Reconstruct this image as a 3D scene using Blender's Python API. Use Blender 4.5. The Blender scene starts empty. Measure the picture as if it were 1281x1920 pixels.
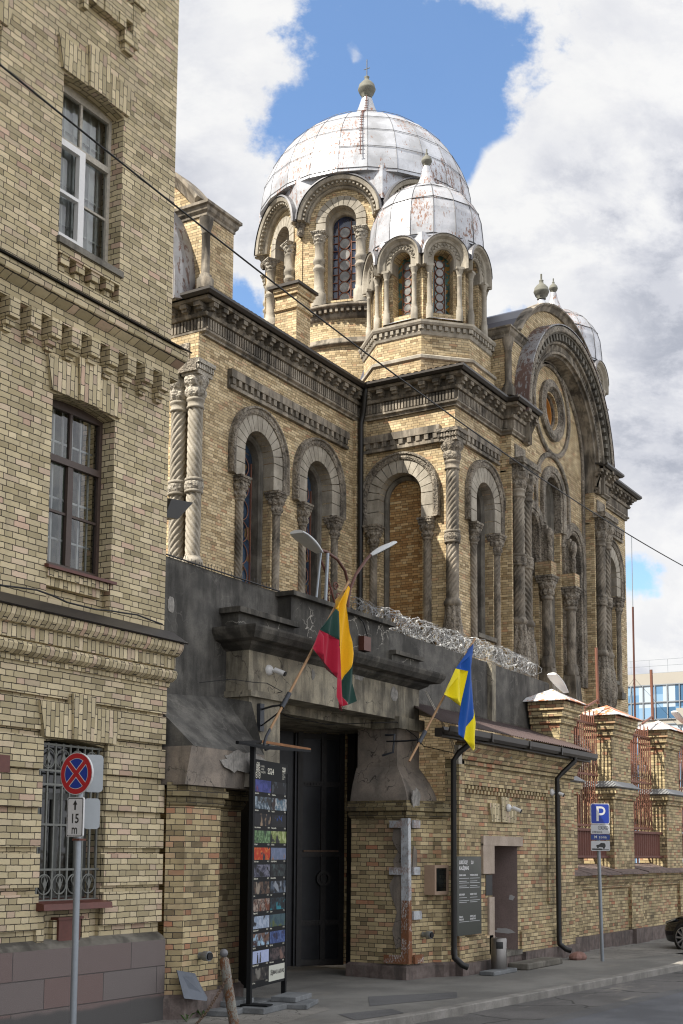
import bpy, math, random
from mathutils import Vector, Matrix
from mathutils.geometry import tessellate_polygon
random.seed(7)
PI = math.pi; R_ = math.radians
sc = bpy.context.scene
# ------------------------------------------------------------------ camera
cam = bpy.data.cameras.new('camera'); co = bpy.data.objects.new('camera', cam); sc.collection.objects.link(co); sc.camera = co
from mathutils import Matrix as _Mx
co.matrix_world = _Mx(((0.5147847,-0.1048397,-0.8508851,0.0),(-0.8572884,-0.0544878,-0.5119451,0.0),(0.0073093,0.9929953,-0.1179274,2.1),(0,0,0,1)))
cam.sensor_fit = 'VERTICAL'; cam.sensor_height = 36.0; cam.lens = 2412.0 / 1920.0 * 36.0
cam.shift_y = 350.0 / 1920.0; cam.shift_x = 0.0
cam.clip_start = 0.1; cam.clip_end = 3000
# ------------------------------------------------------------------ world and sun
SUN = Vector((-1.65, 1.0, 2.3)).normalized()
w = bpy.data.worlds.new('World'); sc.world = w; w.use_nodes = True
nt = w.node_tree; nt.nodes.clear()
def N(tree, t, **k):
    n = tree.nodes.new(t)
    for a, b in k.items():
        if a == 'ins':
            for i, v in b.items():
                if isinstance(v, bpy.types.NodeSocket): tree.links.new(v, n.inputs[i])
                else: n.inputs[i].default_value = v
        else: setattr(n, a, b)
    return n
class G:
    """short-hand for building node trees"""
    def __init__(s, tree): s.t = tree
    def n(s, t, **k): return N(s.t, t, **k)
    def m(s, op, a, b=None, c=None, clamp=False):
        n = s.t.nodes.new('ShaderNodeMath'); n.operation = op; n.use_clamp = clamp
        for i, v in enumerate((a, b, c)):
            if v is None: continue
            if isinstance(v, bpy.types.NodeSocket): s.t.links.new(v, n.inputs[i])
            else: n.inputs[i].default_value = v
        return n.outputs[0]
    def mix(s, f, a, b, mode='MIX'):
        n = s.t.nodes.new('ShaderNodeMix'); n.data_type = 'RGBA'; n.blend_type = mode
        for i, v in ((0, f), (6, a), (7, b)):
            if isinstance(v, bpy.types.NodeSocket): s.t.links.new(v, n.inputs[i])
            elif i == 0: n.inputs[i].default_value = v
            else: n.inputs[i].default_value = (*v, 1)
        return n.outputs[2]
    def noise(s, vec, scale, detail=4, rough=.55, dist=0):
        n = s.n('ShaderNodeTexNoise'); n.inputs['Scale'].default_value = scale; n.inputs['Detail'].default_value = detail
        n.inputs['Roughness'].default_value = rough; n.inputs['Distortion'].default_value = dist
        if vec is not None: s.t.links.new(vec, n.inputs['Vector'])
        return n.outputs[0]
    def ramp(s, f, stops, interp='LINEAR'):
        n = s.n('ShaderNodeValToRGB'); cr = n.color_ramp; cr.interpolation = interp
        while len(cr.elements) < len(stops): cr.elements.new(0.5)
        for e, (p, c) in zip(cr.elements, stops):
            e.position = p; e.color = (*c, 1) if len(c) == 3 else c
        s.t.links.new(f, n.inputs[0]); return n.outputs[0]
    def step(s, v, a, b):
        n = s.n('ShaderNodeMapRange'); n.interpolation_type = 'SMOOTHSTEP'
        s.t.links.new(v, n.inputs[0]); n.inputs[1].default_value = a; n.inputs[2].default_value = b
        return n.outputs[0]
    def vec(s, x, y, z):
        n = s.n('ShaderNodeCombineXYZ')
        for i, v in enumerate((x, y, z)):
            if isinstance(v, bpy.types.NodeSocket): s.t.links.new(v, n.inputs[i])
            else: n.inputs[i].default_value = v
        return n.outputs[0]
    def scale(s, v, sx, sy, sz):
        n = s.n('ShaderNodeMapping'); s.t.links.new(v, n.inputs[0]); n.inputs[3].default_value = (sx, sy, sz); return n.outputs[0]
g = G(nt)
def make_world():
    sky = g.n('ShaderNodeTexSky'); sky.sky_type = 'NISHITA'; sky.sun_disc = False
    sky.sun_elevation = math.asin(SUN.z); sky.sun_rotation = math.atan2(SUN.x, SUN.y)
    sky.air_density = 1.0; sky.dust_density = .6; sky.ozone_density = 2.0
    bg1 = g.n('ShaderNodeBackground'); bg1.inputs[1].default_value = SKY_S
    hs = g.n('ShaderNodeHueSaturation'); hs.inputs['Saturation'].default_value = 1.12
    nt.links.new(sky.outputs[0], hs.inputs['Color']); nt.links.new(hs.outputs[0], bg1.inputs[0])
    tc = g.n('ShaderNodeTexCoord'); d = tc.outputs['Generated']
    def dot(v):
        n = g.n('ShaderNodeVectorMath', operation='DOT_PRODUCT'); nt.links.new(d, n.inputs[0]); n.inputs[1].default_value = v; return n.outputs['Value']
    # world-anchored sky coordinates: east-ish / up over a fixed horizontal bearing
    fw = Vector((.8515, .5243, 0)); rt = Vector((.5243, -.8515, 0))
    f = g.m('MAXIMUM', dot(fw), .12)
    a = g.m('DIVIDE', dot(rt), f); b = g.m('DIVIDE', dot((0, 0, 1)), f)
    P = g.vec(a, b, 0.0)
    wv = g.noise(P, 9, 6, .6); wv2 = g.noise(g.scale(P, 1, 1, 1), 3.1, 3, .5); fine = g.noise(P, 30, 5, .65)
    # holes of blue between the clouds: (a, b, ra, rb)
    holes = HOLES; blobs = BLOBS
    def field(L):
        o = None
        for (x, y, rx, ry, s) in L:
            dx = g.m('DIVIDE', g.m('SUBTRACT', a, x), rx); dy = g.m('DIVIDE', g.m('SUBTRACT', b, y), ry)
            r = g.m('SQRT', g.m('ADD', g.m('MULTIPLY', dx, dx), g.m('MULTIPLY', dy, dy)))
            v = g.m('MULTIPLY', g.m('SUBTRACT', 1.0, r), s)
            o = v if o is None else g.m('MAXIMUM', o, v)
        return o
    h = field(holes); c = field(blobs)
    nz = g.m('ADD', g.m('MULTIPLY', g.m('SUBTRACT', wv, .5), 3.2), g.m('MULTIPLY', g.m('SUBTRACT', fine, .5), 1.6))
    hole = g.m('SUBTRACT', g.m('ADD', h, g.m('MULTIPLY', nz, .55)), g.m('MAXIMUM', g.m('ADD', g.m('MULTIPLY', c, 1.6), g.m('MULTIPLY', nz, .8)), 0.0))
    cover = g.m('SUBTRACT', 1.0, g.m('MULTIPLY', g.step(hole, -.02, .34), .96))
    # thickness: edges near the blue are bright, the deep cloud is greyer
    deep = g.step(h, -.25, -2.2)
    big = g.noise(g.scale(P, 1.0, 1.5, 1), 5.0, 8, .60, .3)
    big2 = g.noise(g.scale(P, 1.0, 1.3, 1), 14.0, 8, .66, .2)
    gm = g.m('ADD', g.m('MULTIPLY', g.step(big, .42, .62), .62), g.m('MULTIPLY', g.step(big2, .42, .62), .38))
    grey = g.m('MULTIPLY', gm, g.m('ADD', .35, g.m('MULTIPLY', g.step(h, -.1, -1.6), .65)))
    ccol = g.ramp(grey, [(0, (1.0, 1.0, 1.0)), (.3, (.86, .87, .91)), (.65, (.68, .70, .77)), (1, (.47, .50, .58))])
    bg2 = g.n('ShaderNodeBackground'); nt.links.new(ccol, bg2.inputs[0])
    # clouds behind the view made brighter, added to lift the shaded street facades
    nt.links.new(g.m('MULTIPLY', g.m('ADD', 1.0, g.m('MULTIPLY', g.step(dot((.35, -.937, 0)), .0, .8), .95)), CLOUD_S), bg2.inputs[1])
    mx = g.n('ShaderNodeMixShader'); nt.links.new(cover, mx.inputs[0]); nt.links.new(bg1.outputs[0], mx.inputs[1]); nt.links.new(bg2.outputs[0], mx.inputs[2])
    out = g.n('ShaderNodeOutputWorld'); nt.links.new(mx.outputs[0], out.inputs[0])
def ab(px, py): return ((px - 640) / 2412.0, (1605 - py) / 2412.0 * 1.0)
def L_(l): return [(*ab(x, y), rx / 2412., ry / 2412., s) for (x, y, rx, ry, s) in l]
HOLES = L_([(830, -10, 330, 160, 1), (600, 160, 130, 150, 1), (650, 60, 150, 130, 1), (900, 130, 120, 120, 1), (890, 230, 70, 90, .8), (720, 120, 200, 130, 1), (450, 560, 60, 80, .8), (1215, 1070, 60, 45, .42), (1015, 575, 60, 40, .38), (700, 280, 170, 80, .8)])
BLOBS = L_([(800, 215, 60, 45, .38), (680, 30, 35, 60, .34), (1150, 170, 120, 130, 1), (1010, 340, 120, 150, .8)])
SKY_S = .118; CLOUD_S = .47
make_world()
sun = bpy.data.lights.new('sun', 'SUN'); sun.energy = 4.7; sun.angle = R_(.5); sun.color = (1, .93, .82)
so = bpy.data.objects.new('sun', sun); sc.collection.objects.link(so); so.rotation_euler = SUN.to_track_quat('Z', 'Y').to_euler(); so.location = (0, 30, 60)
sc.view_settings.view_transform = 'Standard'; sc.view_settings.look = 'None'; sc.view_settings.exposure = 1.0; sc.view_settings.gamma = 1.0
sc.cycles.max_bounces = 5; sc.cycles.diffuse_bounces = 3; sc.cycles.glossy_bounces = 2; sc.cycles.transmission_bounces = 3; sc.cycles.transparent_max_bounces = 6
sc.cycles.filter_width = 1.15; sc.cycles.caustics_reflective = False; sc.cycles.caustics_refractive = False

# ------------------------------------------------------------------ materials
def newmat(name):
    m = bpy.data.materials.new(name); m.use_nodes = True; t = m.node_tree; t.nodes.clear()
    k = G(t); p = k.n('ShaderNodeBsdfPrincipled'); o = k.n('ShaderNodeOutputMaterial'); t.links.new(p.outputs[0], o.inputs[0])
    return m, k, p
def lk(k, a, b): k.t.links.new(a, b)
def geo(k): return k.n('ShaderNodeNewGeometry').outputs['Position']
def simple(name, col, rough=.6, metal=0., nz=.15, sc_=20, bump=0., spec=.5):
    m, k, p = newmat(name); pos = geo(k)
    n = k.noise(pos, sc_, 4, .6); n2 = k.noise(pos, sc_ * .13, 3)
    f = k.m('ADD', k.m('MULTIPLY', k.m('SUBTRACT', n, .5), nz * 2), k.m('MULTIPLY', k.m('SUBTRACT', n2, .5), nz * 1.6))
    c = k.mix(k.m('ADD', .5, f, clamp=True), tuple(x * .55 for x in col), tuple(min(1, x * 1.42) for x in col))
    lk(k, c, p.inputs['Base Color']); p.inputs['Roughness'].default_value = rough; p.inputs['Metallic'].default_value = metal
    p.inputs['Specular IOR Level'].default_value = spec
    if bump:
        b = k.n('ShaderNodeBump'); b.inputs['Strength'].default_value = bump; b.inputs['Distance'].default_value = .02; lk(k, n, b.inputs['Height']); lk(k, b.outputs[0], p.inputs['Normal'])
    return m
def brick(name, pal, mortar=(.05, .045, .04), h=.0713, per=.365, joint=.0085, dirt=.35, dirtcol=(.05, .043, .035), seed=0, soldier=False, dscale=.6, streak=.0, green=0.):
    m, k, p = newmat(name)
    uv = k.n('ShaderNodeUVMap'); uv.uv_map = 'UVMap'; s = k.n('ShaderNodeSeparateXYZ'); lk(k, uv.outputs[0], s.inputs[0])
    u, v = (s.outputs[1], s.outputs[0]) if soldier else (s.outputs[0], s.outputs[1])
    pos = geo(k)
    wob = k.noise(pos, 9, 3); wob2 = k.noise(pos, 45, 2)
    wv = k.m('ADD', k.m('MULTIPLY', k.m('SUBTRACT', wob, .5), .018), k.m('MULTIPLY', k.m('SUBTRACT', wob2, .5), .006))
    v = k.m('ADD', v, wv); u = k.m('ADD', u, wv)
    vr = k.m('DIVIDE', v, h); row = k.m('FLOOR', vr); fv = k.m('FRACT', vr)
    par = k.m('MULTIPLY', k.m('MODULO', k.m('ABSOLUTE', row), 2.0), .5)
    wn0 = k.n('ShaderNodeTexWhiteNoise'); wn0.noise_dimensions = '1D'; lk(k, row, wn0.inputs['W'])
    ur = k.m('ADD', k.m('ADD', k.m('DIVIDE', u, per), par), k.m('MULTIPLY', wn0.outputs[0], .12)); cell = k.m('FLOOR', ur); fu = k.m('FRACT', ur)
    sp = .665; isH = k.m('GREATER_THAN', fu, sp)
    bu = k.m('MULTIPLY', k.m('SUBTRACT', fu, k.m('MULTIPLY', isH, sp)), per)
    bw = k.m('SUBTRACT', sp * per, k.m('MULTIPLY', isH, (2 * sp - 1) * per))
    du = k.m('MINIMUM', bu, k.m('SUBTRACT', bw, bu)); dv = k.m('MULTIPLY', k.m('MINIMUM', fv, k.m('SUBTRACT', 1.0, fv)), h)
    dd = k.m('MINIMUM', du, dv); face = k.step(dd, joint * .38, joint * .62)
    wn = k.n('ShaderNodeTexWhiteNoise'); wn.noise_dimensions = '3D'
    lk(k, k.vec(k.m('ADD', k.m('MULTIPLY', cell, 2.0), isH), row, float(seed)), wn.inputs['Vector'])
    rv = wn.outputs[0]; cs = k.n('ShaderNodeSeparateColor'); lk(k, wn.outputs[1], cs.inputs[0])
    col = k.ramp(rv, pal)
    marb = k.noise(k.scale(k.vec(k.m('ADD', u, k.m('MULTIPLY', v, .7)), k.m('ADD', v, cs.outputs[1]), cs.outputs[0]), 4, 16, 1), 3.0, 3, .6, .8)
    col = k.mix(k.m('MULTIPLY', k.step(marb, .52, .75), .22), col, (.50, .33, .20))
    col = k.mix(k.m('MULTIPLY', k.step(marb, .50, .3), .28), col, (.34, .30, .20))
    val = k.m('ADD', .80, k.m('MULTIPLY', cs.outputs[2], .40)); 
    n = k.n('ShaderNodeVectorMath', operation='SCALE'); lk(k, col, n.inputs[0]); lk(k, val, n.inputs['Scale']); col = n.outputs[0]
    sp1 = k.noise(pos, 60, 3, .7); col = k.mix(k.m('MULTIPLY', k.step(sp1, .60, .75), .35), col, (.08, .07, .055))
    col = k.mix(face, mortar, col)
    d1 = k.noise(pos, dscale, 6, .62, .3); d2 = k.noise(k.scale(pos, 3, 3, .45), 1.2, 5, .6)
    df = k.m('ADD', k.m('MULTIPLY', k.step(d1, .48, .72), dirt), k.m('MULTIPLY', k.step(d2, .56, .78), dirt * .8 + streak), clamp=True)
    col = k.mix(df, col, dirtcol)
    if green: col = k.mix(k.m('MULTIPLY', k.step(k.noise(pos, 1.7, 4), .58, .75), green), col, (.16, .17, .06))
    lk(k, col, p.inputs['Base Color']); p.inputs['Roughness'].default_value = .85; p.inputs['Specular IOR Level'].default_value = .25
    b = k.n('ShaderNodeBump'); b.inputs['Strength'].default_value = .8; b.inputs['Distance'].default_value = .012
    lk(k, k.m('ADD', face, k.m('MULTIPLY', sp1, .35)), b.inputs['Height']); lk(k, b.outputs[0], p.inputs['Normal'])
    return m
def stone(name, c1, c2, soot_shade=(.035, .032, .028), sf=.6, carve=0., sc_=1., rough=.85, joints=False, sharp=(.47, .62), cracks=0., crackcol=(.3, .29, .26)):
    m, k, p = newmat(name); pos = geo(k)
    base = k.mix(k.step(k.noise(pos, 3.2 * sc_, 5), .35, .65), c1, c2)
    st = k.noise(k.scale(pos, 2.6, 2.6, .5), 1.5 * sc_, 6, .62); bl = k.noise(pos, .9 * sc_, 5, .6)
    f = k.m('MULTIPLY', k.m('ADD', k.m('MULTIPLY', k.step(st, *sharp), .65), k.m('MULTIPLY', k.step(bl, .45, .68), .6), clamp=True), sf)
    col = k.mix(f, base, soot_shade); fine = k.noise(pos, 42, 4, .7)
    col = k.mix(k.m('MULTIPLY', k.step(fine, .42, .75), .35), col, tuple(x * .35 for x in c1))
    hgt = k.m('MULTIPLY', fine, .4)
    if cracks:
        vo = k.n('ShaderNodeTexVoronoi'); vo.feature = 'DISTANCE_TO_EDGE'; vo.inputs['Scale'].default_value = 2.6
        nn = k.n('ShaderNodeTexNoise'); nn.inputs['Scale'].default_value = 3.5; nn.inputs['Detail'].default_value = 4; lk(k, pos, nn.inputs['Vector'])
        av = k.n('ShaderNodeVectorMath', operation='MULTIPLY_ADD'); lk(k, nn.outputs['Color'], av.inputs[0]); av.inputs[1].default_value = (.5, .5, .5); lk(k, pos, av.inputs[2]); lk(k, av.outputs[0], vo.inputs['Vector'])
        e = k.m('MULTIPLY', k.m('SUBTRACT', 1.0, k.step(vo.outputs['Distance'], .006, .026)), k.step(k.noise(pos, 1.4, 3), .46, .57))
        col = k.mix(k.m('MULTIPLY', e, cracks), col, crackcol)
    if carve:
        vo = k.n('ShaderNodeTexVoronoi'); vo.feature = 'SMOOTH_F1'; vo.inputs['Scale'].default_value = carve
        nn = k.n('ShaderNodeTexNoise'); nn.inputs['Scale'].default_value = carve * .6; lk(k, pos, nn.inputs['Vector'])
        av = k.n('ShaderNodeVectorMath', operation='MULTIPLY_ADD'); lk(k, nn.outputs['Color'], av.inputs[0]); av.inputs[1].default_value = (.12, .12, .12); lk(k, pos, av.inputs[2])
        lk(k, av.outputs[0], vo.inputs['Vector'])
        col = k.mix(k.m('MULTIPLY', k.step(vo.outputs['Distance'], .38, .70), .6), col, tuple(x * .9 for x in soot_shade))  # hollows of the carving painted darker, standing in for their shade
        hgt = k.m('ADD', hgt, k.m('MULTIPLY', k.m('SUBTRACT', 1.0, vo.outputs['Distance']), 3.0))
    lk(k, col, p.inputs['Base Color']); p.inputs['Roughness'].default_value = rough; p.inputs['Specular IOR Level'].default_value = .3
    b = k.n('ShaderNodeBump'); b.inputs['Strength'].default_value = .7; b.inputs['Distance'].default_value = .02; lk(k, hgt, b.inputs['Height']); lk(k, b.outputs[0], p.inputs['Normal'])
    return m
def painted_metal(name, c, rust=(.20, .085, .04), amt=.5, rough=.35, metal=.35, sc_=1., dull=(.42, .43, .44), lo=.58, hi=.66):
    m, k, p = newmat(name); pos = geo(k)
    base = k.mix(k.step(k.noise(pos, 1.1 * sc_, 5), .40, .66), c, dull)
    area = k.step(k.noise(pos, .75 * sc_, 3), .42, .62)
    sp = k.noise(k.scale(pos, 1.9, 1.9, .7), 6.0 * sc_, 8, .75)
    r = k.m('MULTIPLY', k.step(k.m('ADD', sp, k.m('MULTIPLY', area, .12)), lo, hi), amt, clamp=True)
    drip = k.m('MULTIPLY', k.step(k.noise(k.scale(pos, 6, 6, .6), 2.0 * sc_, 4), .58, .75), .3)
    col = k.mix(r, k.mix(drip, base, tuple(x * .55 for x in dull)), rust)
    lk(k, col, p.inputs['Base Color']); lk(k, k.m('SUBTRACT', metal, k.m('MULTIPLY', r, metal), clamp=True), p.inputs['Metallic'])
    lk(k, k.m('ADD', rough, k.m('MULTIPLY', r, .4), clamp=True), p.inputs['Roughness'])
    b = k.n('ShaderNodeBump'); b.inputs['Strength'].default_value = .35; b.inputs['Distance'].default_value = .03; lk(k, k.noise(pos, 3 * sc_, 3), b.inputs['Height']); lk(k, b.outputs[0], p.inputs['Normal'])
    return m
def glass(name, tint=(.05, .06, .07), refl=.35, var=None, vs=3.):
    """opaque dirty pane with sharp reflections"""
    m, k, p = newmat(name); pos = geo(k); c = None
    n = k.noise(pos, vs, 3); c = k.mix(k.step(n, .35, .7), tuple(x * .5 for x in tint), tuple(x * 1.6 for x in tint))
    if var: c = k.mix(k.step(k.noise(pos, vs * 2.3, 1), .55, .57), c, var)
    lk(k, c, p.inputs['Base Color']); p.inputs['Roughness'].default_value = .08; p.inputs['Specular IOR Level'].default_value = refl * 2
    b = k.n('ShaderNodeBump'); b.inputs['Strength'].default_value = .12; b.inputs['Distance'].default_value = .02; lk(k, k.noise(pos, 5, 2), b.inputs['Height']); lk(k, b.outputs[0], p.inputs['Normal'])
    return m
def clearglass(name):
    m = bpy.data.materials.new(name); m.use_nodes = True; t = m.node_tree; t.nodes.clear(); k = G(t)
    a = k.n('ShaderNodeBsdfTransparent'); a.inputs[0].default_value = (.80, .84, .83, 1); b = k.n('ShaderNodeBsdfGlossy'); b.inputs['Roughness'].default_value = .03
    bp = k.n('ShaderNodeBump'); bp.inputs['Strength'].default_value = .08; bp.inputs['Distance'].default_value = .02; lk(k, k.noise(geo(k), 4, 2), bp.inputs['Height']); lk(k, bp.outputs[0], b.inputs['Normal'])
    f = k.n('ShaderNodeFresnel'); f.inputs[0].default_value = 1.6; x = k.n('ShaderNodeMixShader'); o = k.n('ShaderNodeOutputMaterial')
    lk(k, k.m('ADD', f.outputs[0], .03, clamp=True), x.inputs[0]); lk(k, a.outputs[0], x.inputs[1]); lk(k, b.outputs[0], x.inputs[2]); lk(k, x.outputs[0], o.inputs[0]); return m
PAL_L = [(0, (.37, .30, .16)), (.14, (.47, .39, .215)), (.5, (.56, .465, .27)), (.85, (.61, .51, .31)), (.95, (.59, .45, .31)), (1, (.54, .36, .25))]
PAL_C = [(0, (.34, .24, .115)), (.2, (.48, .36, .185)), (.55, (.585, .45, .245)), (.9, (.65, .52, .30)), (.96, (.56, .37, .20)), (1, (.48, .28, .14))]
PAL_G = [(0, (.22, .165, .085)), (.2, (.38, .295, .15)), (.5, (.48, .38, .195)), (.78, (.55, .44, .24)), (.9, (.46, .29, .16)), (1, (.40, .17, .085))]
PAL_O = [(0, (.30, .16, .06)), (.4, (.42, .25, .10)), (.8, (.50, .33, .15)), (.95, (.58, .42, .22)), (1, (.62, .48, .26))]
def desat(P, f=.14): return [(a, tuple(x + (sum(c) / 3 - x) * f for x in c)) for a, c in P]
PAL_L, PAL_C, PAL_G = desat(PAL_L), desat(PAL_C), desat(PAL_G, .10)
M = dict(
 brickL=brick('yellow_brick', PAL_L, dirt=.22, seed=1, joint=.009, mortar=(.048, .039, .031)),
 brickLs=brick('yellow_brick_soldier', PAL_L, dirt=.25, seed=2, soldier=True),
 brickC=brick('church_brick', PAL_C, mortar=(.085, .07, .05), dirt=.42, dirtcol=(.11, .075, .045), seed=3, dscale=.45, streak=.1),
 brickG=brick('gate_brick', PAL_G, dirt=.5, seed=4, dscale=.9, green=.25, dirtcol=(.07, .055, .04)),
 brickD=brick('blackened_brick', [(0, (.09, .07, .035)), (.5, (.19, .15, .075)), (1, (.30, .25, .14))], dirt=.6, seed=5),
 brickO=brick('infill_brick', PAL_O, mortar=(.07, .05, .035), dirt=.2, seed=6),
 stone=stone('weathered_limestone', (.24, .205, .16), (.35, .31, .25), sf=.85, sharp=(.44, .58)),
 stoneL=stone('pale_limestone', (.33, .30, .245), (.43, .395, .33), sf=.45, soot_shade=(.075, .065, .055)),
 stoneD=stone('dark_stone', (.13, .12, .10), (.21, .195, .165), sf=.7),
 carve=stone('carved_stone', (.25, .215, .17), (.36, .32, .26), sf=.75, carve=19.),
 carveL=stone('carved_pale_stone', (.40, .37, .31), (.50, .46, .39), sf=.30, carve=17., soot_shade=(.07, .06, .05)),
 dome=painted_metal('silver_paint', (.52, .54, .58), amt=.85, lo=.62, hi=.68, dull=(.36, .37, .39)),
 dome2=painted_metal('silver_paint_rusty', (.49, .50, .53), dull=(.35, .36, .38), amt=.9, sc_=1.6, lo=.60, hi=.67),
 seam=simple('dark_seam_metal', (.14, .14, .15), .5, .3),  # even dark grey metal for dome seams and arch flashings
 roofD=simple('dark_sheet_roof', (.055, .055, .075), .33, .4, .3, 2),
 roofB=simple('brown_corrugated_sheet', (.16, .115, .10), .5, .2, .2, 6),
 gutter=simple('dark_gutter', (.035, .030, .026), .45, .3, .3, 5),
 pipe=simple('black_downpipe', (.020, .019, .018), .4, .3, .2, 5),
 finial=simple('lichen_grey_stone', (.15, .15, .125), .8, 0, .3, 12),
 rustbar=simple('rust_red_iron', (.20, .085, .055), .65, .1, .3, 25),
 rustdark=simple('dark_rust_iron', (.13, .045, .03), .7, .1, .35, 25),
 iron=simple('black_iron', (.012, .012, .013), .5, .3, .3, 15),
 glassd=glass('dirty_window_glass', (.07, .075, .08), .45),
 glassb=glass('blue_window_glass', (.035, .06, .10), .5, var=(.13, .085, .04), vs=1.3),
 glassr=glass('frosted_round_glass', (.20, .20, .19), .5),
 clear=clearglass('clear_window_glass'),
 white=simple('white_paint', (.72, .72, .70), .5, 0, .1, 30),
 offwhite=simple('peeling_white_paint', (.42, .39, .33), .7, 0, .5, 30),
 brown=simple('dark_brown_frame', (.060, .040, .032), .55, 0, .35, 30),
 room_reflection=simple('dim_room_leaf_reflection', (.085, .10, .07), .9, 0, .8, 4),  # dim room backing, mottled green to paint in reflected foliage
 zincold=painted_metal('old_dark_zinc', (.27, .27, .28), amt=.9, rough=.5, metal=.2, sc_=.8, rust=(.10, .05, .035), dull=(.17, .17, .17), lo=.52, hi=.60),
 curtain=simple('pale_interior', (.75, .76, .75), .9, 0, .2, 3),
 redsill=simple('oxide_red_sill', (.11, .035, .025), .5, .1, .4, 14),
)

# ------------------------------------------------------------------ mesh helpers
class MB:
    def __init__(s): s.v = []; s.f = []; s.uv = []; s.sm = []; s.mi = []
    def face(s, pts, uv=None, sm=False, mi=0):
        b = len(s.v); s.v += [tuple(p) for p in pts]; s.f.append(tuple(range(b, b + len(pts)))); s.uv.append(uv); s.sm.append(sm); s.mi.append(mi)
    def grid(s, P, uvf=None, sm=True, closed=False, mi=0, flip=False):
        """P[i][j]; closed wraps j"""
        b = len(s.v); ni = len(P); nj = len(P[0])
        for r in P: s.v += [tuple(p) for p in r]
        for i in range(ni - 1):
            for j in range(nj if closed else nj - 1):
                j2 = (j + 1) % nj; q = (b + i * nj + j, b + i * nj + j2, b + (i + 1) * nj + j2, b + (i + 1) * nj + j)
                if flip: q = q[::-1]
                s.f.append(q); s.sm.append(sm); s.mi.append(mi)
                if uvf:
                    t = (uvf(i, j), uvf(i, j + 1), uvf(i + 1, j + 1), uvf(i + 1, j)); s.uv.append(t[::-1] if flip else t)
                else: s.uv.append(None)
    def box(s, x0, y0, z0, x1, y1, z1, mi=0):
        x0, x1 = min(x0, x1), max(x0, x1); y0, y1 = min(y0, y1), max(y0, y1); z0, z1 = min(z0, z1), max(z0, z1)
        s.hexa([(x0, y0, z0), (x1, y0, z0), (x1, y1, z0), (x0, y1, z0), (x0, y0, z1), (x1, y0, z1), (x1, y1, z1), (x0, y1, z1)], mi)
    def hexa(s, c, mi=0):
        b = len(s.v); s.v += [tuple(p) for p in c]
        for q in ((0, 3, 2, 1), (4, 5, 6, 7), (0, 1, 5, 4), (1, 2, 6, 5), (2, 3, 7, 6), (3, 0, 4, 7)):
            s.f.append(tuple(b + i for i in q)); s.uv.append(None); s.sm.append(False); s.mi.append(mi)
    def fbox(s, F, a0, a1, b0, b1, z0, z1, mi=0):
        p = F.p
        s.hexa([p(a0, b1, z0), p(a1, b1, z0), p(a1, b0, z0), p(a0, b0, z0), p(a0, b1, z1), p(a1, b1, z1), p(a1, b0, z1), p(a0, b0, z1)], mi)
    def tube(s, pts, r, n=8, cap=True, mi=0, closed=False):
        pts = [Vector(p) for p in pts]; rows = []; up = None
        for i, p in enumerate(pts):
            if closed: t = (pts[(i + 1) % len(pts)] - pts[i - 1])
            else: t = pts[min(i + 1, len(pts) - 1)] - pts[max(i - 1, 0)]
            t.normalize()
            if up is None: up = Vector((0, 0, 1)) if abs(t.z) < .9 else Vector((1, 0, 0))
            a = t.cross(up).normalized(); up = a.cross(t).normalized(); rr = r[i] if isinstance(r, (list, tuple)) else r
            rows.append([p + a * (rr * math.cos(2 * PI * k / n)) + up * (rr * math.sin(2 * PI * k / n)) for k in range(n)])
        if closed: rows.append(rows[0])
        s.grid(rows, None, True, True, mi)
        if cap and not closed: s.face(rows[0][::-1], mi=mi); s.face(rows[-1], mi=mi)
    def lathe(s, prof, cx, cy, n=24, a0=0, sm=True, mi=0, R0=None, full=True, a1=None):
        """prof: list of (r, z) from bottom to top"""
        span = 2 * PI if a1 is None else a1 - a0
        nn = n if a1 is None else n + 1
        R0 = R0 or max(r for r, z in prof); L = [0]
        for i in range(1, len(prof)): L.append(L[-1] + math.hypot(prof[i][0] - prof[i - 1][0], prof[i][1] - prof[i - 1][1]))
        P = [[(cx + r * math.cos(a0 + span * k / n), cy + r * math.sin(a0 + span * k / n), z) for k in range(nn)] for r, z in prof]
        s.grid(P, lambda i, j: (span * j / n * R0, prof[i][1] if abs(prof[i][1] - prof[i - 1][1]) > 1e-6 or i == 0 else prof[i][1]), sm, a1 is None, mi)
    def sweep(s, path, prof, closed=False, mi=0, sm=False, cap=True):
        """horizontal sweep: path of (x, y), outward is to the right of travel; prof: list of (out, z)"""
        n = len(path); P = [Vector((p[0], p[1])) for p in path]; M_ = []
        for i in range(n):
            if closed: d0 = P[i] - P[i - 1]; d1 = P[(i + 1) % n] - P[i]
            else: d1 = P[min(i + 1, n - 1)] - P[min(i, n - 2)]; d0 = P[max(i, 1)] - P[max(i - 1, 0)]
            d0.normalize(); d1.normalize(); n0 = Vector((d0.y, -d0.x)); n1 = Vector((d1.y, -d1.x)); m = n0 + n1; m.normalize(); m /= max(.3, m.dot(n0)); M_.append(m)
        if closed: P.append(P[0]); M_.append(M_[0])
        rows = [[(P[i].x + M_[i].x * o, P[i].y + M_[i].y * o, z) for (o, z) in prof] for i in range(len(P))]
        for i in range(len(rows) - 1):
            for j in range(len(prof) - 1): s.face([rows[i][j], rows[i + 1][j], rows[i + 1][j + 1], rows[i][j + 1]], sm=sm, mi=mi)
        if cap and not closed:
            s.face(rows[0], mi=mi); s.face(rows[-1][::-1], mi=mi)
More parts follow.
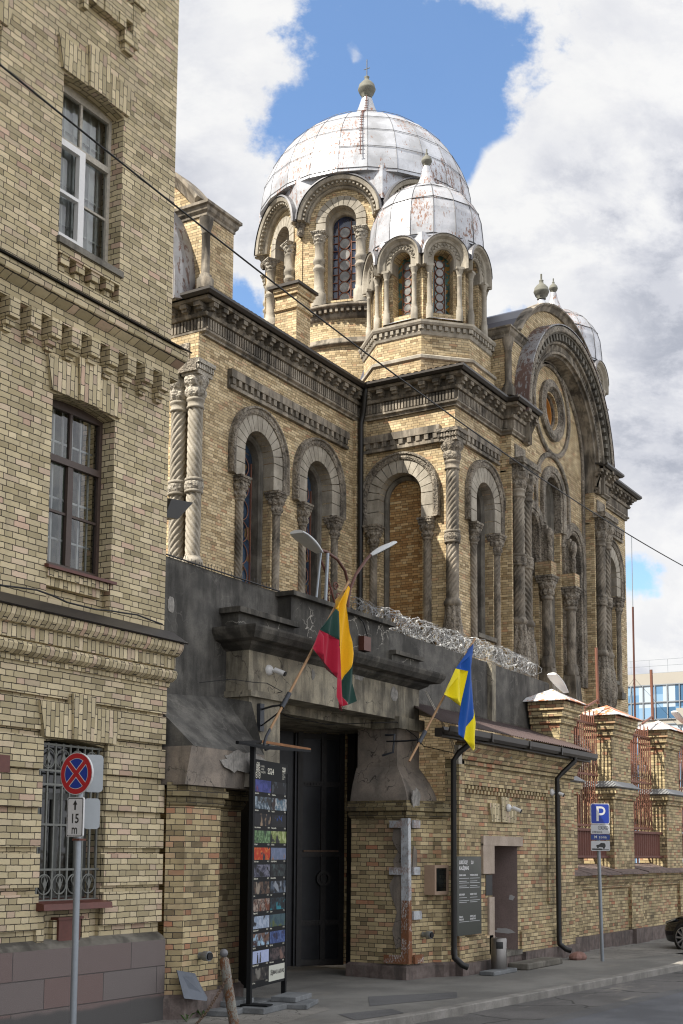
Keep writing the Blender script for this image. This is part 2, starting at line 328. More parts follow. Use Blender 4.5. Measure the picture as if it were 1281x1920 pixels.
    def plate(s, F, outer, holes, b1, b0, mi=0, rim=True, back=False):
        """wall panel in frame F from outline(s) in (a, z); front at b1, rims back to b0"""
        loops = [outer] + holes; flat = [p for l in loops for p in l]
        tr = tessellate_polygon([[Vector((p[0], p[1], 0)) for p in l] for l in loops])
        for t in tr:
            q = [flat[i] for i in t]; ar = (q[1][0] - q[0][0]) * (q[2][1] - q[0][1]) - (q[2][0] - q[0][0]) * (q[1][1] - q[0][1])
            if ar < 0: q = q[::-1]
            if abs(ar) < 1e-9: continue
            s.face([F.p(a, b1, z) for a, z in q], mi=mi)
            if back: s.face([F.p(a, b0, z) for a, z in q[::-1]], mi=mi)
        if rim:
            for li, l in enumerate(loops):
                if li == 0 and rim != 'all': continue
                A = sum(l[i][0] * l[(i + 1) % len(l)][1] - l[(i + 1) % len(l)][0] * l[i][1] for i in range(len(l)))
                if (A < 0) != (li > 0): l = l[::-1]
                for i in range(len(l)):
                    a, z = l[i]; c, y = l[(i + 1) % len(l)]; s.face([F.p(a, b1, z), F.p(a, b0, z), F.p(c, b0, y), F.p(c, b1, y)], mi=mi)
    def arc(s, F, ca, cz, prof, a0=0., a1=PI, n=24, legs=0., mi=0, sm=False, cap=True):
        """sweep prof [(radius, out)] round an arch centre, with straight legs below the springing"""
        st = []
        if legs: st.append((a0, -legs))
        for i in range(n + 1): st.append((a0 + (a1 - a0) * i / n, 0))
        if legs: st.append((a1, -legs))
        rows = [[F.p(ca + r * math.cos(a), b, cz + r * math.sin(a) + dz) for r, b in prof] for a, dz in st]
        for i in range(len(rows) - 1):
            for j in range(len(prof) - 1): s.face([rows[i][j], rows[i][j + 1], rows[i + 1][j + 1], rows[i + 1][j]], sm=sm, mi=mi)
        if cap: s.face(rows[0][::-1], mi=mi); s.face(rows[-1], mi=mi)
    def add(s, o):
        b = len(s.v); s.v += o.v; s.f += [tuple(i + b for i in q) for q in o.f]; s.uv += o.uv; s.sm += o.sm; s.mi += o.mi
    def obj(s, name, mats, parent=None, loc=(0, 0, 0), link=True):
        me = bpy.data.meshes.new(name); me.from_pydata(s.v, [], s.f); me.update()
        ul = me.uv_layers.new(name='UVMap'); dat = [0.0] * (2 * len(me.loops)); V = s.v
        for fi, pl in enumerate(me.polygons):
            u = s.uv[fi]; ls = pl.loop_start; nn = pl.normal
            if u is None:
                h = math.hypot(nn.x, nn.y)
                if h < .35:
                    for q in range(pl.loop_total): p = V[s.f[fi][q]]; dat[2 * (ls + q)] = p[0]; dat[2 * (ls + q) + 1] = p[1]
                else:
                    tx, ty = -nn.y / h, nn.x / h
                    for q in range(pl.loop_total): p = V[s.f[fi][q]]; dat[2 * (ls + q)] = p[0] * tx + p[1] * ty; dat[2 * (ls + q) + 1] = p[2]
            else:
                for q in range(pl.loop_total): dat[2 * (ls + q)], dat[2 * (ls + q) + 1] = u[q]
        ul.data.foreach_set('uv', dat); me.polygons.foreach_set('use_smooth', s.sm)
        for m in (mats if isinstance(mats, (list, tuple)) else [mats]): me.materials.append(M[m] if isinstance(m, str) else m)
        if len(me.materials) > 1: me.polygons.foreach_set('material_index', s.mi)
        o = bpy.data.objects.new(name, me); sc.collection.objects.link(o)
        if parent: o.parent = parent; o.location = Vector(loc) - (base(parent))
        else: o.location = loc
        return o
BASE = {}
def base(o):
    return BASE.get(o.name, Vector((0, 0, 0)))
class F3:
    """frame: a to the right, b outward, z up"""
    def __init__(s, o, n): s.o = Vector(o); s.n = Vector((n[0], n[1], 0)).normalized(); s.u = Vector((-s.n.y, s.n.x, 0))
    def p(s, a, b, z): q = s.o + s.u * a + s.n * b; return (q.x, q.y, s.o.z + z)
def Fx(Y): return F3((0, Y, 0), (0, -1))      # a = X, outward toward the street
def Fy(X): return F3((X, 0, 0), (-1, 0))      # a = -Y
def thing(name, label, cat, loc=(0, 0, 0), rz=0, group=None, kind=None):
    o = bpy.data.objects.new(name, None); sc.collection.objects.link(o); o.location = loc; o.rotation_euler = (0, 0, rz); o.empty_display_size = .2
    o['label'] = label; o['category'] = cat
    if group: o['group'] = group
    if kind: o['kind'] = kind
    BASE[o.name] = Vector(loc) if rz == 0 else Vector((0, 0, 0))
    return o
def tag(o, label, cat, group=None, kind=None):
    o['label'] = label; o['category'] = cat
    if group: o['group'] = group
    if kind: o['kind'] = kind
    return o
def dup(o, parent=None, loc=None, rz=None, name=None):
    c = o.copy(); sc.collection.objects.link(c); c.parent = parent
    if loc is not None: c.location = loc
    if rz is not None: c.rotation_euler = (0, 0, rz)
    for ch in o.children: dup(ch, c)
    return c
def arch_loop(ca, r, zb, zs, n=16):
    return [(ca - r, zb), (ca + r, zb)] + [(ca + r * math.cos(PI * i / n), zs + r * math.sin(PI * i / n)) for i in range(n + 1)]

# ------------------------------------------------------------------ carved pieces
def twisted(z0, z1, r0, starts=8, rise=1.3, sgn=1, na=64, beads=True, dz=.02, depth=.19):
    nz = max(4, int((z1 - z0) / dz)); P = []
    for i in range(nz + 1):
        z = z0 + (z1 - z0) * i / nz; row = []
        for k in range(na):
            th = 2 * PI * k / na; ph = (starts * (th - sgn * 2 * PI * z / rise)) / 2.0; c = abs(math.sin(ph))
            r = r0 * (1 - depth + depth * c ** .7)
            if beads and c < .30: r = r0 * (1 - depth * .95 + .085 * max(0, math.sin(z * 150)) * (1 - c / .30))
            row.append((r * math.cos(th), r * math.sin(th), z))
        P.append(row)
    m = MB(); m.grid(P, None, True, True); return m
def leafy(z0, z1, r0, r1, leaves=8, na=48, nz=14, tiers=2):
    """bell with leaf lobes, wider at z1"""
    P = []
    for i in range(nz + 1):
        t = i / nz; z = z0 + (z1 - z0) * t; row = []
        for k in range(na):
            th = 2 * PI * k / na; tt = (t * tiers) % 1.0; q = int(t * tiers) % 2
            lobe = abs(math.cos(leaves / 2. * th + q * PI / 2)) ** .6; fine = .5 + .5 * math.cos(leaves * 5 * th)
            r = r0 + (r1 - r0) * (t ** 1.4) + (r1 - r0 + .05) * .42 * lobe * math.sin(PI * min(1, tt * 1.05)) ** .8 + .010 * fine
            row.append((r * math.cos(th), r * math.sin(th), z))
        P.append(row)
    m = MB(); m.grid(P, None, True, True); return m
def ring_prof(z, pts): return [(r, z + dz) for r, dz in pts]
def lathe0(prof, n=28): m = MB(); m.lathe(prof, 0, 0, n); return m
def abacus(r, z0, z1, n=4):
    m = MB(); h = (z1 - z0)
    m.box(-r * .92, -r * .92, z0, r * .92, r * .92, z0 + h * .30); m.box(-r, -r, z0 + h * .34, r, r, z0 + h * .62); m.box(-r * 1.12, -r * 1.12, z0 + h * .70, r * 1.12, r * 1.12, z1)
    k = 7
    for i in range(k):
        for sx, sy in ((0, 1), (0, -1), (1, 0), (-1, 0)):
            a = -r * .85 + r * 1.7 * i / (k - 1)
            if sx: m.box(sx * r * .9, a - r * .07, z0 + h * .31, sx * r * 1.05, a + r * .07, z0 + h * .68)
            else: m.box(a - r * .07, sy * r * .9, z0 + h * .31, a + r * .07, sy * r * 1.05, z0 + h * .68)
    return m
# ================================================================== CHURCH
church = thing('church', 'yellow brick church with silver domes and carved grey stone trim behind the dark wall', 'church', (37, 21.4, 0))
CH = church
XA, YA, XB, YC, XC1, YP, CX, CY = 22.95, 17.6, 30.05, 14.606, 33.0, 14.27, 37.0, 21.4
XR = 2 * CX - XB   # 43.95
ent = [(XA, 27.0), (XA, YA), (XB, YA), (XB, YC), (XC1, YC), (XC1, YP), (34.2, YP)]
entR = [(39.8, YP), (41.0, YP), (41.0, YC), (XR, YC), (XR, 24.0)]
zT = 14.0
# --- walls
wl = MB(); FX = Fx(YA); FYB = Fy(XB); FC = Fx(YC)
def opening(F, ca, r, zb, zs): return arch_loop(ca, r, zb, zs)
ZB = 0.0
WA = [(25.17, .62), (27.95, .62)]; WC = [(31.85, .60)]; WR = [(42.15, .60)]
zs = 11.70; zsill = 8.0
wl.plate(FX, [(XA, ZB), (XB, ZB), (XB, 15), (XA, 15)], [arch_loop(c, r, zsill, zs) for c, r in WA], 0, -.6)
wl.plate(FYB, [(-YA, ZB), (-YC, ZB), (-YC, 15), (-YA, 15)], [arch_loop(-16.24, .66, zsill, zs)], 0, -.5)
wl.plate(FC, [(XB, ZB), (XC1, ZB), (XC1, 15), (XB, 15)], [arch_loop(c, r, zsill, zs) for c, r in WC], 0, -.6)
wl.plate(FC, [(41.0, ZB), (XR, ZB), (XR, 15), (41.0, 15)], [arch_loop(c, r, zsill, zs) for c, r in WR], 0, -.6)
# west front with its big arch, and simple rear and east faces
Fw_ = Fy(XA)
def gable(ca, R, zc, zl, half, steps=28): return [(ca - half, zl), (ca + half, zl)] + [(ca + R * math.cos(PI * i / steps), zc + R * math.sin(PI * i / steps)) for i in range(steps + 1)]
wl.plate(Fw_, [(-27.0, 0), (-YA, 0), (-YA, 15), (-27, 15)], [], 0, -.5, rim=False)
wl.box(XR - .3, YC + .01, 0, XR, 28, 15); wl.box(XA + .3, 26.8, 0, XR, 27.1, 15)
# pilasters of the transept front
for x0 in (33.0, 39.8): wl.box(x0, YP, 12.9, x0 + 1.2, 15.2, 15); wl.box(x0, YP + .16, 0, x0 + 1.2, 15.2, 12.95)
for x0 in (33.0, 39.8): wl.box(x0 - .005, YP + .003, 0, x0 + .10, YP + .3, 12.902); wl.box(x0 + 1.1, YP + .003, 0, x0 + 1.205, YP + .3, 12.902)
# west pilaster boxes above the paired columns and the lower corner strip
wl.box(XA - .22, YA + .003, 13.2, XA + .1, YA + 1.25, 14.0)
for yy in (YA + .003, ): wl.box(XA - .03, yy, 0, XA + .2, yy + .1, 13.2)
# thin corner strips beside the downpipe
wl.box(XB - .28, YA - .10, 0, XB + .1, YA + .2, 13.98); wl.box(XB - .10, YA - .30, 0, XB + .1, YA + .2, 13.98)
# transept field
FT = Fx(14.63); zc = 14.7; RI = 2.8
trio = [(35.3, .52, 11.75), (37.0, .64, 13.15), (38.75, .60, 11.72)]
wl.plate(FT, [(34.2, 0), (39.8, 0), (39.8, zc)] + [(CX + RI * math.cos(PI * i / 28), zc + RI * math.sin(PI * i / 28)) for i in range(29)] + [(34.2, zc)],
         [arch_loop(c, r, 7.4, s_) for c, r, s_ in trio] + [[(CX + .57 * math.cos(a * PI / 12), 15.95 + .57 * math.sin(a * PI / 12)) for a in range(24)]], 0, -.55)
# front gable: brick spandrel outside the great archivolt with the stepped shoulders
RG = 4.3
def gab(): 
    o = [(33.0, 15.0)] + [(33.0, 17.0), (33.45, 17.0)]
    a0 = math.acos((33.45 - CX) / RG)
    for i in range(25):
        a = a0 + (PI - 2 * a0) * i / 24 if False else a0 - (2 * a0 - PI) * i / 24
        o.append((CX + RG * math.cos(a), zc + RG * math.sin(a)))
    return o + [(40.55, 17.0), (41.0, 17.0), (41.0, 15.0), (CX + RI, 15.0)] + [(CX + RI * math.cos(PI * i / 28), zc + RI * math.sin(PI * i / 28)) for i in range(1, 28)] + [(CX - RI, 15.0)]
wl.plate(Fx(YP + .04), gab(), [], 0, -.9, rim='all')
# attic piers on the west front and transept shoulders
wl.box(XA, YA + .02, 15.0, XA + 1.1, YA + 1.15, 16.97); 
wl.box(32.995, YP + .06, 14.95, 34.0, YP + 1.5, 17.005); wl.box(40.0, YP + .06, 14.95, 41.005, YP + 1.5, 17.005)
# west gable
Fww = Fy(XA + .06)
def wgab():
    cy = -CY; R = 4.25; a0 = math.acos(-3.5 / R); o = [(cy - 3.5, 15.0)]
    for i in range(25): a = a0 - (2 * a0 - PI) * i / 24; o.append((cy + R * math.cos(a), 14.95 + R * math.sin(a)))
    return o + [(cy + 3.5, 15.0)]
wl.plate(Fww, wgab(), [], 0, -.5, rim='all')
walls = wl.obj('wall', 'brickC', CH)
# --- continuous entablature
corn = [(0, 13.98), (.07, 13.98), (.07, 14.03), (.13, 14.07), (.13, 14.12), (.05, 14.13), (.05, 14.42), (.15, 14.43), (.18, 14.50), (.10, 14.52), (.10, 14.72), (.34, 14.73), (.36, 14.80), (.40, 14.80)]
def along(path, step, off0=.1):
    for i in range(len(path) - 1):
        a = Vector(path[i]); b = Vector(path[i + 1]); L = (b - a).length; d = (b - a) / L; nrm = Vector((d.y, -d.x)); n = max(1, round((L) / step))
        for k in range(n + 1 if L > .5 else n): yield a + d * (L * (k + 0.0) / n), d, nrm, L
for full, pth in ((ent, [(XA, 24.5)] + ent[1:]), (entR, entR[:-1] + [(XR, 17)])):
    co_ = MB(); co_.sweep(full, corn)
    for q, d, nr, L in along(pth, .098):
        F = F3((q.x, q.y, 0), (nr.x, nr.y)); co_.fbox(F, -.028, .028, .04, .11, 14.15, 14.40)
    for q, d, nr, L in along(pth, .40):
        F = F3((q.x, q.y, 0), (nr.x, nr.y)); co_.fbox(F, -.09, .09, .08, .33, 14.62, 14.715); co_.fbox(F, -.075, .075, .08, .27, 14.55, 14.625); co_.fbox(F, -.06, .06, .08, .18, 14.50, 14.56)
    co_.obj('cornice', 'stone', CH)
gp = [(.36, 14.80), (.44, 14.80), (.50, 14.86), (.50, 14.92), (.46, 14.92), (.44, 14.88), (.38, 14.86), (.30, 14.93), (-.2, 15.02)]
for pth in (ent, entR): gu = MB(); gu.sweep(pth, gp); gu.obj('gutter', 'gutter', CH)
# --- label courses over the windows
def label(F, a0, a1, z0=13.05):
    m = MB(); m.fbox(F, a0, a1, -.01, .14, z0 + .25, z0 + .45); m.fbox(F, a0, a1, -.01, .05, z0 + .06, z0 + .25); m.fbox(F, a0, a1, -.01, .11, z0 - .02, z0 + .06)
    n = int((a1 - a0) / .245)
    for i in range(n):
        a = a0 + (a1 - a0) * (i + .5) / n; m.fbox(F, a - .062, a + .062, .04, .125, z0 + .10, z0 + .252); m.fbox(F, a - .062, a + .062, .04, .09, z0 + .07, z0 + .11)
    return m
for F, a0, a1 in ((FX, 23.87, 29.36), (FYB, -17.36, -15.02), (FC, 30.57, 32.78), (FC, 41.22, 43.43)): label(F, a0, a1).obj('label_course', 'stone', CH)
# --- arched bays
colR = .115
cshaft = twisted(-2.55, 0, colR, starts=7, rise=.95, na=36, beads=False, dz=.022, depth=.24)
cshaft2 = twisted(-2.55, 0, colR, starts=7, rise=.95, sgn=-1, na=36, beads=False, dz=.022, depth=.24)
def colonnette_mesh(sg):
    m = MB(); m.add(cshaft if sg > 0 else cshaft2); m.lathe([(.115, 0), (.14, .02), (.14, .05), (.11, .08)], 0, 0, 20); m.lathe([(.17, -2.75), (.17, -2.66), (.14, -2.63), (.15, -2.58), (.115, -2.54)], 0, 0, 20)
    return m
def colonnette_cap():
    m = leafy(.06, .40, .115, .19, leaves=8, na=40, nz=10); m.add(abacus(.2, .40, .60)); return m
_cm = {}
def arch_bay(F, ca, r, blind=False, hoodmat='carve', R2=1.02, R3=1.2):
    m = MB(); n = 13; zi = 11.0   # voussoirs, each a block
    for i in range(n):
        a0 = PI * i / n + .012; a1 = PI * (i + 1) / n - .012
        m.arc(F, ca, zs, [(r - .006, -.25), (r - .006, .07), (R2, .07), (R2, -.02)], a0, a1, 3)
    for sg in (-1, 1):
        for z0, z1 in ((zi + .012, zi + .34), (zi + .36, zs - .012)):
            m.fbox(F, ca + min(sg * (r - .006), sg * R2), ca + max(sg * (r - .006), sg * R2), -.25, .07, z0, z1)
    w_ = m.obj('window_arch' if not blind else 'blind_arch', 'stoneL' if blind else 'stoneL', CH)
    h = MB(); h.arc(F, ca, zs, [(R2 - .005, .0), (R2 - .005, .10), (R2 + .05, .13), (R2 + .12, .13), (R2 + .14, .17), (R3, .17), (R3 + .02, .12), (R3 + .02, -.01)], 0, PI, 26, legs=zs - zi)
    h.obj('hood_mould', hoodmat, w_)
    # inner orders and jamb shafts
    j = MB(); j.arc(F, ca, zs, [(r - .13, -.62), (r - .13, -.30), (r - .09, -.24), (r - .05, -.22), (r + .01, -.26), (r + .01, -.62)], 0, PI, 18, legs=zs - zsill); j.obj('jamb_order', 'stoneD', w_)  # inner orders take a darker stone than the arch around them
    for sg in (-1, 1):
        p = F.p(ca + sg * (r + .17), .03, 0)
        if ('c', sg) not in _cm:
            o = colonnette_mesh(sg).obj('colonnette', 'stone', w_); _cm['c', sg] = o; c2 = colonnette_cap().obj('capital', 'carve', w_); _cm['k', sg] = c2
        else: o = dup(_cm['c', sg], w_); c2 = dup(_cm['k', sg], w_)
        o.parent = w_; c2.parent = w_; o.location = Vector((p[0], p[1], zi - .62)); c2.location = o.location
        PL.append((o, Vector((p[0], p[1], zi - .62)))); PL.append((c2, Vector((p[0], p[1], zi - .62))))
    # pedestal blocks and sill
    q = MB()
    for sg in (-1, 1): q.fbox(F, ca + sg * (r + .17) - .2, ca + sg * (r + .17) + .2, -.1, .2, zsill - .6, zi - 3.37)
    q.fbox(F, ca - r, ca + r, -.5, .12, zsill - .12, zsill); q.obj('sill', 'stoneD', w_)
    if blind:
        b = MB(); b.plate(F, arch_loop(ca, r, zsill, zs), [], -.34, -.36, rim=False); b.obj('brick_infill', 'brickO', w_)
    else:
        b = MB(); b.plate(F, arch_loop(ca, r, zsill, zs), [], -.5, -.52, rim=False); b.obj('pane', 'glassb', w_)
        t = MB(); rr = (r - .13) * .50
        for a in (-1, 0, 1): t.fbox(F, ca + a * (r - .20) * .98 - .012, ca + a * (r - .20) * .98 + .012, -.5, -.46, zsill, zs + (.0 if a else r - .15))
        z = zsill + rr
        while z < zs + .3:
            for sx in (-1, 1):
                cc = ca + sx * rr * .0
            pts = [F.p(ca + (r - .15) * .62 * math.cos(k * PI / 9), -.47, z + rr * 1.1 * math.sin(k * PI / 9)) for k in range(18)]
            t.tube(pts, .016, 4, closed=True); z += rr * 2.25
        t.obj('tracery', 'rustbar', w_)
    return w_
PL = []
for c, r in WA: arch_bay(FX, c, r)
arch_bay(FYB, -16.24, .66, blind=True)
arch_bay(FC, 31.85, .60); arch_bay(FC, 42.15, .60)
for o, p in PL: o.location = p - Vector((37, 21.4, 0))   # parents sit at the church base
for o, p in PL:
    o.location = p
# --- big twisted columns
bigU = twisted(10.52, 12.18, .175, starts=8, rise=1.35); bigL = twisted(8.70, 10.20, .175, starts=8, rise=1.35)
bigU2 = twisted(10.52, 12.18, .175, starts=8, rise=1.35, sgn=-1); bigL2 = twisted(8.70, 10.20, .175, starts=8, rise=1.35, sgn=-1)
def bigcol(sg):
    m = MB(); m.add(bigU if sg > 0 else bigU2); m.add(bigL if sg > 0 else bigL2)
    m.lathe([(.18, 12.17), (.205, 12.19), (.205, 12.22), (.185, 12.24), (.185, 12.34), (.21, 12.36), (.21, 12.41), (.17, 12.43)], 0, 0, 28)
    m.lathe([(.18, 10.18), (.215, 10.2), (.215, 10.24), (.19, 10.26)], 0, 0, 28); m.lathe([(.19, 10.45), (.215, 10.47), (.215, 10.52), (.18, 10.54)], 0, 0, 28)
    m.lathe([(.20, 8.50), (.24, 8.54), (.24, 8.62), (.205, 8.66), (.19, 8.71)], 0, 0, 28)
    return m
def bandm(): m = leafy(10.26, 10.45, .195, .20, leaves=6, nz=6, tiers=1); return m
def basem(): 
    P = []; na = 56; nz = 22
    for i in range(nz + 1):
        t = i / nz; z = 6.75 + 1.75 * t; row = []
        for k in range(na):
            th = 2 * PI * k / na; sw = 4 * th + 1.2 * math.sin(t * 5); leaf = abs(math.cos(sw + t * 2.2)) ** .7; vein = .5 + .5 * math.cos(22 * th + 9 * t * (1 if math.cos(sw) > 0 else -1))
            r = .16 + .10 * math.sin(PI * (1 - t) ** 1.5) + .05 * leaf * (1 - .4 * t) + .022 * vein * leaf
            row.append((r * math.cos(th), r * math.sin(th), z))
        P.append(row)
    m = MB(); m.grid(P, None, True, True); m.lathe([(.26, 6.2), (.26, 6.55), (.23, 6.6), (.25, 6.66), (.25, 6.74), (.17, 6.8)], 0, 0, 28); return m
def capm(): m = leafy(12.42, 12.92, .18, .27, leaves=8, na=56, nz=14); m.add(abacus(.29, 12.92, 13.26)); return m
protoc = {}
def big_column(x, y, sg, mat='stone'):
    if (sg, mat) not in protoc:
        m = bigcol(sg); o = m.obj('column', mat, CH); cm_ = 'carveL' if mat == 'stoneL' else 'carve'
        capm().obj('capital', cm_, o); bandm().obj('shaft_band', cm_, o); basem().obj('leaf_base', cm_, o)
        for ch in o.children: ch.location = (0, 0, 0)
        protoc[sg, mat] = o
    else: o = dup(protoc[sg, mat], CH)
    o.location = Vector((x, y, 0)) - Vector((37, 21.4, 0)); return o
big_column(22.76, 17.67, -1, 'stoneL'); big_column(22.76, 18.16, 1, 'stoneL')
big_column(29.95, 14.64, 1); big_column(33.34, 14.20, 1); big_column(33.87, 14.20, -1); big_column(40.14, 14.20, 1); big_column(40.67, 14.20, -1)
# block above the paired capitals and ornament panels
for bx in ((XA - .52, YA - .17, 12.98, XA + .02, YA + .92, 13.27), (33.0 - .06, 13.86, 13.10, 34.26, 14.3, 13.27), (39.74, 13.86, 13.10, 41.06, 14.3, 13.27)): ab_ = MB(); ab_.box(*bx); ab_.obj('impost_block', 'carve', CH)
for bx in ((33.25, YP - .03, 13.38, 34.0, YP + .05, 13.78), (40.05, YP - .03, 13.38, 40.8, YP + .05, 13.78), (XA - .25, YA + .25, 13.38, XA, YA + 1.0, 13.8)): pn = MB(); pn.box(*bx); pn.obj('ornament_panel', 'carve', CH)
# --- transept archivolt
av = MB()
A_ = lambda pr, **k: av.arc(Fx(14.63), CX, zc, pr, 0, PI, 44, **k)
A_([(RI - .02, -.02), (RI - .02, .10), (RI + .0, .36), (RI, .42), (RI + .06, .46), (RI + .06, .54), (RI + .12, .56), (RI + .14, .50), (RI + .34, .50), (RI + .36, .60), (RI + .42, .62), (RI + .42, .40)], legs=.75)
av.obj('great_archivolt', 'stone', CH)
hd = MB(); hd.arc(Fx(14.63), CX, zc, [(RI + .40, .40), (RI + .40, .50), (RI + .62, .52), (RI + .64, .72), (RI + .74, .76), (RI + .86, .78), (RI + .88, .74), (RI + .88, .2)], 0, PI, 44)
for i in range(40):
    a = PI * (i + .5) / 40; c, s_ = math.cos(a), math.sin(a); F = Fx(14.63)
    def pt(r, t, b): return F.p(CX + r * c - t * s_, b, zc + r * s_ + t * c)
    hd.hexa([pt(RI + .44, -.065, .70), pt(RI + .63, -.065, .70), pt(RI + .63, -.065, .48), pt(RI + .44, -.065, .48), pt(RI + .44, .065, .70), pt(RI + .63, .065, .70), pt(RI + .63, .065, .48), pt(RI + .44, .065, .48)])
hd.obj('bracketed_hood', 'stoneD', CH)
cr = MB(); cr.arc(Fx(14.63), CX, zc, [(RI + .68, .775), (RI + .70, .80), (RI + .82, .80), (RI + .84, .775)], 0, PI, 44); cr.obj('carved_band', 'carve', CH)
hm = MB(); hm.arc(Fx(14.63), CX, zc, [(RI + .885, .80), (RI + .92, .80), (RI + .94, .3), (RI + .885, .3)], 0, PI, 44); hm.obj('hood_flashing', 'zincold', CH)
fr = MB()
for i in range(88):
    a = PI * (i + .5) / 88; c, s_ = math.cos(a), math.sin(a); F = Fx(14.63)
    def pt(r, t, b): return F.p(CX + r * c - t * s_, b, zc + r * s_ + t * c)
    fr.hexa([pt(RI + .16, -.03, .53), pt(RI + .33, -.03, .53), pt(RI + .33, -.03, .48), pt(RI + .16, -.03, .48), pt(RI + .16, .03, .53), pt(RI + .33, .03, .53), pt(RI + .33, .03, .48), pt(RI + .16, .03, .48)])
fr.obj('reeded_frieze', 'stone', CH)
# gable coping, shoulders' caps
gc = MB(); a0 = math.acos(-3.5 / RG)
gc.arc(Fx(YP + .04), CX, zc, [(RG - .12, .0), (RG - .12, .06), (RG, .14), (RG + .05, .22), (RG + .10, .22), (RG + .12, .1), (RG + .10, -.12)], PI - a0, a0, 30)
gc.obj('gable_coping', 'stone', CH)
for x0 in (33.0, 40.0): gc = MB(); gc.sweep([(x0, YP + 1.5), (x0, YP + .06), (x0 + 1.0, YP + .06), (x0 + 1.0, YP + 1.5)], [(0, 16.88), (.04, 16.9), (.04, 16.98), (.10, 17.06), (.12, 17.14), (.16, 17.16), (.16, 17.2), (-.3, 17.26)]); gc.box(x0, YP + .06, 17.18, x0 + 1, YP + 1.5, 17.25); gc.obj('shoulder_coping', 'stone', CH)
gc = MB(); gc.sweep([(XA, YA + 1.15), (XA, YA + .02), (XA + 1.1, YA + .02), (XA + 1.1, YA + 1.15)], [(0, 16.94), (.03, 16.96), (.03, 17.02), (.08, 17.08), (.10, 17.17), (.15, 17.20), (.15, 17.27), (-.3, 17.33)]); gc.box(XA, YA, 17.25, XA + 1.1, YA + 1.15, 17.33)
gc.obj('gable_coping', 'stone', CH); gc = MB(); gc.arc(Fww, -CY, 14.95, [(4.1, .0), (4.1, .05), (4.22, .12), (4.3, .20), (4.38, .20), (4.4, -.4)], PI - math.acos(-3.5 / 4.25), math.acos(-3.5 / 4.25), 30)
gc.obj('gable_coping', 'stone', CH)
# small attic colonnettes
def attic_col(x, y, par):
    m = MB(); m.lathe([(.2, 15.1), (.2, 15.35), (.14, 15.4), (.15, 15.45), (.10, 15.5), (.10, 16.45), (.12, 16.47), (.10, 16.5), (.16, 16.72), (.17, 16.85)], x, y, 20); return m.obj('attic_column', 'stone', par)
attic_col(XA - .02, YA - .0, CH); attic_col(33.0, YP + .06, CH)
# west arch rings (in the sun)
wa = MB(); wa.arc(Fw_, -CY, 15.3, [(2.7, .0), (2.7, .3), (2.8, .36), (2.8, .42), (3.05, .44), (3.07, .55), (3.3, .58), (3.32, .3)], 0, PI, 40, legs=.5)
for i in range(44):
    a = PI * (i + .5) / 44; c, s_ = math.cos(a), math.sin(a); F = Fw_
    def pt(r, t, b): return F.p(-CY + r * c - t * s_, b, 15.3 + r * s_ + t * c)
    wa.hexa([pt(2.84, -.05, .52), pt(3.03, -.05, .52), pt(3.03, -.05, .43), pt(2.84, -.05, .43), pt(2.84, .05, .52), pt(3.03, .05, .52), pt(3.03, .05, .43), pt(2.84, .05, .43)])
wa.obj('west_archivolt', 'stoneL', CH)
wf = MB(); wf.arc(Fw_, -CY, 15.3, [(3.31, .58), (3.36, .60), (3.48, .45), (3.50, .06), (3.50, -.02)], 0, PI, 40, legs=.5); wf.obj('hood_flashing', 'zincold', CH)
# field mouldings
fm = MB()
def fring(ca, cz, R, wd=.16, a0=0, a1=2 * PI, n=40, legs=0, b=.0): fm.arc(FT, ca, cz, [(R - wd / 2, -.01), (R - wd / 2, .06), (R - wd / 4, .09), (R + wd / 4, .09), (R + wd / 2, .06), (R + wd / 2, -.01)], a0, a1, n, legs=legs, cap=legs > 0)
fring(CX, 15.98, 1.46, .16); fring(CX, 13.12, 1.36, .16, 0, PI, 24, legs=.9); fring(CX, zc, RI - .12, .14, 0, PI, 40, legs=7.0)
fring(35.3, 11.75, .86, .14, 0, PI, 16); fring(38.75, 11.72, .92, .14, 0, PI, 16)
fm.obj('field_moulding', 'carve', CH)
ro = MB(); ro.arc(FT, CX, 15.95, [(.98, -.01), (.98, .10), (.86, .16), (.74, .15), (.70, .08), (.62, .02), (.58, -.08), (.52, -.12), (.50, -.45)], 0, 2 * PI, 40, cap=False); r_o = ro.obj('roundel', 'carve', CH)
pc = MB(); pc.plate(FT, [(CX + .5 * math.cos(a * PI / 14), 15.95 + .5 * math.sin(a * PI / 14)) for a in range(28)], [], -.38, -.4, rim=False)
M['mosaic'] = simple('faded_mosaic', (.30, .22, .17), .5, 0, .9, 5); pc.obj('faded_picture', 'mosaic', r_o)
M['ochre'] = simple('ochre_edge', (.55, .24, .05), .6); gr = MB(); gr.arc(FT, CX, 15.95, [(.515, -.18), (.47, -.18), (.47, -.40)], 0, 2 * PI, 32, cap=False); gr.obj('gilt_rim', 'ochre', r_o)
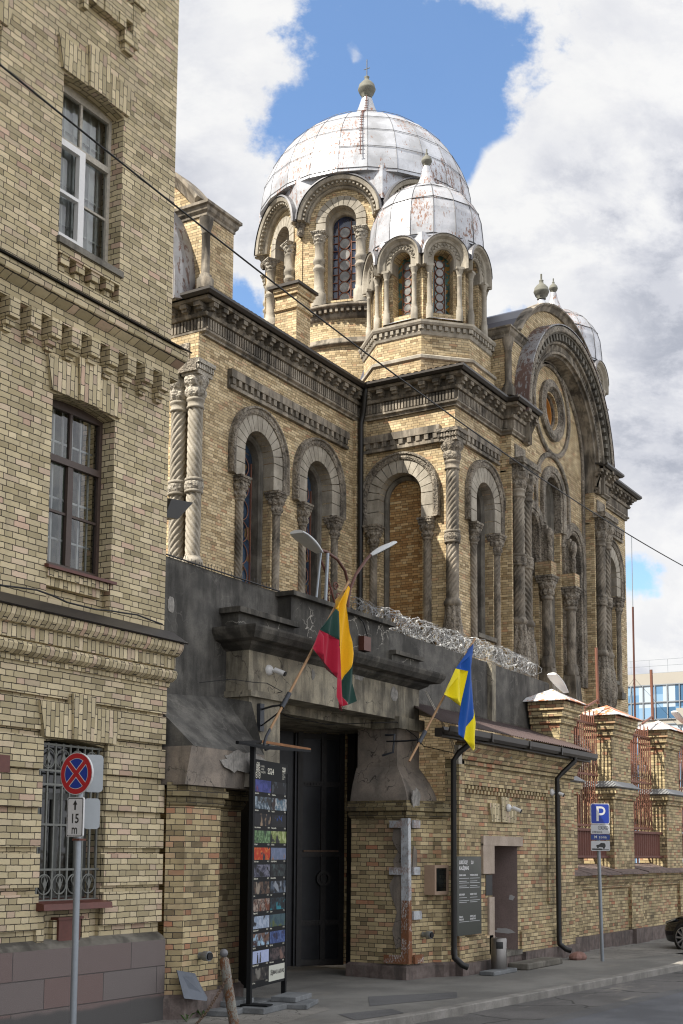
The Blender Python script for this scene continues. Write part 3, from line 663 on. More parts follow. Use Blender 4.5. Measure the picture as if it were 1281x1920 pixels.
# trio of windows
for c, r, s_ in trio:
    m = MB(); m.arc(FT, c, s_, [(r - .006, -.3), (r - .006, .05), (r + .05, .09), (r + .12, .06), (r + .13, .10), (r + .32, .12), (r + .34, .08), (r + .34, -.01)], 0, PI, 24, legs=(1.0 if c == 37.0 else (1.3 if c < 37 else 4.3)))
    o = m.obj('window_arch', 'carve', CH)
    j = MB(); j.arc(FT, c, s_, [(r - .27, -.55), (r - .27, -.40), (r - .20, -.33), (r - .17, -.36), (r - .13, -.24), (r - .06, -.18), (r + .005, -.20)], 0, PI, 20, legs=s_ - 7.4); j.obj('jamb_order', 'stoneD', o)  # jamb orders in the darker stone here too
    b = MB(); b.plate(FT, arch_loop(c, r, 7.4, s_), [], -.5, -.52, rim=False); b.obj('pane', 'glassd', o)
    t = MB(); z = 7.6
    while z < s_: t.tube([FT.p(c + (r - .2) * math.cos(k * PI / 8), -.46, z + .2 * math.sin(k * PI / 8)) for k in range(16)], .011, 4, closed=True); z += .42
    t.obj('tracery', 'rustbar', o)
# lattice columns between them with brick impost blocks and carved heads
def lattice():
    P = []; na = 48
    for i in range(120):
        z = 7.95 + 1.75 * i / 119; row = []
        for k in range(na):
            th = 2 * PI * k / na; a = abs(math.sin(2 * th + z * 7.6)); b = abs(math.sin(2 * th - z * 7.6)); q = min(a, b)
            r = .165 * (.88 + .13 * max(0, 1 - q / .22)) + .012 * (1 if q > .62 else 0); row.append((r * math.cos(th), r * math.sin(th), z))
        P.append(row)
    m = MB(); m.grid(P, None, True, True); m.lathe([(.17, 9.68), (.2, 9.7), (.2, 9.76), (.17, 9.8)], 0, 0, 24); m.lathe([(.22, 7.62), (.23, 7.72), (.2, 7.78), (.21, 7.88), (.17, 7.96)], 0, 0, 24)
    m.hexa([(-.27, -.27, 6.6), (.27, -.27, 6.6), (.27, .27, 6.6), (-.27, .27, 6.6), (-.19, -.19, 7.62), (.19, -.19, 7.62), (.19, .19, 7.62), (-.19, .19, 7.62)]); return m
lc = None
for x in (35.98, 37.95):
    if lc is None:
        lc = lattice().obj('lattice_column', 'stone', CH); q = leafy(9.8, 10.2, .17, .25, 8); q.add(abacus(.26, 10.2, 10.42)); q.obj('capital', 'carve', lc)
        b = MB(); b.box(-.21, -.23, 10.42, .21, .3, 10.85); b.obj('impost_brick', 'brickC', lc)
        hb = MB(); hb.lathe([(.06, 10.85), (.11, 10.95), (.08, 11.1), (.10, 11.25), (.07, 11.4), (.12, 11.55), (.14, 11.7), (.10, 11.85), (.03, 11.92)], 0, -.10, 14); hb.box(-.07, -.04, 10.85, .07, .25, 12.0); hb.obj('carved_head', 'carve', lc)
        for ch in lc.children: ch.location = (0, 0, 0)
        o = lc
    else: o = dup(lc, CH)
    o.location = Vector((x, 14.42, 0)) - Vector((37, 21.4, 0))
# --- roofs
rf = MB()
def corr(F0, p00, p10, p11, p01, n): rf.face([p00, p10, p11, p01], sm=False)
def ribs(a, b, c, d, n, h=.035):
    """ribbed sheet between edge a-b (eave) and d-c (top)"""
    a, b, c, d = map(Vector, (a, b, c, d)); nrm = (b - a).cross(d - a).normalized(); P0 = []; P1 = []
    for i in range(n * 4 + 1):
        t = i / (n * 4); o = nrm * (h * (0, .9, 1, .9)[i % 4] if i % 4 else 0); P0.append(a.lerp(b, t) + o); P1.append(d.lerp(c, t) + o)
    rf.grid([P0, P1], None, False)
ribs((XA - .4, YA - .42, 14.95), (XB - .05, YA - .42, 14.95), (XB + 3, YA + 2.6, 15.25), (XA + 1, YA + 2.6, 15.25), 42)
ribs((XB - .4, YA, 14.95), (XB - .4, YC - .42, 14.95), (32, 16.4, 15.75), (32, 16.5, 15.75), 16)
ribs((XB - .4, YC - .42, 14.95), (XC1, YC - .42, 14.95), (32.1, 16.4, 15.75), (32, 16.4, 15.75), 16)
ribs((XR - 2.9, YC - .42, 14.95), (XR + .4, YC - .42, 14.95), (42.1, 16.4, 15.75), (42, 16.4, 15.75), 16)
ribs((XB, YA, 14.96), (XB + .1, YA - .1, 14.96), (34, 18.8, 16.3), (33.5, 19.6, 16.3), 10)
rf.box(31.5, 18.5, 14.9, 43, 27, 15.2)
rf.obj('sheet_roof', 'roofB', CH)
rd = MB(); rd.box(33.9, YP + .95, 14.9, 40.1, 19, 17.1); a0 = math.acos(-3.9 / RG)
rd.arc(Fx(YP + .04), CX, zc, [(RG + .07, -.10), (RG + .07, -5.0)], PI - a0, a0, 12, cap=False); rd.obj('barrel_roof', 'roofD', CH); rd = MB(); a0 = math.acos(-3.4 / 4.2); rd.arc(Fy(XA + .3), -CY, 14.95, [(4.2, 0), (4.2, -1.0)], PI - a0, a0, 12, cap=False)
rd.obj('barrel_roof', 'roofD', CH)
# finials on the gable ridge
def finial(x, y, z, s_=1., par=CH, mat='finial', cross=False, cone=True):
    m = MB(); 
    if cone: m.lathe([(.42 * s_, z - .12 * s_), (.25 * s_, z + .15 * s_), (.16 * s_, z + .55 * s_), (.12 * s_, z + .62 * s_)], x, y, 16, mi=1)
    zz = z + .62 * s_; m.lathe([(.16 * s_, zz), (.19 * s_, zz + .03 * s_), (.14 * s_, zz + .07 * s_), (.25 * s_, zz + .16 * s_), (.31 * s_, zz + .30 * s_), (.325 * s_, zz + .34 * s_), (.31 * s_, zz + .37 * s_), (.28 * s_, zz + .5 * s_), (.18 * s_, zz + .62 * s_), (.10 * s_, zz + .68 * s_), (.08 * s_, zz + .78 * s_), (.10 * s_, zz + .82 * s_), (.05 * s_, zz + .86 * s_), (0, zz + .88 * s_)], x, y, 20, mi=0)
    if cross:
        m.tube([(x, y, zz + .85 * s_), (x, y, zz + 1.5 * s_)], .018, 6); m.tube([(x, y - .12, zz + 1.15 * s_), (x, y + .12, zz + 1.15 * s_)], .014, 6)
    else: m.tube([(x, y, zz + .85 * s_), (x, y, zz + 1.1 * s_)], .03 * s_ + .01, 6)
    return m.obj('finial', [mat, 'dome'], par)
finial(37, 14.9, 19.2, .78)
# --- small octagonal turrets
def turret(cx, cy):
    tz = MB(); Rb = 1.85
    def ngon(R, z, n=8, off=PI / 8): return [(cx + R * math.cos(off + 2 * PI * k / n), cy + R * math.sin(off + 2 * PI * k / n), z) for k in range(n)]
    def prism(R0, z0, R1, z1):
        a = ngon(R0, z0); b = ngon(R1, z1)
        for k in range(8): tz.face([a[k], a[(k + 1) % 8], b[(k + 1) % 8], b[k]])
    prism(1.95, 14.5, 1.95, 15.62); prism(1.95, 15.62, 1.84, 15.74); prism(1.84, 15.74, 1.84, 16.40)
    o = tz.obj('turret_base', 'brickC', CH)
    c = MB(); path = [p[:2] for p in ngon(1.84, 0)]
    c.sweep(path, [(0, 16.28), (.03, 16.30), (.05, 16.36), (.06, 16.38), (.03, 16.40), (.03, 16.54), (.12, 16.56), (.15, 16.62), (.15, 16.68), (-.4, 16.80)], closed=True)
    c.sweep([p[:2] for p in ngon(1.95, 0)], [(.0, 15.56), (.05, 15.58), (.05, 15.66), (-.1, 15.74)], closed=True)
    for q, d, nr, L in along(path + [path[0]], .17):
        F = F3((q.x, q.y, 0), (nr.x, nr.y)); c.fbox(F, -.045, .045, .0, .10, 16.43, 16.545)
    c.obj('turret_cornice', 'stoneL', o)
    # eight bays
    bays = None; ap = 1.50
    for k in range(8):
        if bays is None:
            F = F3((0, 0, 0), (1, 0)); hw = ap * math.tan(PI / 8) * 1.06; zsx = 18.62
            m = MB(); m.plate(F, [(-hw, 16.75), (hw, 16.75), (hw, zsx + .45), (0, zsx + .62), (-hw, zsx + .45)], [arch_loop(0, .30, 17.05, zsx - .02, 12)], ap, ap - .4); wb = m.obj('turret_bay', 'brickC', CH)
            s1 = MB(); s1.arc(F, 0, zsx, [(.294, ap - .3), (.294, ap + .06), (.34, ap + .10), (.46, ap + .10), (.48, ap + .14), (.54, ap + .17), (.60, ap + .26), (.655, ap + .28), (.66, ap - .1)], 0, PI, 20, legs=.28)
            s1.tube([F.p((.36 if i % 2 else .455) * math.cos(PI * i / 22), ap + .115, zsx + (.36 if i % 2 else .455) * math.sin(PI * i / 22)) for i in range(23)], .014, 4)
            s1.obj('arch_moulding', 'stoneL', wb)
            s2 = MB(); s2.arc(F, 0, zsx, [(.662, ap + .30), (.70, ap + .26), (.70, ap - .35)], 0.02, PI - .02, 20, cap=False); s2.obj('arch_flashing', 'seam', wb)
            sp_ = MB(); hb = .662; sp_.face([F.p(a, ap + .095, z) for a, z in [(-hb, 18.82), (-.63, 18.82)] + [(.66 * math.cos(t), zsx + .66 * math.sin(t)) for t in [PI - .31 - (PI - .62) * i / 16 for i in range(17)]] + [(.63, 18.82), (hb, 18.82), (hb, 19.34), (-hb, 19.34)]][::-1]); sp_.obj('spandrel_sheet', 'dome2', wb)
            s3 = MB()
            for sg in (-1, 1):
                p = F.p(sg * .44, ap + .12, 0)
                s3.lathe([(.10, 16.8), (.10, 17.15), (.075, 17.17), (.09, 17.23), (.066, 17.27), (.066, 18.1), (.08, 18.12), (.066, 18.14), (.075, 18.18), (.115, 18.32)], p[0], p[1], 16); s3.box(p[0] - .12, p[1] - .115, 18.32, p[0] + .10, p[1] + .115, 18.39)
            s3.obj('colonnette', 'stoneL', wb)
            s4 = MB(); s4.plate(F, arch_loop(0, .30, 17.05, zsx - .02, 12), [], ap - .32, ap - .33, rim=False); s4.obj('pane', 'glassst', wb)
            s5 = MB(); s6 = MB(); z = 17.16
            while z < zsx + .1:
                pts = [(F.p(.12 * math.cos(a * PI / 10), ap - .30, z + .12 * math.sin(a * PI / 10))) for a in range(20)]; s5.tube(pts, .014, 4, closed=True); s6.face([F.p(.118 * math.cos(a * PI / 10), ap - .305, z + .118 * math.sin(a * PI / 10)) for a in range(20)]); z += .245
            for a in (-.15, .15): s5.fbox(F, a - .008, a + .008, ap - .31, ap - .29, 17.05, zsx + .1)
            s5.obj('tracery', 'rustbar', wb); s6.obj('round_glass', 'glassr', wb)
            s7 = MB(); s7.face([F.p(-.34, ap - .3, 17.1), F.p(.34, ap - .3, 17.1), F.p(.40, ap + .22, 16.80), F.p(-.40, ap + .22, 16.80)][::-1]); s7.obj('sill', 'dome', wb)
            for ch in wb.children: ch.location = (0, 0, 0)
            bays = wb; b = wb
        else: b = dup(bays, CH)
        b.location = Vector((cx, cy, 0)) - Vector((37, 21.4, 0)); b.rotation_euler = (0, 0, k * PI / 4)
        TB.append(b)
    d = MB(); n = 16
    prof = [(1.45, 19.22), (1.70, 19.24), (1.69, 19.6)] + [(1.665 * math.cos(t * PI / 16), 19.85 + 1.63 * math.sin(t * PI / 16)) for t in range(0, 7)] + [(.34, 21.52), (.24, 21.72), (.15, 21.98), (.11, 22.20)]
    d.lathe(prof, cx, cy, n, a0=PI / 16, sm=False); do = d.obj('dome', 'dome2', CH)
    sm_ = MB()
    for k in range(n):
        a = PI / 16 + 2 * PI * k / n; sm_.tube([(cx + (r + .004) * math.cos(a), cy + (r + .004) * math.sin(a), z) for r, z in prof[1:-4]], .014, 4)
    for r, z in ((1.71, 19.3), (1.56, 20.46), (1.19, 21.0)):
        sm_.tube([(cx + r * math.cos(PI / 16 + 2 * PI * k / n), cy + r * math.sin(PI / 16 + 2 * PI * k / n), z + .03 * math.sin(k * 2.3)) for k in range(n)], .013, 4, closed=True)
    sm_.obj('standing_seam', 'seam', do)
    f = finial(cx, cy, 21.90, .5, do, cone=False); 
    # move the ball onto the neck
    return o
TB = []
M['glassst'] = glass('stained_glass', (.05, .12, .11), .4, var=(.26, .14, .03), vs=4.)
turret(32.0, 16.45); turret(42.0, 16.45)
# --- main drum and dome
dr = MB(); A0 = R_(195.5)
dr.lathe([(3.45, 14.8), (3.45, 18.15)], CX, CY, 64, R0=3.45); dr.lathe([(3.38, 18.35), (3.38, 19.05)], CX, CY, 64, R0=3.38)
dro = dr.obj('drum', 'brickC', CH)
ds = MB(); ds.lathe([(3.44, 18.12), (3.56, 18.15), (3.56, 18.22), (3.50, 18.26), (3.52, 18.34), (3.40, 18.40)], CX, CY, 64)
ds.lathe([(3.37, 19.02), (3.44, 19.06), (3.48, 19.16), (3.46, 19.2), (3.46, 19.34), (3.64, 19.37), (3.66, 19.46), (3.30, 19.52)], CX, CY, 64)
for k in range(120):
    a = 2 * PI * k / 120; F = F3((CX + 3.46 * math.cos(a), CY + 3.46 * math.sin(a), 0), (math.cos(a), math.sin(a))); ds.fbox(F, -.045, .045, -.02, .13, 19.21, 19.335)
ds.obj('drum_cornice', 'stone', dro)
M['glassdr'] = glass('sky_lit_drum_glass', (.02, .03, .07), .6)
ap = 3.22; zsd = 22.42; bay = None
for k in range(8):
    a = A0 + k * PI / 4
    if bay is None:
        F = F3((0, 0, 0), (1, 0)); hw = ap * math.tan(PI / 8) * 1.03
        m = MB(); m.plate(F, [(-hw, 19.45), (hw, 19.45), (hw, 23.0), (0, 23.75), (-hw, 23.0)], [arch_loop(0, .52, 19.75, zsd, 14)], ap, ap - .6); wb = m.obj('drum_bay', 'brickC', CH)
        s1 = MB()
        for i in range(11): s1.arc(F, 0, zsd, [(.514, ap - .3), (.514, ap + .05), (.84, ap + .05), (.84, ap - .02)], PI * i / 11 + .014, PI * (i + 1) / 11 - .014, 3)
        for sg in (-1, 1): s1.fbox(F, min(sg * .514, sg * .84), max(sg * .514, sg * .84), ap - .3, ap + .05, 22.02, 22.40)
        s1.arc(F, 0, zsd, [(1.06, ap - .02), (1.06, ap + .10), (1.10, ap + .16), (1.14, ap + .12), (1.16, ap + .20), (1.24, ap + .22), (1.26, ap + .36), (1.36, ap + .40), (1.40, ap + .37), (1.41, ap - .1)], .02, PI - .02, 26)
        for i in range(26):
            b = PI * (i + .5) / 26; c, s_ = math.cos(b), math.sin(b); s1.fbox(F, 1.2 * c - .03, 1.2 * c + .03, ap + .20, ap + .32, zsd + 1.2 * s_ - .03, zsd + 1.2 * s_ + .03)
        s1.obj('arch_moulding', 'stoneL', wb)
        s2 = MB(); s2.arc(F, 0, zsd, [(1.395, ap + .43), (1.45, ap + .40), (1.46, ap - .5)], .03, PI - .03, 26, cap=False); s2.obj('arch_flashing', 'seam', wb)
        sp_ = MB(); hb = 1.435; sp_.face([F.p(a, ap + .24, z) for a, z in [(-hb, 22.9), (-1.34, 22.9)] + [(1.41 * math.cos(t), zsd + 1.41 * math.sin(t)) for t in [PI - .345 - (PI - .69) * i / 24 for i in range(25)]] + [(1.34, 22.9), (hb, 22.9), (hb, 24.02), (-hb, 24.02)]][::-1]); sp_.obj('spandrel_sheet', 'dome', wb)
        for sg in (-1, 1):
            p = F.p(sg * .70, ap + .10, 0); s3 = MB()
            s3.lathe([(.24, 19.5), (.24, 19.95), (.17, 20.0), (.19, 20.1), (.16, 20.16), (.155, 20.72), (.2, 20.76), (.2, 20.82), (.165, 20.86), (.15, 20.95), (.2, 21.0), (.2, 21.1), (.15, 21.2), (.145, 21.62), (.18, 21.65), (.15, 21.69)], p[0], p[1], 20)
            s3.obj('colonnette', 'stoneL', wb)
            lf = leafy(21.69, 21.92, .15, .21, 8, 32, 8); lf.add(abacus(.22, 21.92, 22.03)); lf.v = [(x + p[0], y + p[1], z) for x, y, z in lf.v]; lf.obj('capital', 'carveL', wb)
        cb = leafy(22.0, 22.55, .06, .2, 8, 24, 8); q = (ap / math.cos(PI / 8)) * 1.02; cb.v = [(x * .8 + q * math.cos(PI / 8), y * .8 + q * math.sin(PI / 8), z) for x, y, z in cb.v]; cb.obj('corbel', 'carve', wb)
        s4 = MB(); s4.plate(F, arch_loop(0, .52, 19.75, zsd, 14), [], ap - .5, ap - .51, rim=False); s4.obj('pane', 'glassdr', wb)
        s5 = MB(); s6 = MB(); z = 20.0
        while z < zsd + .15:
            s5.tube([(F.p(.185 * math.cos(b * PI / 10), ap - .46, z + .185 * math.sin(b * PI / 10))) for b in range(20)], .016, 4, closed=True); s6.face([F.p(.18 * math.cos(b * PI / 10), ap - .47, z + .18 * math.sin(b * PI / 10)) for b in range(20)]); z += .375
        for b in (-.22, .22, -.42, .42): s5.fbox(F, b - .012, b + .012, ap - .49, ap - .45, 19.75, zsd + .2)
        for zz in range(9): s5.fbox(F, -.42, -.22, ap - .49, ap - .46, 20 + zz * .27, 20.02 + zz * .27); s5.fbox(F, .22, .42, ap - .49, ap - .46, 20 + zz * .27, 20.02 + zz * .27)
        s5.obj('tracery', 'rustbar', wb); s6.obj('round_glass', 'glassr', wb)
        jm = MB(); jm.arc(F, 0, zsd, [(.40, ap - .52), (.40, ap - .36), (.46, ap - .30), (.525, ap - .28)], 0, PI, 18, legs=zsd - 19.75); jm.obj('jamb_order', 'stoneL', wb)
        s7 = MB(); s7.face([F.p(-.46, ap - .45, 19.80), F.p(.46, ap - .45, 19.80), F.p(.5, ap + .38, 19.50), F.p(-.5, ap + .38, 19.50)][::-1]); s7.obj('sill', 'dome', wb)
        for ch in wb.children: ch.location = (0, 0, 0)
        bay = wb; b_ = wb
    else: b_ = dup(bay, CH)
    b_.location = (0, 0, 0); b_.rotation_euler = (0, 0, a)

dm = MB(); n = 24
prof = [(3.35, 23.80), (3.60, 23.82), (3.74, 23.84)] + [(3.72 * math.cos(t * PI / 22), 23.86 + 3.60 * math.sin(t * PI / 22)) for t in range(1, 10)] + [(.62, 27.50), (.44, 27.85), (.30, 28.2), (.19, 28.55)]
dm.lathe(prof, CX, CY, n, a0=A0, sm=False); do = dm.obj('dome', 'dome', CH)
sm_ = MB()
for k in range(n):
    a = A0 + 2 * PI * k / n; q = 2 + (k % 3 == 1) * 0; sm_.tube([(CX + (r + .005) * math.cos(a), CY + (r + .005) * math.sin(a), z) for r, z in prof[q:-3]], .010, 4)
for r, z in ((3.74, 23.95), (3.62, 24.75), (3.33, 25.5), (2.84, 26.22), (2.15, 26.84), (1.25, 27.28)):
    sm_.tube([(CX + r * math.cos(A0 + PI * k / n), CY + r * math.sin(A0 + PI * k / n), z) if k % 2 == 0 else (CX + r * math.cos(PI / n) * math.cos(A0 + PI * k / n), CY + r * math.cos(PI / n) * math.sin(A0 + PI * k / n), z) for k in range(2 * n)], .010, 4, closed=True)
sm_.obj('standing_seam', 'seam', do)
finial(CX, CY, 27.98, .98, do, cross=True, cone=False)
ld = MB(); a = R_(207)
for i in range(3, len(prof) - 1):
    r0, z0 = prof[i]; r1, z1 = prof[i + 1]
    for t in (0, .34, .67): r = r0 + (r1 - r0) * t + .06; z = z0 + (z1 - z0) * t; p = (CX + r * math.cos(a), CY + r * math.sin(a)); ld.tube([(p[0] + .06 * math.sin(a), p[1] - .06 * math.cos(a), z), (p[0] - .06 * math.sin(a), p[1] + .06 * math.cos(a), z)], .012, 4)
ld.tube([(CX + (r + .06) * math.cos(a), CY + (r + .06) * math.sin(a), z) for r, z in prof[3:]], .016, 4); ld.obj('climbing_chain', 'rustdark', do)
# chimney on the aisle roof and downpipes
ck = MB(); ck.box(27.9, 18.3, 14.5, 28.6, 19.0, 17.35); ck.sweep([(27.9, 19.0), (27.9, 18.3), (28.6, 18.3), (28.6, 19.0)], [(0, 16.7), (.05, 16.73), (.05, 16.8), (0, 16.82)]); ck.sweep([(27.9, 19.0), (27.9, 18.3), (28.6, 18.3), (28.6, 19.0)], [(0, 17.1), (.06, 17.13), (.06, 17.2), (.1, 17.24), (.1, 17.34)])
cko = ck.obj('chimney', 'brickC', CH); c2 = MB(); c2.box(27.74, 18.14, 17.34, 28.76, 19.16, 17.42); c2.obj('chimney_cap', 'gutter', cko)
dp = MB(); dp.tube([(29.72, 17.16, 14.85), (29.72, 17.2, 14.6), (29.86, 17.33, 14.2), (29.86, 17.40, 13.9), (29.86, 17.40, 5)], .075, 10)
dp.obj('downpipe', 'pipe', CH)

# ================================================================== LEFT BUILDING
LBX, LY = 12.9, 10.45
lb = thing('prison_building', 'tall yellow brick building with banded ground floor and barred windows, left of the gate', 'building', (6, 16, 0))
FL = Fx(LY); FLb = Fx(10.38)
HT = 16.5
m = MB()
cols = [(10.74, 11.84), (8.62, 9.72), (6.5, 7.6)]
def flat_open(x0, x1, z0, z1, rise=.06, n=6): return [(x0, z0), (x1, z0), (x1, z1 - rise * 0)] + [(x1 + (x0 - x1) * i / n, z1 + rise * math.sin(PI * i / n)) for i in range(1, n)] + [(x0, z1)]
ops = []
for x0, x1 in cols:
    ops.append(flat_open(x0, x1, 8.94, 11.44)); ops.append(flat_open(x0, x1, 4.98, 7.42)); ops.append(flat_open(x0, x1, 12.95, 15.4))
m.plate(FL, [(-6, 4.3), (LBX, 4.3), (LBX, HT), (-6, HT)], ops, 0, -.34)
# sides and back
m.face([(LBX, LY, 0), (LBX, 26, 0), (LBX, 26, HT), (LBX, LY, HT)]); m.face([(LBX, 26, 0), (-6, 26, 0), (-6, 26, HT), (LBX, 26, HT)]); m.face([(-6, LY, HT), (LBX, LY, HT), (LBX, 26, HT), (-6, 26, HT)])
m.obj('wall', 'brickL', lb)
# recessed panels under the windows
for x0, x1 in cols:
    for z0, z1 in ((4.98, 5.42), (8.94, 9.36)): pn = MB(); pn.box(x0, LY + .12, z0, x1, LY + .3, z1); pn.obj('under_window_panel', 'brickL', lb)
# ground floor with banded rustication
gb = MB(); opg = [flat_open(x0 - .02, x1 - .04, 1.02, 3.32, .05) for x0, x1 in cols]
gb.plate(FLb, [(-6, .95), (LBX, .95), (LBX, 4.4), (-6, 4.4)], opg, -.06, -.42)
bz = [3.79, 3.37, 2.93, 2.49, 2.05, 1.60, 1.13]
def band(z0, z1):
    xs = [-6]
    for x0, x1 in sorted(cols): xs += [x0 - .02, x1 - .04]
    xs.append(LBX)
    segs = [(-6, LBX)] if z0 > 3.35 else [(xs[i], xs[i + 1]) for i in range(0, len(xs), 2)]
    for a, b in segs: gb.box(a, 10.38, z0, b, 10.45, z1)
band(3.83, 4.22)
for i in range(len(bz) - 1): band(bz[i + 1] + .075, bz[i])
gb.obj('banded_wall', 'brickL', lb)
# string courses
lcn = MB(); lcn.sweep([(-6, LY), (LBX + .02, LY)], [(0, 4.16), (.10, 4.18), (.10, 4.24), (.14, 4.24), (.20, 4.28), (.22, 4.34), (.20, 4.38), (.14, 4.40), (.18, 4.41), (.18, 4.56), (.24, 4.57), (.30, 4.64), (.32, 4.72), (0, 4.86)]); lcn.obj('string_course', 'brickLs', lb)
lcm = MB(); lcm.sweep([(-6, LY), (LBX + .06, LY)], [(.10, 4.845), (.345, 4.72), (.36, 4.735), (.10, 4.90), (0, 4.93)]); lcm.obj('course_flashing', 'gutter', lb)
mc = MB(); mc.sweep([(-6, LY), (LBX + .02, LY)], [(0, 8.24), (.12, 8.25), (.12, 8.42), (.16, 8.44), (.26, 8.5), (.28, 8.58), (.26, 8.62), (0, 8.78)])
x = -5.9
while x < LBX - .1:
    mc.box(x, LY, 8.02, x + .16, LY - .17, 8.245); mc.box(x + .01, LY, 7.94, x + .15, LY - .11, 8.02); mc.box(x + .02, LY, 7.88, x + .14, LY - .06, 7.94); x += .335
mc.obj('bracketed_course', 'brickL', lb)
mf = MB(); mf.sweep([(-6, LY), (LBX + .06, LY)], [(.05, 8.745), (.305, 8.61), (.32, 8.625), (.05, 8.79), (0, 8.81)]); mf.obj('course_flashing', 'gutter', lb)
# lintels of soldier bricks with a raised key block
def lintel(F, x0, x1, z0, b=.0, key=(.42, .56), h=.40):
    q = MB(); w = x1 - x0; e = .09
    def tri(a0, a1, h0, bb): t0 = x0 + w * a0; t1 = x0 + w * a1; s0 = (a0 - .5) * 2 * e; s1 = (a1 - .5) * 2 * e; q.hexa([F.p(t0, bb, z0), F.p(t1, bb, z0), F.p(t1, b - .05, z0), F.p(t0, b - .05, z0), F.p(t0 + s0, bb, z0 + h0), F.p(t1 + s1, bb, z0 + h0), F.p(t1 + s1, b - .05, z0 + h0), F.p(t0 + s0, b - .05, z0 + h0)])
    tri(0, .36, h, b + .045); tri(.36, .64, h + .13, b + .075); tri(.64, 1, h, b + .045); return q
for x0, x1 in cols:
    for z in (11.47, 7.45): lintel(FL, x0 - .05, x1 + .06, z).obj('lintel', 'brickLs', lb)
    lintel(FL, x0 - .05, x1 + .06, 3.37, b=.07).obj('lintel', 'brickLs', lb)
# relief work under the top windows
for x0, x1 in cols[:2]:
    rl = MB()
    rl.box(x0, LY, 12.72, x0 + .22, LY - .10, 13.0); rl.box(x0 + .22, LY, 12.42, x0 + .30, LY - .08, 13.0)
    for i in range(5): rl.box(x0 + .28 + i * .14, LY, 12.55, x0 + .42 + i * .14 - .02, LY - .12 + .01 * (i % 2), 12.72)
    rl.box(x0 + .05, LY, 12.72, x1 + .05, LY - .09, 12.95); rl.box(x1 - .14, LY, 12.40, x1 + .12, LY - .10, 12.56); rl.box(x1 - .10, LY, 12.30, x1 + .07, LY - .07, 12.40); rl.box(x1 + .02, LY, 12.56, x1 + .16, LY - .1, 13.3); rl.box(x1 + .0, LY, 13.0, x1 + .22, LY - .14, 13.14)
    rl.obj('brick_relief', 'brickL', lb)
# windows
def sash(x0, x1, z0, z1, fm, openm=False, b=-.20, par=lb):
    F = FL; w = x1 - x0; q = MB(); t = .055; mid = (x0 + x1) / 2; zt = z0 + (z1 - z0) * .66
    q.fbox(F, x0, x0 + t, b - .06, b, z0, z1 + .05); q.fbox(F, x1 - t, x1, b - .06, b, z0, z1 + .05); q.fbox(F, x0 + t, x1 - t, b - .06, b, z0, z0 + t); q.fbox(F, x0 + t, x1 - t, b - .06, b, z1 - t, z1 + .05)
    q.fbox(F, x0 + t, x1 - t, b - .05, b + .02, zt - .04, zt + .04); q.fbox(F, mid - .045, mid + .045, b - .055, b + .005, z0 + t, zt - .04); q.fbox(F, mid - .02, mid + .02, b - .05, b - .01, zt + .04, z1 - t)
    zm = z0 + (zt - z0) * .52
    for a0, a1 in ((x0 + t, mid - .045), (mid + .045, x1 - t)): q.fbox(F, a0, a1, b - .05, b - .015, zm - .015, zm + .015)
    wdw = q.obj('window', fm, par)
    gq = MB(); gq.face([F.p(x0, b - .035, z0), F.p(x1, b - .035, z0), F.p(x1, b - .035, z1 + .05), F.p(x0, b - .035, z1 + .05)]); gq.obj('pane', 'clear', wdw)
    ins = MB(); n = 7
    for i in range(n): a = x0 + w * (i + .5) / n; ins.fbox(F, a - .011, a + .011, b - .16, b - .14, z0, z1)
    for zz in (.2, .45, .8): ins.fbox(F, x0, x1, b - .165, b - .15, z0 + (z1 - z0) * zz - .012, z0 + (z1 - z0) * zz + .012)
    ins.obj('inner_bars', 'white', wdw)
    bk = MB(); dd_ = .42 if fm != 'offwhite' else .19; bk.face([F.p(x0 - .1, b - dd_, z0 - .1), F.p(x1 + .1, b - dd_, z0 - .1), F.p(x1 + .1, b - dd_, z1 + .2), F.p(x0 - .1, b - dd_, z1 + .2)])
    bk.face([F.p(x0, b - .1, z0), F.p(x1, b - .1, z0), F.p(x1, b - .42, z0), F.p(x0, b - .42, z0)]); bk.obj('room_backing', 'room_reflection' if fm != 'offwhite' else 'curtain', wdw)
    return wdw
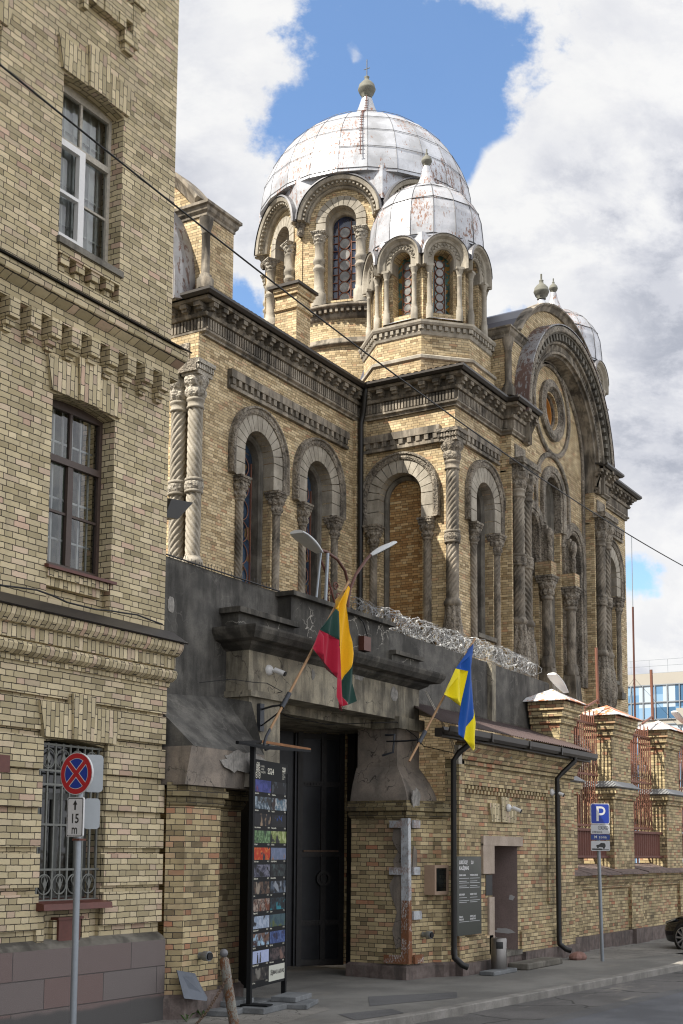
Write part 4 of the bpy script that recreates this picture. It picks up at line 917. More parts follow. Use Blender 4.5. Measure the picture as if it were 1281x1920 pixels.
for i, (x0, x1) in enumerate(cols):
    w1 = sash(x0, x1, 9.38, 11.44, 'offwhite'); sash(x0, x1, 5.42, 7.42, 'brown'); sash(x0, x1, 12.97, 15.4, 'brown')
    # the newer white casement in the lower left light
    q = MB(); xm = (x0 + x1) / 2; F = FL
    for a0, a1, z0, z1 in ((x0 + .05, x0 + .12, 9.44, 10.72), (xm - .09, xm + .01, 9.44, 10.72), (x0 + .12, xm - .09, 9.44, 9.52), (x0 + .12, xm - .09, 10.64, 10.72), (x0 + .12, xm - .09, 10.03, 10.07)): q.fbox(F, a0, a1, -.20, -.13, z0, z1)
    q.obj('casement', 'white', w1)
    s1 = MB(); s1.box(x0 - .03, LY + .2, 9.28, x1 + .03, LY - .05, 9.36); s1.obj('sill', 'stoneD', lb)
    for zz in (9.20, ): 
        s2 = MB()
        for k in range(4): s2.box(x0 + .05 + k * .27, LY + .15, 9.02 + .04, x0 + .2 + k * .27, LY + .0, 9.17); s2.box(x0 + .08 + k * .27, LY + .15, 8.98, x0 + .17 + k * .27, LY + .05, 9.06)
        s2.box(x0, LY + .15, 9.17, x1, LY - .02, 9.28); s2.obj('sill_corbels', 'brickL', lb)
    s3 = MB(); s3.hexa([(x0 - .04, LY - .07, 5.33), (x1 + .04, LY - .07, 5.33), (x1 + .04, LY + .2, 5.36), (x0 - .04, LY + .2, 5.36), (x0 - .04, LY - .07, 5.365), (x1 + .04, LY - .07, 5.365), (x1 + .04, LY + .2, 5.42), (x0 - .04, LY + .2, 5.42)]); s3.obj('sill', 'redsill', lb)
    s4 = MB(); s4.box(x0, LY + .15, 5.14, x1 - .14, LY + .03, 5.24); s4.box(x0, LY + .15, 5.24, x1 - .05, LY - .02, 5.33); s4.obj('sill_corbels', 'brickLs', lb)
# ground floor grilled windows
for x0, x1 in cols:
    x0 -= .02; x1 -= .04; F = FLb; q = MB(); t = .06; b = -.3; mid = (x0 + x1) / 2; z0, z1 = 1.5, 3.32; zt = 2.72
    q.fbox(F, x0, x0 + t, b - .06, b, z0, z1 + .04); q.fbox(F, x1 - t, x1, b - .06, b, z0, z1 + .04); q.fbox(F, x0 + t, x1 - t, b - .06, b, zt - .04, zt + .04); q.fbox(F, mid - .05, mid + .05, b - .055, b - .005, z0, zt - .04); q.fbox(F, x0 + t, x1 - t, b - .06, b, z0, z0 + t)
    M.setdefault('greyframe', simple('grey_frame', (.10, .105, .10), .6, 0, .2, 20)); w2 = q.obj('window', 'greyframe', lb)
    gq = MB(); gq.face([F.p(x0, b - .03, z0), F.p(x1, b - .03, z0), F.p(x1, b - .03, z1 + .05), F.p(x0, b - .03, z1 + .05)]); M.setdefault('glassk', glass('dark_ground_floor_glass', (.015, .017, .016), .25)); gq.obj('pane', 'glassk', w2)
    gr = MB(); b = -.10
    for i in range(9):
        a = x0 + .05 + (x1 - x0 - .1) * i / 8; gr.fbox(F, a - .011, a + .011, b - .011, b + .011, z0, z1)
    for zz in (1.52, 1.87, 2.38, 2.84, 3.02 - .02, 3.30): gr.fbox(F, x0, x1, b - .014, b + .014, zz - .012, zz + .012)
    for zc_, sg in ((1.70, -1), (3.14, 1)):
        for i in range(4):
            ca = x0 + .05 + (x1 - x0 - .1) * (i + .5) / 4; R = (x1 - x0 - .1) / 8 * .92
            for (cz, rr) in ((zc_, R),): gr.tube([F.p(ca + rr * math.cos(k * PI / 8), b + .005, cz + rr * math.sin(k * PI / 8)) for k in range(16)], .011, 4, closed=True)
            gr.tube([F.p(ca + .05 * math.cos(k * PI / 5), b + .01, zc_ - .05 * sg + .05 * math.sin(k * PI / 5)) for k in range(10)], .008, 4, closed=True)
            gr.hexa([F.p(ca - .03, b + .02, zc_), F.p(ca, b + .02, zc_ - .07), F.p(ca, b, zc_ - .07), F.p(ca - .03, b, zc_), F.p(ca, b + .02, zc_ + .09), F.p(ca + .03, b + .02, zc_), F.p(ca + .03, b, zc_), F.p(ca, b, zc_ + .09)])
    M.setdefault('greyiron', simple('grey_painted_iron', (.16, .165, .15), .6, .2, .3, 25)); gr.obj('grille', 'greyiron', w2)
    s3 = MB(); s3.hexa([F.p(x0 - .03, .12, 1.42), F.p(x1 + .03, .12, 1.42), F.p(x1 + .04, -.25, 1.40), F.p(x0 - .04, -.25, 1.40), F.p(x0 - .03, .11, 1.49), F.p(x1 + .03, .11, 1.49), F.p(x1 + .04, -.25, 1.54), F.p(x0 - .04, -.25, 1.54)]); s3.obj('sill', 'redsill', lb)
    s4 = MB(); s4.fbox(F, x0 + .0, x0 + .12, -.25, -.02, 1.02, 1.40); s4.fbox(F, x0 + .3, x0 + .4, -.25, -.05, 1.05, 1.3); s4.fbox(F, x1 - .3, x1 - .18, -.25, -.05, 1.05, 1.3); s4.fbox(F, x0, x1, -.3, -.12, 1.0, 1.40); s4.obj('under_window_panel', 'brickL', lb)
    s5 = MB(); s5.fbox(F, x0 + .36, x0 + .72, -.14, -.02, 1.02, 1.30); s5.fbox(F, x0 + .33, x0 + .75, -.12, .0, 1.30, 1.33); s5.obj('vent_door', 'redsill', lb)
# granite plinth
M['granite'] = None
def granite():
    m_, k, p = newmat('granite_blocks'); pos = geo(k); uv = k.n('ShaderNodeUVMap'); uv.uv_map = 'UVMap'
    br = k.n('ShaderNodeTexBrick'); lk(k, uv.outputs[0], br.inputs[0]); br.offset = .5; br.inputs['Scale'].default_value = 1; br.inputs['Brick Width'].default_value = .98; br.inputs['Row Height'].default_value = .335; br.inputs['Mortar Size'].default_value = .006
    br.inputs['Color1'].default_value = (.15, .095, .085, 1); br.inputs['Color2'].default_value = (.14, .13, .125, 1); br.inputs['Mortar'].default_value = (.035, .03, .028, 1); br.inputs['Bias'].default_value = -.1
    sp = k.noise(pos, 90, 3, .7); c = k.mix(k.m('MULTIPLY', k.step(sp, .45, .7), .5), br.outputs[0], (.26, .22, .21)); c = k.mix(k.m('MULTIPLY', k.step(sp, .5, .3), .5), c, (.045, .04, .04))
    sz = k.n('ShaderNodeSeparateXYZ'); lk(k, pos, sz.inputs[0]); c = k.mix(k.step(k.m('ADD', sz.outputs[2], k.m('MULTIPLY', k.noise(pos, 2, 3), .15)), .40, .34), c, (.075, .072, .07))
    lk(k, c, p.inputs[0]); p.inputs['Roughness'].default_value = .75; b = k.n('ShaderNodeBump'); b.inputs['Strength'].default_value = .6; b.inputs['Distance'].default_value = .01; lk(k, k.m('SUBTRACT', k.m('MULTIPLY', sp, .5), br.outputs['Fac']), b.inputs['Height']); lk(k, b.outputs[0], p.inputs['Normal']); return m_
M['granite'] = granite()
M['granite2'] = stone('old_granite_kerb', (.13, .10, .09), (.19, .155, .14), soot_shade=(.05, .045, .042), sf=.6, sc_=2)
pl = MB(); pl.box(-6, 10.31, -.3, LBX + .0, 11.2, .99); pl.obj('granite_plinth', 'granite', lb)
pb = MB(); pb.hexa([(-6, 10.31, .99), (LBX, 10.31, .99), (LBX, 10.45, 1.0), (-6, 10.45, 1.0), (-6, 10.36, 1.04), (LBX, 10.36, 1.04), (LBX, 10.45, 1.09), (-6, 10.45, 1.09)]); pb.obj('plinth_cap', 'stoneD', lb)
nb = MB(); nb.box(10.02, 10.37, 2.93, 10.2, 10.40, 3.12); nb.obj('number_plate', 'redsill', lb)
# ================================================================== YARD WALL WITH THE GATE PORTAL
gw = thing('yard_wall', 'high blackened plaster wall with a gate portal between the tall building and the low gatehouse', 'wall', (18, 11, 0))
M['black_plaster'] = stone('blackened_plaster', (.09, .087, .08), (.15, .143, .128), soot_shade=(.024, .023, .021), sf=.75, sharp=(.42, .62), cracks=.35, crackcol=(.2, .19, .17))
M['cracked_plaster'] = stone('cracked_black_plaster', (.065, .062, .056), (.11, .105, .09), soot_shade=(.02, .019, .018), sf=.7, sharp=(.42, .62), cracks=1., crackcol=(.36, .34, .30))
M['ochre_plaster'] = stone('ochre_grey_plaster', (.27, .245, .19), (.41, .365, .27), soot_shade=(.06, .054, .044), sf=.8, sharp=(.46, .60), cracks=.9, crackcol=(.07, .06, .05))
M['brown_plaster'] = stone('brown_grey_plaster', (.22, .19, .16), (.32, .27, .22), soot_shade=(.07, .065, .058), sf=.68, cracks=.9, crackcol=(.05, .045, .04))
M['pale_patch'] = stone('bare_render', (.26, .25, .23), (.36, .34, .31), soot_shade=(.10, .095, .085), sf=.5, sc_=5)
M['lip'] = stone('sooty_moulding', (.065, .06, .052), (.14, .13, .11), soot_shade=(.018, .018, .016), sf=.8, sharp=(.45, .58))
WY = 10.9
q = MB(); q.plate(Fx(WY), [(12.92, 4.1), (15.0, 4.1), (15.0, 4.9), (20.1, 4.9), (20.1, 4.72), (27.2, 4.72), (27.2, 5.93), (19.4, 6.02), (12.92, 6.08)], [], 0, -.4, rim='all', back=True)
q.obj('plaster_wall', 'black_plaster', gw)
# slightly lower face of the wall over the gatehouse, concrete post
q = MB(); q.box(23.9, WY - .10, 4.7, 24.1, WY, 5.98); q.obj('concrete_post', 'ochre_plaster', gw)
q = MB(); q.box(20.6, WY - .02, 4.70, 27.25, WY + .45, 4.82); q.box(27.0, WY - .01, 4.75, 27.24, WY + .42, 5.90); q.obj('lower_beam', 'lip', gw)
# parapet panels and caps above the portal
q = MB(); q.box(14.75, 10.60, 5.15, 16.2, WY, 5.48); q.box(16.2, 10.66, 5.15, 19.3, WY, 5.98); q.box(19.3, 10.60, 5.15, 20.3, WY, 5.50); q.obj('parapet', 'cracked_plaster', gw)
q = MB(); q.box(14.68, 10.52, 5.48, 16.25, WY - .01, 5.56); q.box(16.12, 10.56, 5.98, 19.38, WY + .05, 6.05); q.box(19.3, 10.52, 5.50, 20.36, WY - .01, 5.57); q.obj('parapet_cap', 'lip', gw)
# lintel beam with mouldings
q = MB(); q.box(14.88, 10.5, 4.36, 20.12, 11.0, 5.06); q.obj('lintel_beam', 'ochre_plaster', gw)
q = MB(); q.sweep([(14.88, WY), (14.88, 10.5), (20.12, 10.5), (20.12, WY)], [(-.02, 4.94), (.05, 4.98), (.12, 5.02), (.14, 5.06), (.28, 5.08), (.34, 5.16), (.36, 5.22), (.36, 5.25), (-.1, 5.34)]); q.obj('portal_cornice', 'lip', gw)
q = MB(); q.box(14.84, 10.42, 4.28, 15.78, 10.95, 4.37); q.box(19.24, 10.42, 4.20, 20.18, 10.95, 4.40); q.obj('pier_capital', 'ochre_plaster', gw)
q = MB(); q.box(14.9, 10.5, 3.2, 15.7, 11.3, 4.30); q.obj('pier_shaft', 'ochre_plaster', gw)
q = MB(); q.box(19.31, 10.5, 3.3, 20.12, 11.28, 4.30); q.obj('pier_shaft', 'brown_plaster', gw)
q = MB(); q.box(15.7, 10.98, 4.22, 20.4, 14.5, 4.38); q.obj('passage_ceiling', 'ochre_plaster', gw)
# flared skirts over the brick piers
q = MB()
def skirt(q, x0, x1, y0, z0, X0, X1, Y0, z1, yb, n=6):
    P = []
    for i in range(n + 1):
        t = i / n; c = t ** 1.5; ex = 1 - c
        P.append([(x0 + (X0 - x0) * c, yb, z0 + (z1 - z0) * t), (x0 + (X0 - x0) * c, y0 + (Y0 - y0) * c, z0 + (z1 - z0) * t), (x1 + (X1 - x1) * c, y0 + (Y0 - y0) * c, z0 + (z1 - z0) * t), (x1 + (X1 - x1) * c, yb, z0 + (z1 - z0) * t)])
    q.grid(P, None, False)
skirt(q, 19.10, 20.22, 10.19, 2.95, 19.31, 20.14, 10.5, 3.55, 11.3); q.obj('flared_skirt', 'brown_plaster', gw)
q = MB(); 
q.face([(13.0, 10.0, 3.42), (14.75, 10.12, 3.42), (14.9, 10.46, 4.2), (14.85, WY - .02, 4.28), (13.02, WY - .02, 4.16)]); q.face([(13.0, 10.0, 3.42), (13.02, WY - .02, 4.16), (12.95, WY, 3.42)]); q.face([(14.75, 10.12, 3.42), (15.2, 10.6, 3.42), (14.9, 10.46, 4.2)])
q.obj('sloped_weathering', 'black_plaster', gw)
q = MB(); q.hexa([(12.93, 10.08, 2.93), (14.75, 10.16, 2.93), (15.2, 11.0, 2.93), (12.93, 11.0, 2.93), (12.95, 10.0, 3.42), (14.75, 10.12, 3.42), (15.2, 11.0, 3.42), (12.95, 11.0, 3.42)]); q.obj('plaster_block', 'brown_plaster', gw)
q = MB()
rnd = random.Random(3)
def blob(q, F, ca, cz, ra, rz, b, n=16, jag=.3):
    pts = [(ca + ra * (1 - jag / 2 + jag * rnd.random()) * math.cos(2 * PI * k / n), cz + rz * (1 - jag / 2 + jag * rnd.random()) * math.sin(2 * PI * k / n)) for k in range(n)]
    q.plate(F, pts, [], b, b - .02, rim='all')
blob(q, Fx(10.09), 14.25, 3.28, .52, .15, .03, 26, .5); blob(q, Fx(10.9), 13.58, 5.42, .07, .12, .008); blob(q, Fx(10.5), 19.2, 4.78, .13, .12, .008); blob(q, Fx(10.17), 19.30, 2.98, .16, .18, .05, 16, .4); blob(q, Fx(10.5), 18.0, 4.93, .16, .05, .006, 14, .7); blob(q, Fx(10.5), 16.6, 4.80, .05, .08, .006, 12, .7)
q.obj('bare_patch', 'pale_patch', gw)
q = MB(); q.box(14.3, 10.06, 2.96, 14.78, 10.3, 3.16); q.obj('repair_stone', 'stoneL', gw)
# brick piers
bp = MB()
lp = [(12.92, 10.36), (13.08, 10.18), (13.86, 10.2), (13.9, 10.42), (14.75, 10.50), (14.8, 10.72), (15.1, 10.8), (15.1, 12.2)]
bp.sweep(lp, [(0, .28), (0, 2.72)], cap=False); bp.face([(x, y, 2.93) for x, y in lp] + [(12.92, 12.2, 2.93)])
rp = [(20.7, 11.3), (19.14, 11.3), (19.1, 10.22), (19.86, 10.1), (19.95, 9.98), (20.14, 9.96), (20.2, 9.84)]
bp.sweep(rp, [(0, .22), (0, 2.70)], cap=False)
bp.obj('brick_pier', 'brickG', gw)
q = MB(); q.box(20.15, 11.3, .1, 20.4, 14.5, 4.25); q.box(15.2, 12.2, .1, 15.45, 14.5, 4.25); q.obj('passage_side', 'brickG', gw)
bc = MB(); capp = [(0, 2.66), (.03, 2.68), (.05, 2.74), (.03, 2.78), (.08, 2.79), (.08, 2.87), (.05, 2.88), (.05, 2.96), (-.3, 3.0)]
bc.sweep(lp[:-1], capp); bc.sweep(rp[:-1], capp); bc.obj('pier_cap', 'brickD', gw)
ba = MB(); ba.sweep(lp, [(.06, -.2), (.06, .26), (.02, .30), (-.1, .32)]); ba.sweep(rp, [(.06, -.2), (.06, .20), (.02, .24), (-.1, .26)]); ba.obj('pier_base', 'granite2', gw)
# mortar smear and iron corner guard
q = MB(); q.plate(Fy(19.1), [(-10.26, .55), (-10.40, .5), (-10.47, .8), (-10.38, 1.1), (-10.50, 1.4), (-10.53, 1.55), (-10.40, 1.75), (-10.46, 1.95), (-10.36, 2.1), (-10.48, 2.3), (-10.42, 2.62), (-10.24, 2.66)], [], .006, 0, rim='all'); q.plate(Fx(10.2), [(19.4, 1.7), (19.62, 1.85), (19.75, 2.25), (19.6, 2.35), (19.45, 2.1), (19.3, 2.2), (19.25, 1.8)], [], .03, 0, rim='all'); q.obj('mortar_smear', 'pale_patchD' if 'pale_patchD' in M else 'brown_plaster', gw)
M['pale_paint'] = painted_metal('peeling_pale_blue_paint', (.52, .55, .57), amt=.6, rough=.5, metal=.05, sc_=5, dull=(.34, .36, .38), lo=.55, hi=.6)
M['rusty_paint'] = painted_metal('rusted_white_paint', (.50, .50, .48), amt=1, rough=.6, metal=.05, sc_=6, dull=(.36, .34, .32), lo=.44, hi=.5)
q = MB(); q.hexa([(19.06, 10.14, 1.3), (19.16, 10.14, 1.3), (19.16, 10.22, 1.3), (19.06, 10.28, 1.3), (19.04, 10.14, 2.66), (19.13, 10.14, 2.66), (19.13, 10.22, 2.66), (19.04, 10.28, 2.66)])
for z in (2.50, 1.72): q.box(19.06, 10.2, z, 19.06 - .02, 10.5, z + .12); q.box(19.2, 10.12, z, 19.44, 10.16, z + .13)
q.box(19.2, 10.11, .98, 19.48, 10.15, 1.12)
cg = q.obj('corner_guard', 'pale_paint', gw)
q = MB(); q.hexa([(19.06, 10.14, .26), (19.19, 10.14, .26), (19.19, 10.22, .26), (19.06, 10.28, .26), (19.06, 10.14, 1.3), (19.16, 10.14, 1.3), (19.16, 10.22, 1.3), (19.06, 10.28, 1.3)]); q.box(19.04, 10.2, .26, 19.06, 10.6, .40); q.box(19.2, 10.09, .26, 19.5, 10.14, .40); q.obj('rusted_foot', 'rusty_paint', cg)
# wall top spikes
q = MB(); x = 13.0
while x < 16.1: q.tube([(x, WY - .02, 6.06), (x + rnd.uniform(-.02, .02), WY - .02, 6.14 + rnd.uniform(-.01, .03))], .005, 3); x += .07 + rnd.random() * .02
q.tube([(12.95, WY - .03, 6.09), (16.2, WY - .03, 6.07)], .012, 5); q.obj('wall_spikes', 'iron', gw)
# dark pier, piping in the portal
# gate doors
gt = thing('gate', 'black riveted iron gate door standing inside the portal', 'gate', (19.5, 12.6, 0))
M['gateiron'] = simple('black_gate_paint', (.018, .019, .022), .38, .3, .5, 5); M['gaterust'] = simple('gate_rust_edge', (.12, .075, .05), .7, .1, .6, 20)
g0 = Vector((19.17, 12.46)); g1 = Vector((19.98, 11.94)); gd = (g1 - g0).normalized(); gF = F3((g0.x, g0.y, 0), (gd.y, -gd.x)); W_ = (g1 - g0).length
q = MB(); q.fbox(gF, -.02, W_, -.06, 0, .1, 4.2); q.fbox(gF, -3.4, -.02, -.12, -.06, .1, 4.3); lf = q.obj('leaf', 'gateiron', gt)
q = MB()
for a in (0.02, W_ * .5, W_ - .12): q.fbox(gF, a, a + .10, 0, .035, .1, 4.25)
for z in (.12, .8, 2.0, 3.25, 4.1): q.fbox(gF, .12, W_ - .12, 0, .03, z, z + .09)
for z in (.8, 3.25):
    for k in range(12): a = .16 + (W_ - .3) * k / 11; q.fbox(gF, a - .015, a + .015, .03, .045, z + .03, z + .06)
for k in range(24): z = .2 + k * .165; q.fbox(gF, W_ * .5 + .035, W_ * .5 + .065, .035, .05, z, z + .03)
for k in range(16): a = 2 * PI * k / 16; b2 = 2 * PI * (k + 1) / 16; q.hexa([gF.p(W_ * .5 + .05 + r_ * math.cos(t), bb, 1.62 + r_ * math.sin(t)) for bb in (.03, .07) for r_, t in ((.09, a), (.14, a), (.14, b2), (.09, b2))])
M['strapm'] = simple('worn_strap_iron', (.030, .028, .027), .5, .3, .5, 12); q.obj('strapwork', 'strapm', gt)
q = MB(); q.fbox(gF, .14, W_ - .14, .035, .05, 2.09, 2.12); q.obj('worn_edge', 'gaterust', gt)
q = MB(); q.box(15.75, 10.95, .1, 15.82, 11.6, 3.9); q.box(15.3, 11.4, .05, 16.9, 11.46, 3.9) if False else None; q.obj('gate_post', 'gateiron', gt)
q = MB(); q.hexa([(15.95, 11.35, .12), (16.45, 12.9, .12), (16.42, 12.91, .12), (15.92, 11.36, .12), (15.95, 11.35, 4.2), (16.45, 12.9, 4.2), (16.42, 12.91, 4.2), (15.92, 11.36, 4.2)]); q.obj('leaf', 'gateiron', gt)
q = MB(); q.box(20.0, 11.75, .1, 20.12, 11.9, 4.25); q.obj('gate_post', 'gateiron', gt)
# ================================================================== GATEHOUSE
gh = thing('gatehouse', 'low yellow brick gatehouse with a brown corrugated roof, black downpipes and a small doorway', 'gatehouse', (23, 10.5, 0))
GY = 9.83; FG = Fx(GY)
q = MB(); q.plate(FG, [(20.2, .2), (25.7, .2), (25.7, 4.02), (20.2, 4.02)], [[(21.72, .28), (22.87, .28), (22.87, 2.23), (21.72, 2.23)]], 0, -.75)
q.box(20.2, 9.76, .2, 20.42, GY + .2, 3.72); q.box(24.95, 9.76, .2, 25.7, GY + .2, 3.5); q.box(24.35, 9.795, 1.1, 24.95, GY + .2, 3.5)
q.face([(25.7, GY, .2), (25.7, 12, .2), (25.7, 12, 4.5), (25.7, GY, 4.02)]); q.box(20.42, 9.79, .2, 21.66, GY + .2, .62); q.box(22.95, 9.78, .2, 24.95, GY + .2, .62)
q.obj('wall', 'brickG', gh)
q = MB(); q.sweep([(20.2, GY - .02), (25.75, GY - .02)], [(0, 3.62), (.05, 3.64), (.05, 3.70), (.10, 3.72), (.14, 3.80), (.14, 3.86), (.22, 3.92), (.24, 4.02), (0, 4.08)])
x = 20.45
for r_ in range(2):
    x = 20.46 + (r_ * .075)
    while x < 24.3: q.box(x, GY + .02, 3.22 - r_ * .075, x + .075, GY - .055, 3.285 - r_ * .075); x += .15
q.box(20.45, GY + .02, 3.29, 24.35, GY - .06, 3.36); q.obj('brick_cornice', 'brickG', gh)
lintel(FG, 21.62, 22.72, 2.66, b=.0, h=.34).obj('lintel', 'brickLs', gh)
q = MB(); q.fbox(FG, 21.24, 21.725, -.02, .045, 1.72, 2.26); q.fbox(FG, 21.24, 23.03, -.02, .05, 2.225, 2.40); q.fbox(FG, 22.865, 23.03, -.02, .045, .0, 2.23) if False else None; q.fbox(FG, 21.5, 21.725, -.02, .04, .28, 1.3)
M['pinkrender'] = stone('pinkish_render', (.38, .31, .245), (.46, .38, .31), soot_shade=(.22, .18, .14), sf=.3)
M['mauve'] = stone('mauve_reveal_paint', (.26, .20, .185), (.30, .23, .215), soot_shade=(.18, .14, .13), sf=.25); q.obj('door_surround', 'pinkrender', gh)
q = MB(); q.face([(22.862, GY + .0, .28), (22.862, GY + .75, .28), (22.862, GY + .75, 2.23), (22.862, GY, 2.23)][::-1]); q.face([(21.72, GY, 2.225), (22.862, GY, 2.225), (22.862, GY + .75, 2.225), (21.72, GY + .75, 2.225)]); q.obj('door_reveal', 'mauve', gh)
q = MB(); blob(q, Fy(22.86), -10.35, 1.0, .05, .06, .004, 12, .6); blob(q, Fy(22.86), -10.12, .62, .2, .05, .004, 14, .8); blob(q, Fy(22.86), -10.3, .42, .1, .1, .004, 12, .7); blob(q, Fy(22.86), -9.95, 1.25, .06, .05, .004, 12, .6); M['flake'] = simple('flaked_plaster', (.5, .5, .5), .8); q.obj('flaked_paint', 'flake', gh)
q = MB(); q.box(21.75, GY + .68, .28, 22.85, GY + .73, 2.2); dd = q.obj('door', 'brown', gh)
q = MB(); q.fbox(FG, 21.42, 21.70, -.1, .01, 1.33, 1.70); q.obj('door_grille', 'iron', gh)
q = MB(); q.box(21.7, GY - .06, .20, 22.95, GY + .7, .285); q.obj('threshold', 'stoneD', gh)
q = MB(); q.box(20.2, GY - .13, -.2, 21.7, GY + .1, .20); q.box(22.95, GY - .13, -.2, 25.8, GY + .1, .24); q.box(21.7, GY - .04, -.2, 22.95, GY + .3, .2); q.obj('stone_base', 'granite2', gh)
# niche in the corner block
q = MB(); q.plate(Fx(9.97), [(19.62, 1.38), (20.16, 1.38), (20.16, 1.88), (19.62, 1.88)], [[(19.68, 1.44), (20.08, 1.44), (20.08, 1.83), (19.68, 1.83)]], .03, -.3, rim='all'); M['buff'] = simple('buff_frame', (.34, .24, .17), .7, 0, .2, 15); wn_ = q.obj('hatch', 'buff', gh)
q = MB(); q.fbox(Fx(9.97), 19.66, 20.1, -.02, .018, 1.42, 1.85); q.obj('pane', 'glassk', wn_)  # dark sheet set in the opening, painted shade for the hatch's inside
# roof
def ribs2(q, a, b, c, d, n, h=.02):
    a, b, c, d = map(Vector, (a, b, c, d)); nrm = (b - a).cross(d - a).normalized(); P0 = []; P1 = []
    for i in range(n * 4 + 1): t = i / (n * 4); o = nrm * (h * (0, 1, 1, 0)[i % 4]); P0.append(a.lerp(b, t) + o); P1.append(d.lerp(c, t) + o)
    q.grid([P0, P1], None, False)
q = MB(); ribs2(q, (18.9, 9.42, 4.22), (25.95, 9.42, 4.22), (26.6, WY, 4.76), (20.3, WY, 4.80), 70); q.face([(25.9, 9.42, 4.2), (26.6, WY, 4.7), (26.6, WY, 4.0), (25.9, 9.8, 4.0)]); M['roofG'] = simple('plum_brown_sheet', (.085, .06, .058), .45, .2, .2, 5); q.obj('roof', 'roofG', gh)
q = MB(); q.sweep([(18.95, 9.46), (25.98, 9.46)], [(.0, 4.16), (.0, 4.10), (.04, 4.04), (.10, 4.03), (.14, 4.08), (.15, 4.17), (.14, 4.17), (.11, 4.09), (.04, 4.10), (.02, 4.16)]); q.box(18.95, 9.46, 4.0, 25.95, 9.60, 4.14)
for x in (20.6, 22.3, 23.9): q.box(x, 9.3, 4.02, x + .03, 9.47, 4.18)
q.obj('gutter', 'gutter', gh)
q = MB(); q.tube([(19.99, 9.40, 4.05), (19.99, 9.40, 3.98), (19.88, 9.60, 3.80), (19.86, 9.70, 3.66), (19.86, 9.70, .45)], .05, 12); q.tube([(19.86, 9.70, .50), (19.86, 9.69, .34), (19.92, 9.58, .22), (19.98, 9.5, .18)], .055, 12); q.obj('downpipe', 'pipe', gh)
q = MB(); q.tube([(24.85, 9.40, 4.05), (24.85, 9.40, 3.96), (24.64, 9.58, 3.72), (24.58, 9.68, 3.6), (24.58, 9.68, .4)], .05, 12); q.tube([(24.58, 9.68, .46), (24.58, 9.67, .3), (24.64, 9.56, .20), (24.7, 9.48, .17)], .055, 12); q.obj('downpipe', 'pipe', gh)
q = MB(); q.box(20.06, 9.70, 3.62, 20.2, 9.78, 3.95); q.obj('junction_box', 'offwhite', gh)
# ================================================================== PIERED FENCE WALL
fw = thing('piered_fence', 'low brick wall carrying tall brick piers with red rusted bar panels right of the gatehouse', 'fence', (32, 10.4, 0))
FY0 = 10.1; M['greyzinc'] = simple('grey_zinc_sheet', (.24, .25, .26), .5, .3, .3, 6)
q = MB(); q.box(25.72, FY0 + .02, .2, 45, FY0 + .55, 1.58)
for x in (26.0, 30.2, 34.2, 38.3, 42.4): q.box(x, FY0 - .06, .2, x + .9, FY0 + .1, 1.45)
q.sweep([(25.72, FY0 + .02), (45, FY0 + .02)], [(0, 1.30), (.06, 1.32), (.06, 1.38), (.10, 1.42), (.14, 1.50), (.14, 1.64), (0, 1.66)]); q.obj('low_wall', 'brickG', fw)
q = MB(); q.box(25.72, FY0 - .1, -.2, 45, FY0 + .1, .30)
for x in (26.0, 30.2, 34.2, 38.3): q.box(x - .05, FY0 - .18, -.2, x + .95, FY0, .32)
q.obj('stone_base', 'granite2', fw)
q = MB(); x = 25.75
while x < 45: 
    w_ = .85 + rnd.random() * .3; dz = rnd.uniform(-.01, .02); q.hexa([(x, FY0 - .28, 1.62 + dz), (x + w_, FY0 - .28, 1.62 + dz * .5), (x + w_, FY0 + .5, 1.80), (x, FY0 + .5, 1.80), (x, FY0 - .28, 1.66 + dz), (x + w_, FY0 - .28, 1.66 + dz), (x + w_, FY0 + .5, 1.86), (x, FY0 + .5, 1.86)]); x += w_ + .01
M['slab'] = stone('mossy_slab', (.16, .12, .105), (.24, .18, .16), soot_shade=(.05, .045, .04), sf=.6, sc_=2); q.obj('coping_slab', 'slab', fw)
def fpier(x0, x1, top=True):
    q = MB(); y0 = FY0 + .02; y1 = y0 + .75
    q.box(x0, y0, 1.7, x1, y1, 3.62); q.sweep([(x0, y1), (x0, y0), (x1, y0), (x1, y1)], [(0, 3.36), (.05, 3.38), (.05, 3.46), (.10, 3.50), (.10, 3.62), (-.1, 3.64)])
    q.box(x0 + .04, y0 + .04, 3.6, x1 - .04, y1 - .04, 5.2); X = [(x0 + .04, y1 - .04), (x0 + .04, y0 + .04), (x1 - .04, y0 + .04), (x1 - .04, y1 - .04)]
    q.sweep(X, [(0, 4.86), (.05, 4.88), (.05, 5.0), (.10, 5.02), (.10, 5.14), (.15, 5.16), (.15, 5.34), (-.1, 5.34)])
    p = q.obj('pier', 'brickG', fw)
    q = MB(); z = 5.36; a, b, c, d = (x0 - .22, y0 - .22), (x1 + .22, y0 - .22), (x1 + .22, y1 + .22), (x0 - .22, y1 + .22); ap_ = ((x0 + x1) / 2, (y0 + y1) / 2, z + .32)
    for u_, v_ in ((a, b), (b, c), (c, d), (d, a)): q.face([(*u_, z), (*v_, z), ap_]); q.face([(*u_, z - .015), (*u_, z), (*v_, z), (*v_, z - .015)][::-1])
    M.setdefault('capmetal', painted_metal('rusted_cap_sheet', (.72, .73, .74), amt=1, rough=.45, metal=.1, sc_=.5, rust=(.42, .17, .08), dull=(.60, .60, .60), lo=.53, hi=.60)); q.obj('pier_cap', 'capmetal', p)
    q = MB(); q.sweep(X, [(.02, 3.66), (.17, 3.64), (.20, 3.66), (.02, 3.80)]); q.box(x0 - .05, y0 - .05, 3.62, x1 + .05, y1 + .05, 3.66); q.obj('ledge_sheet', 'greyzinc', p)
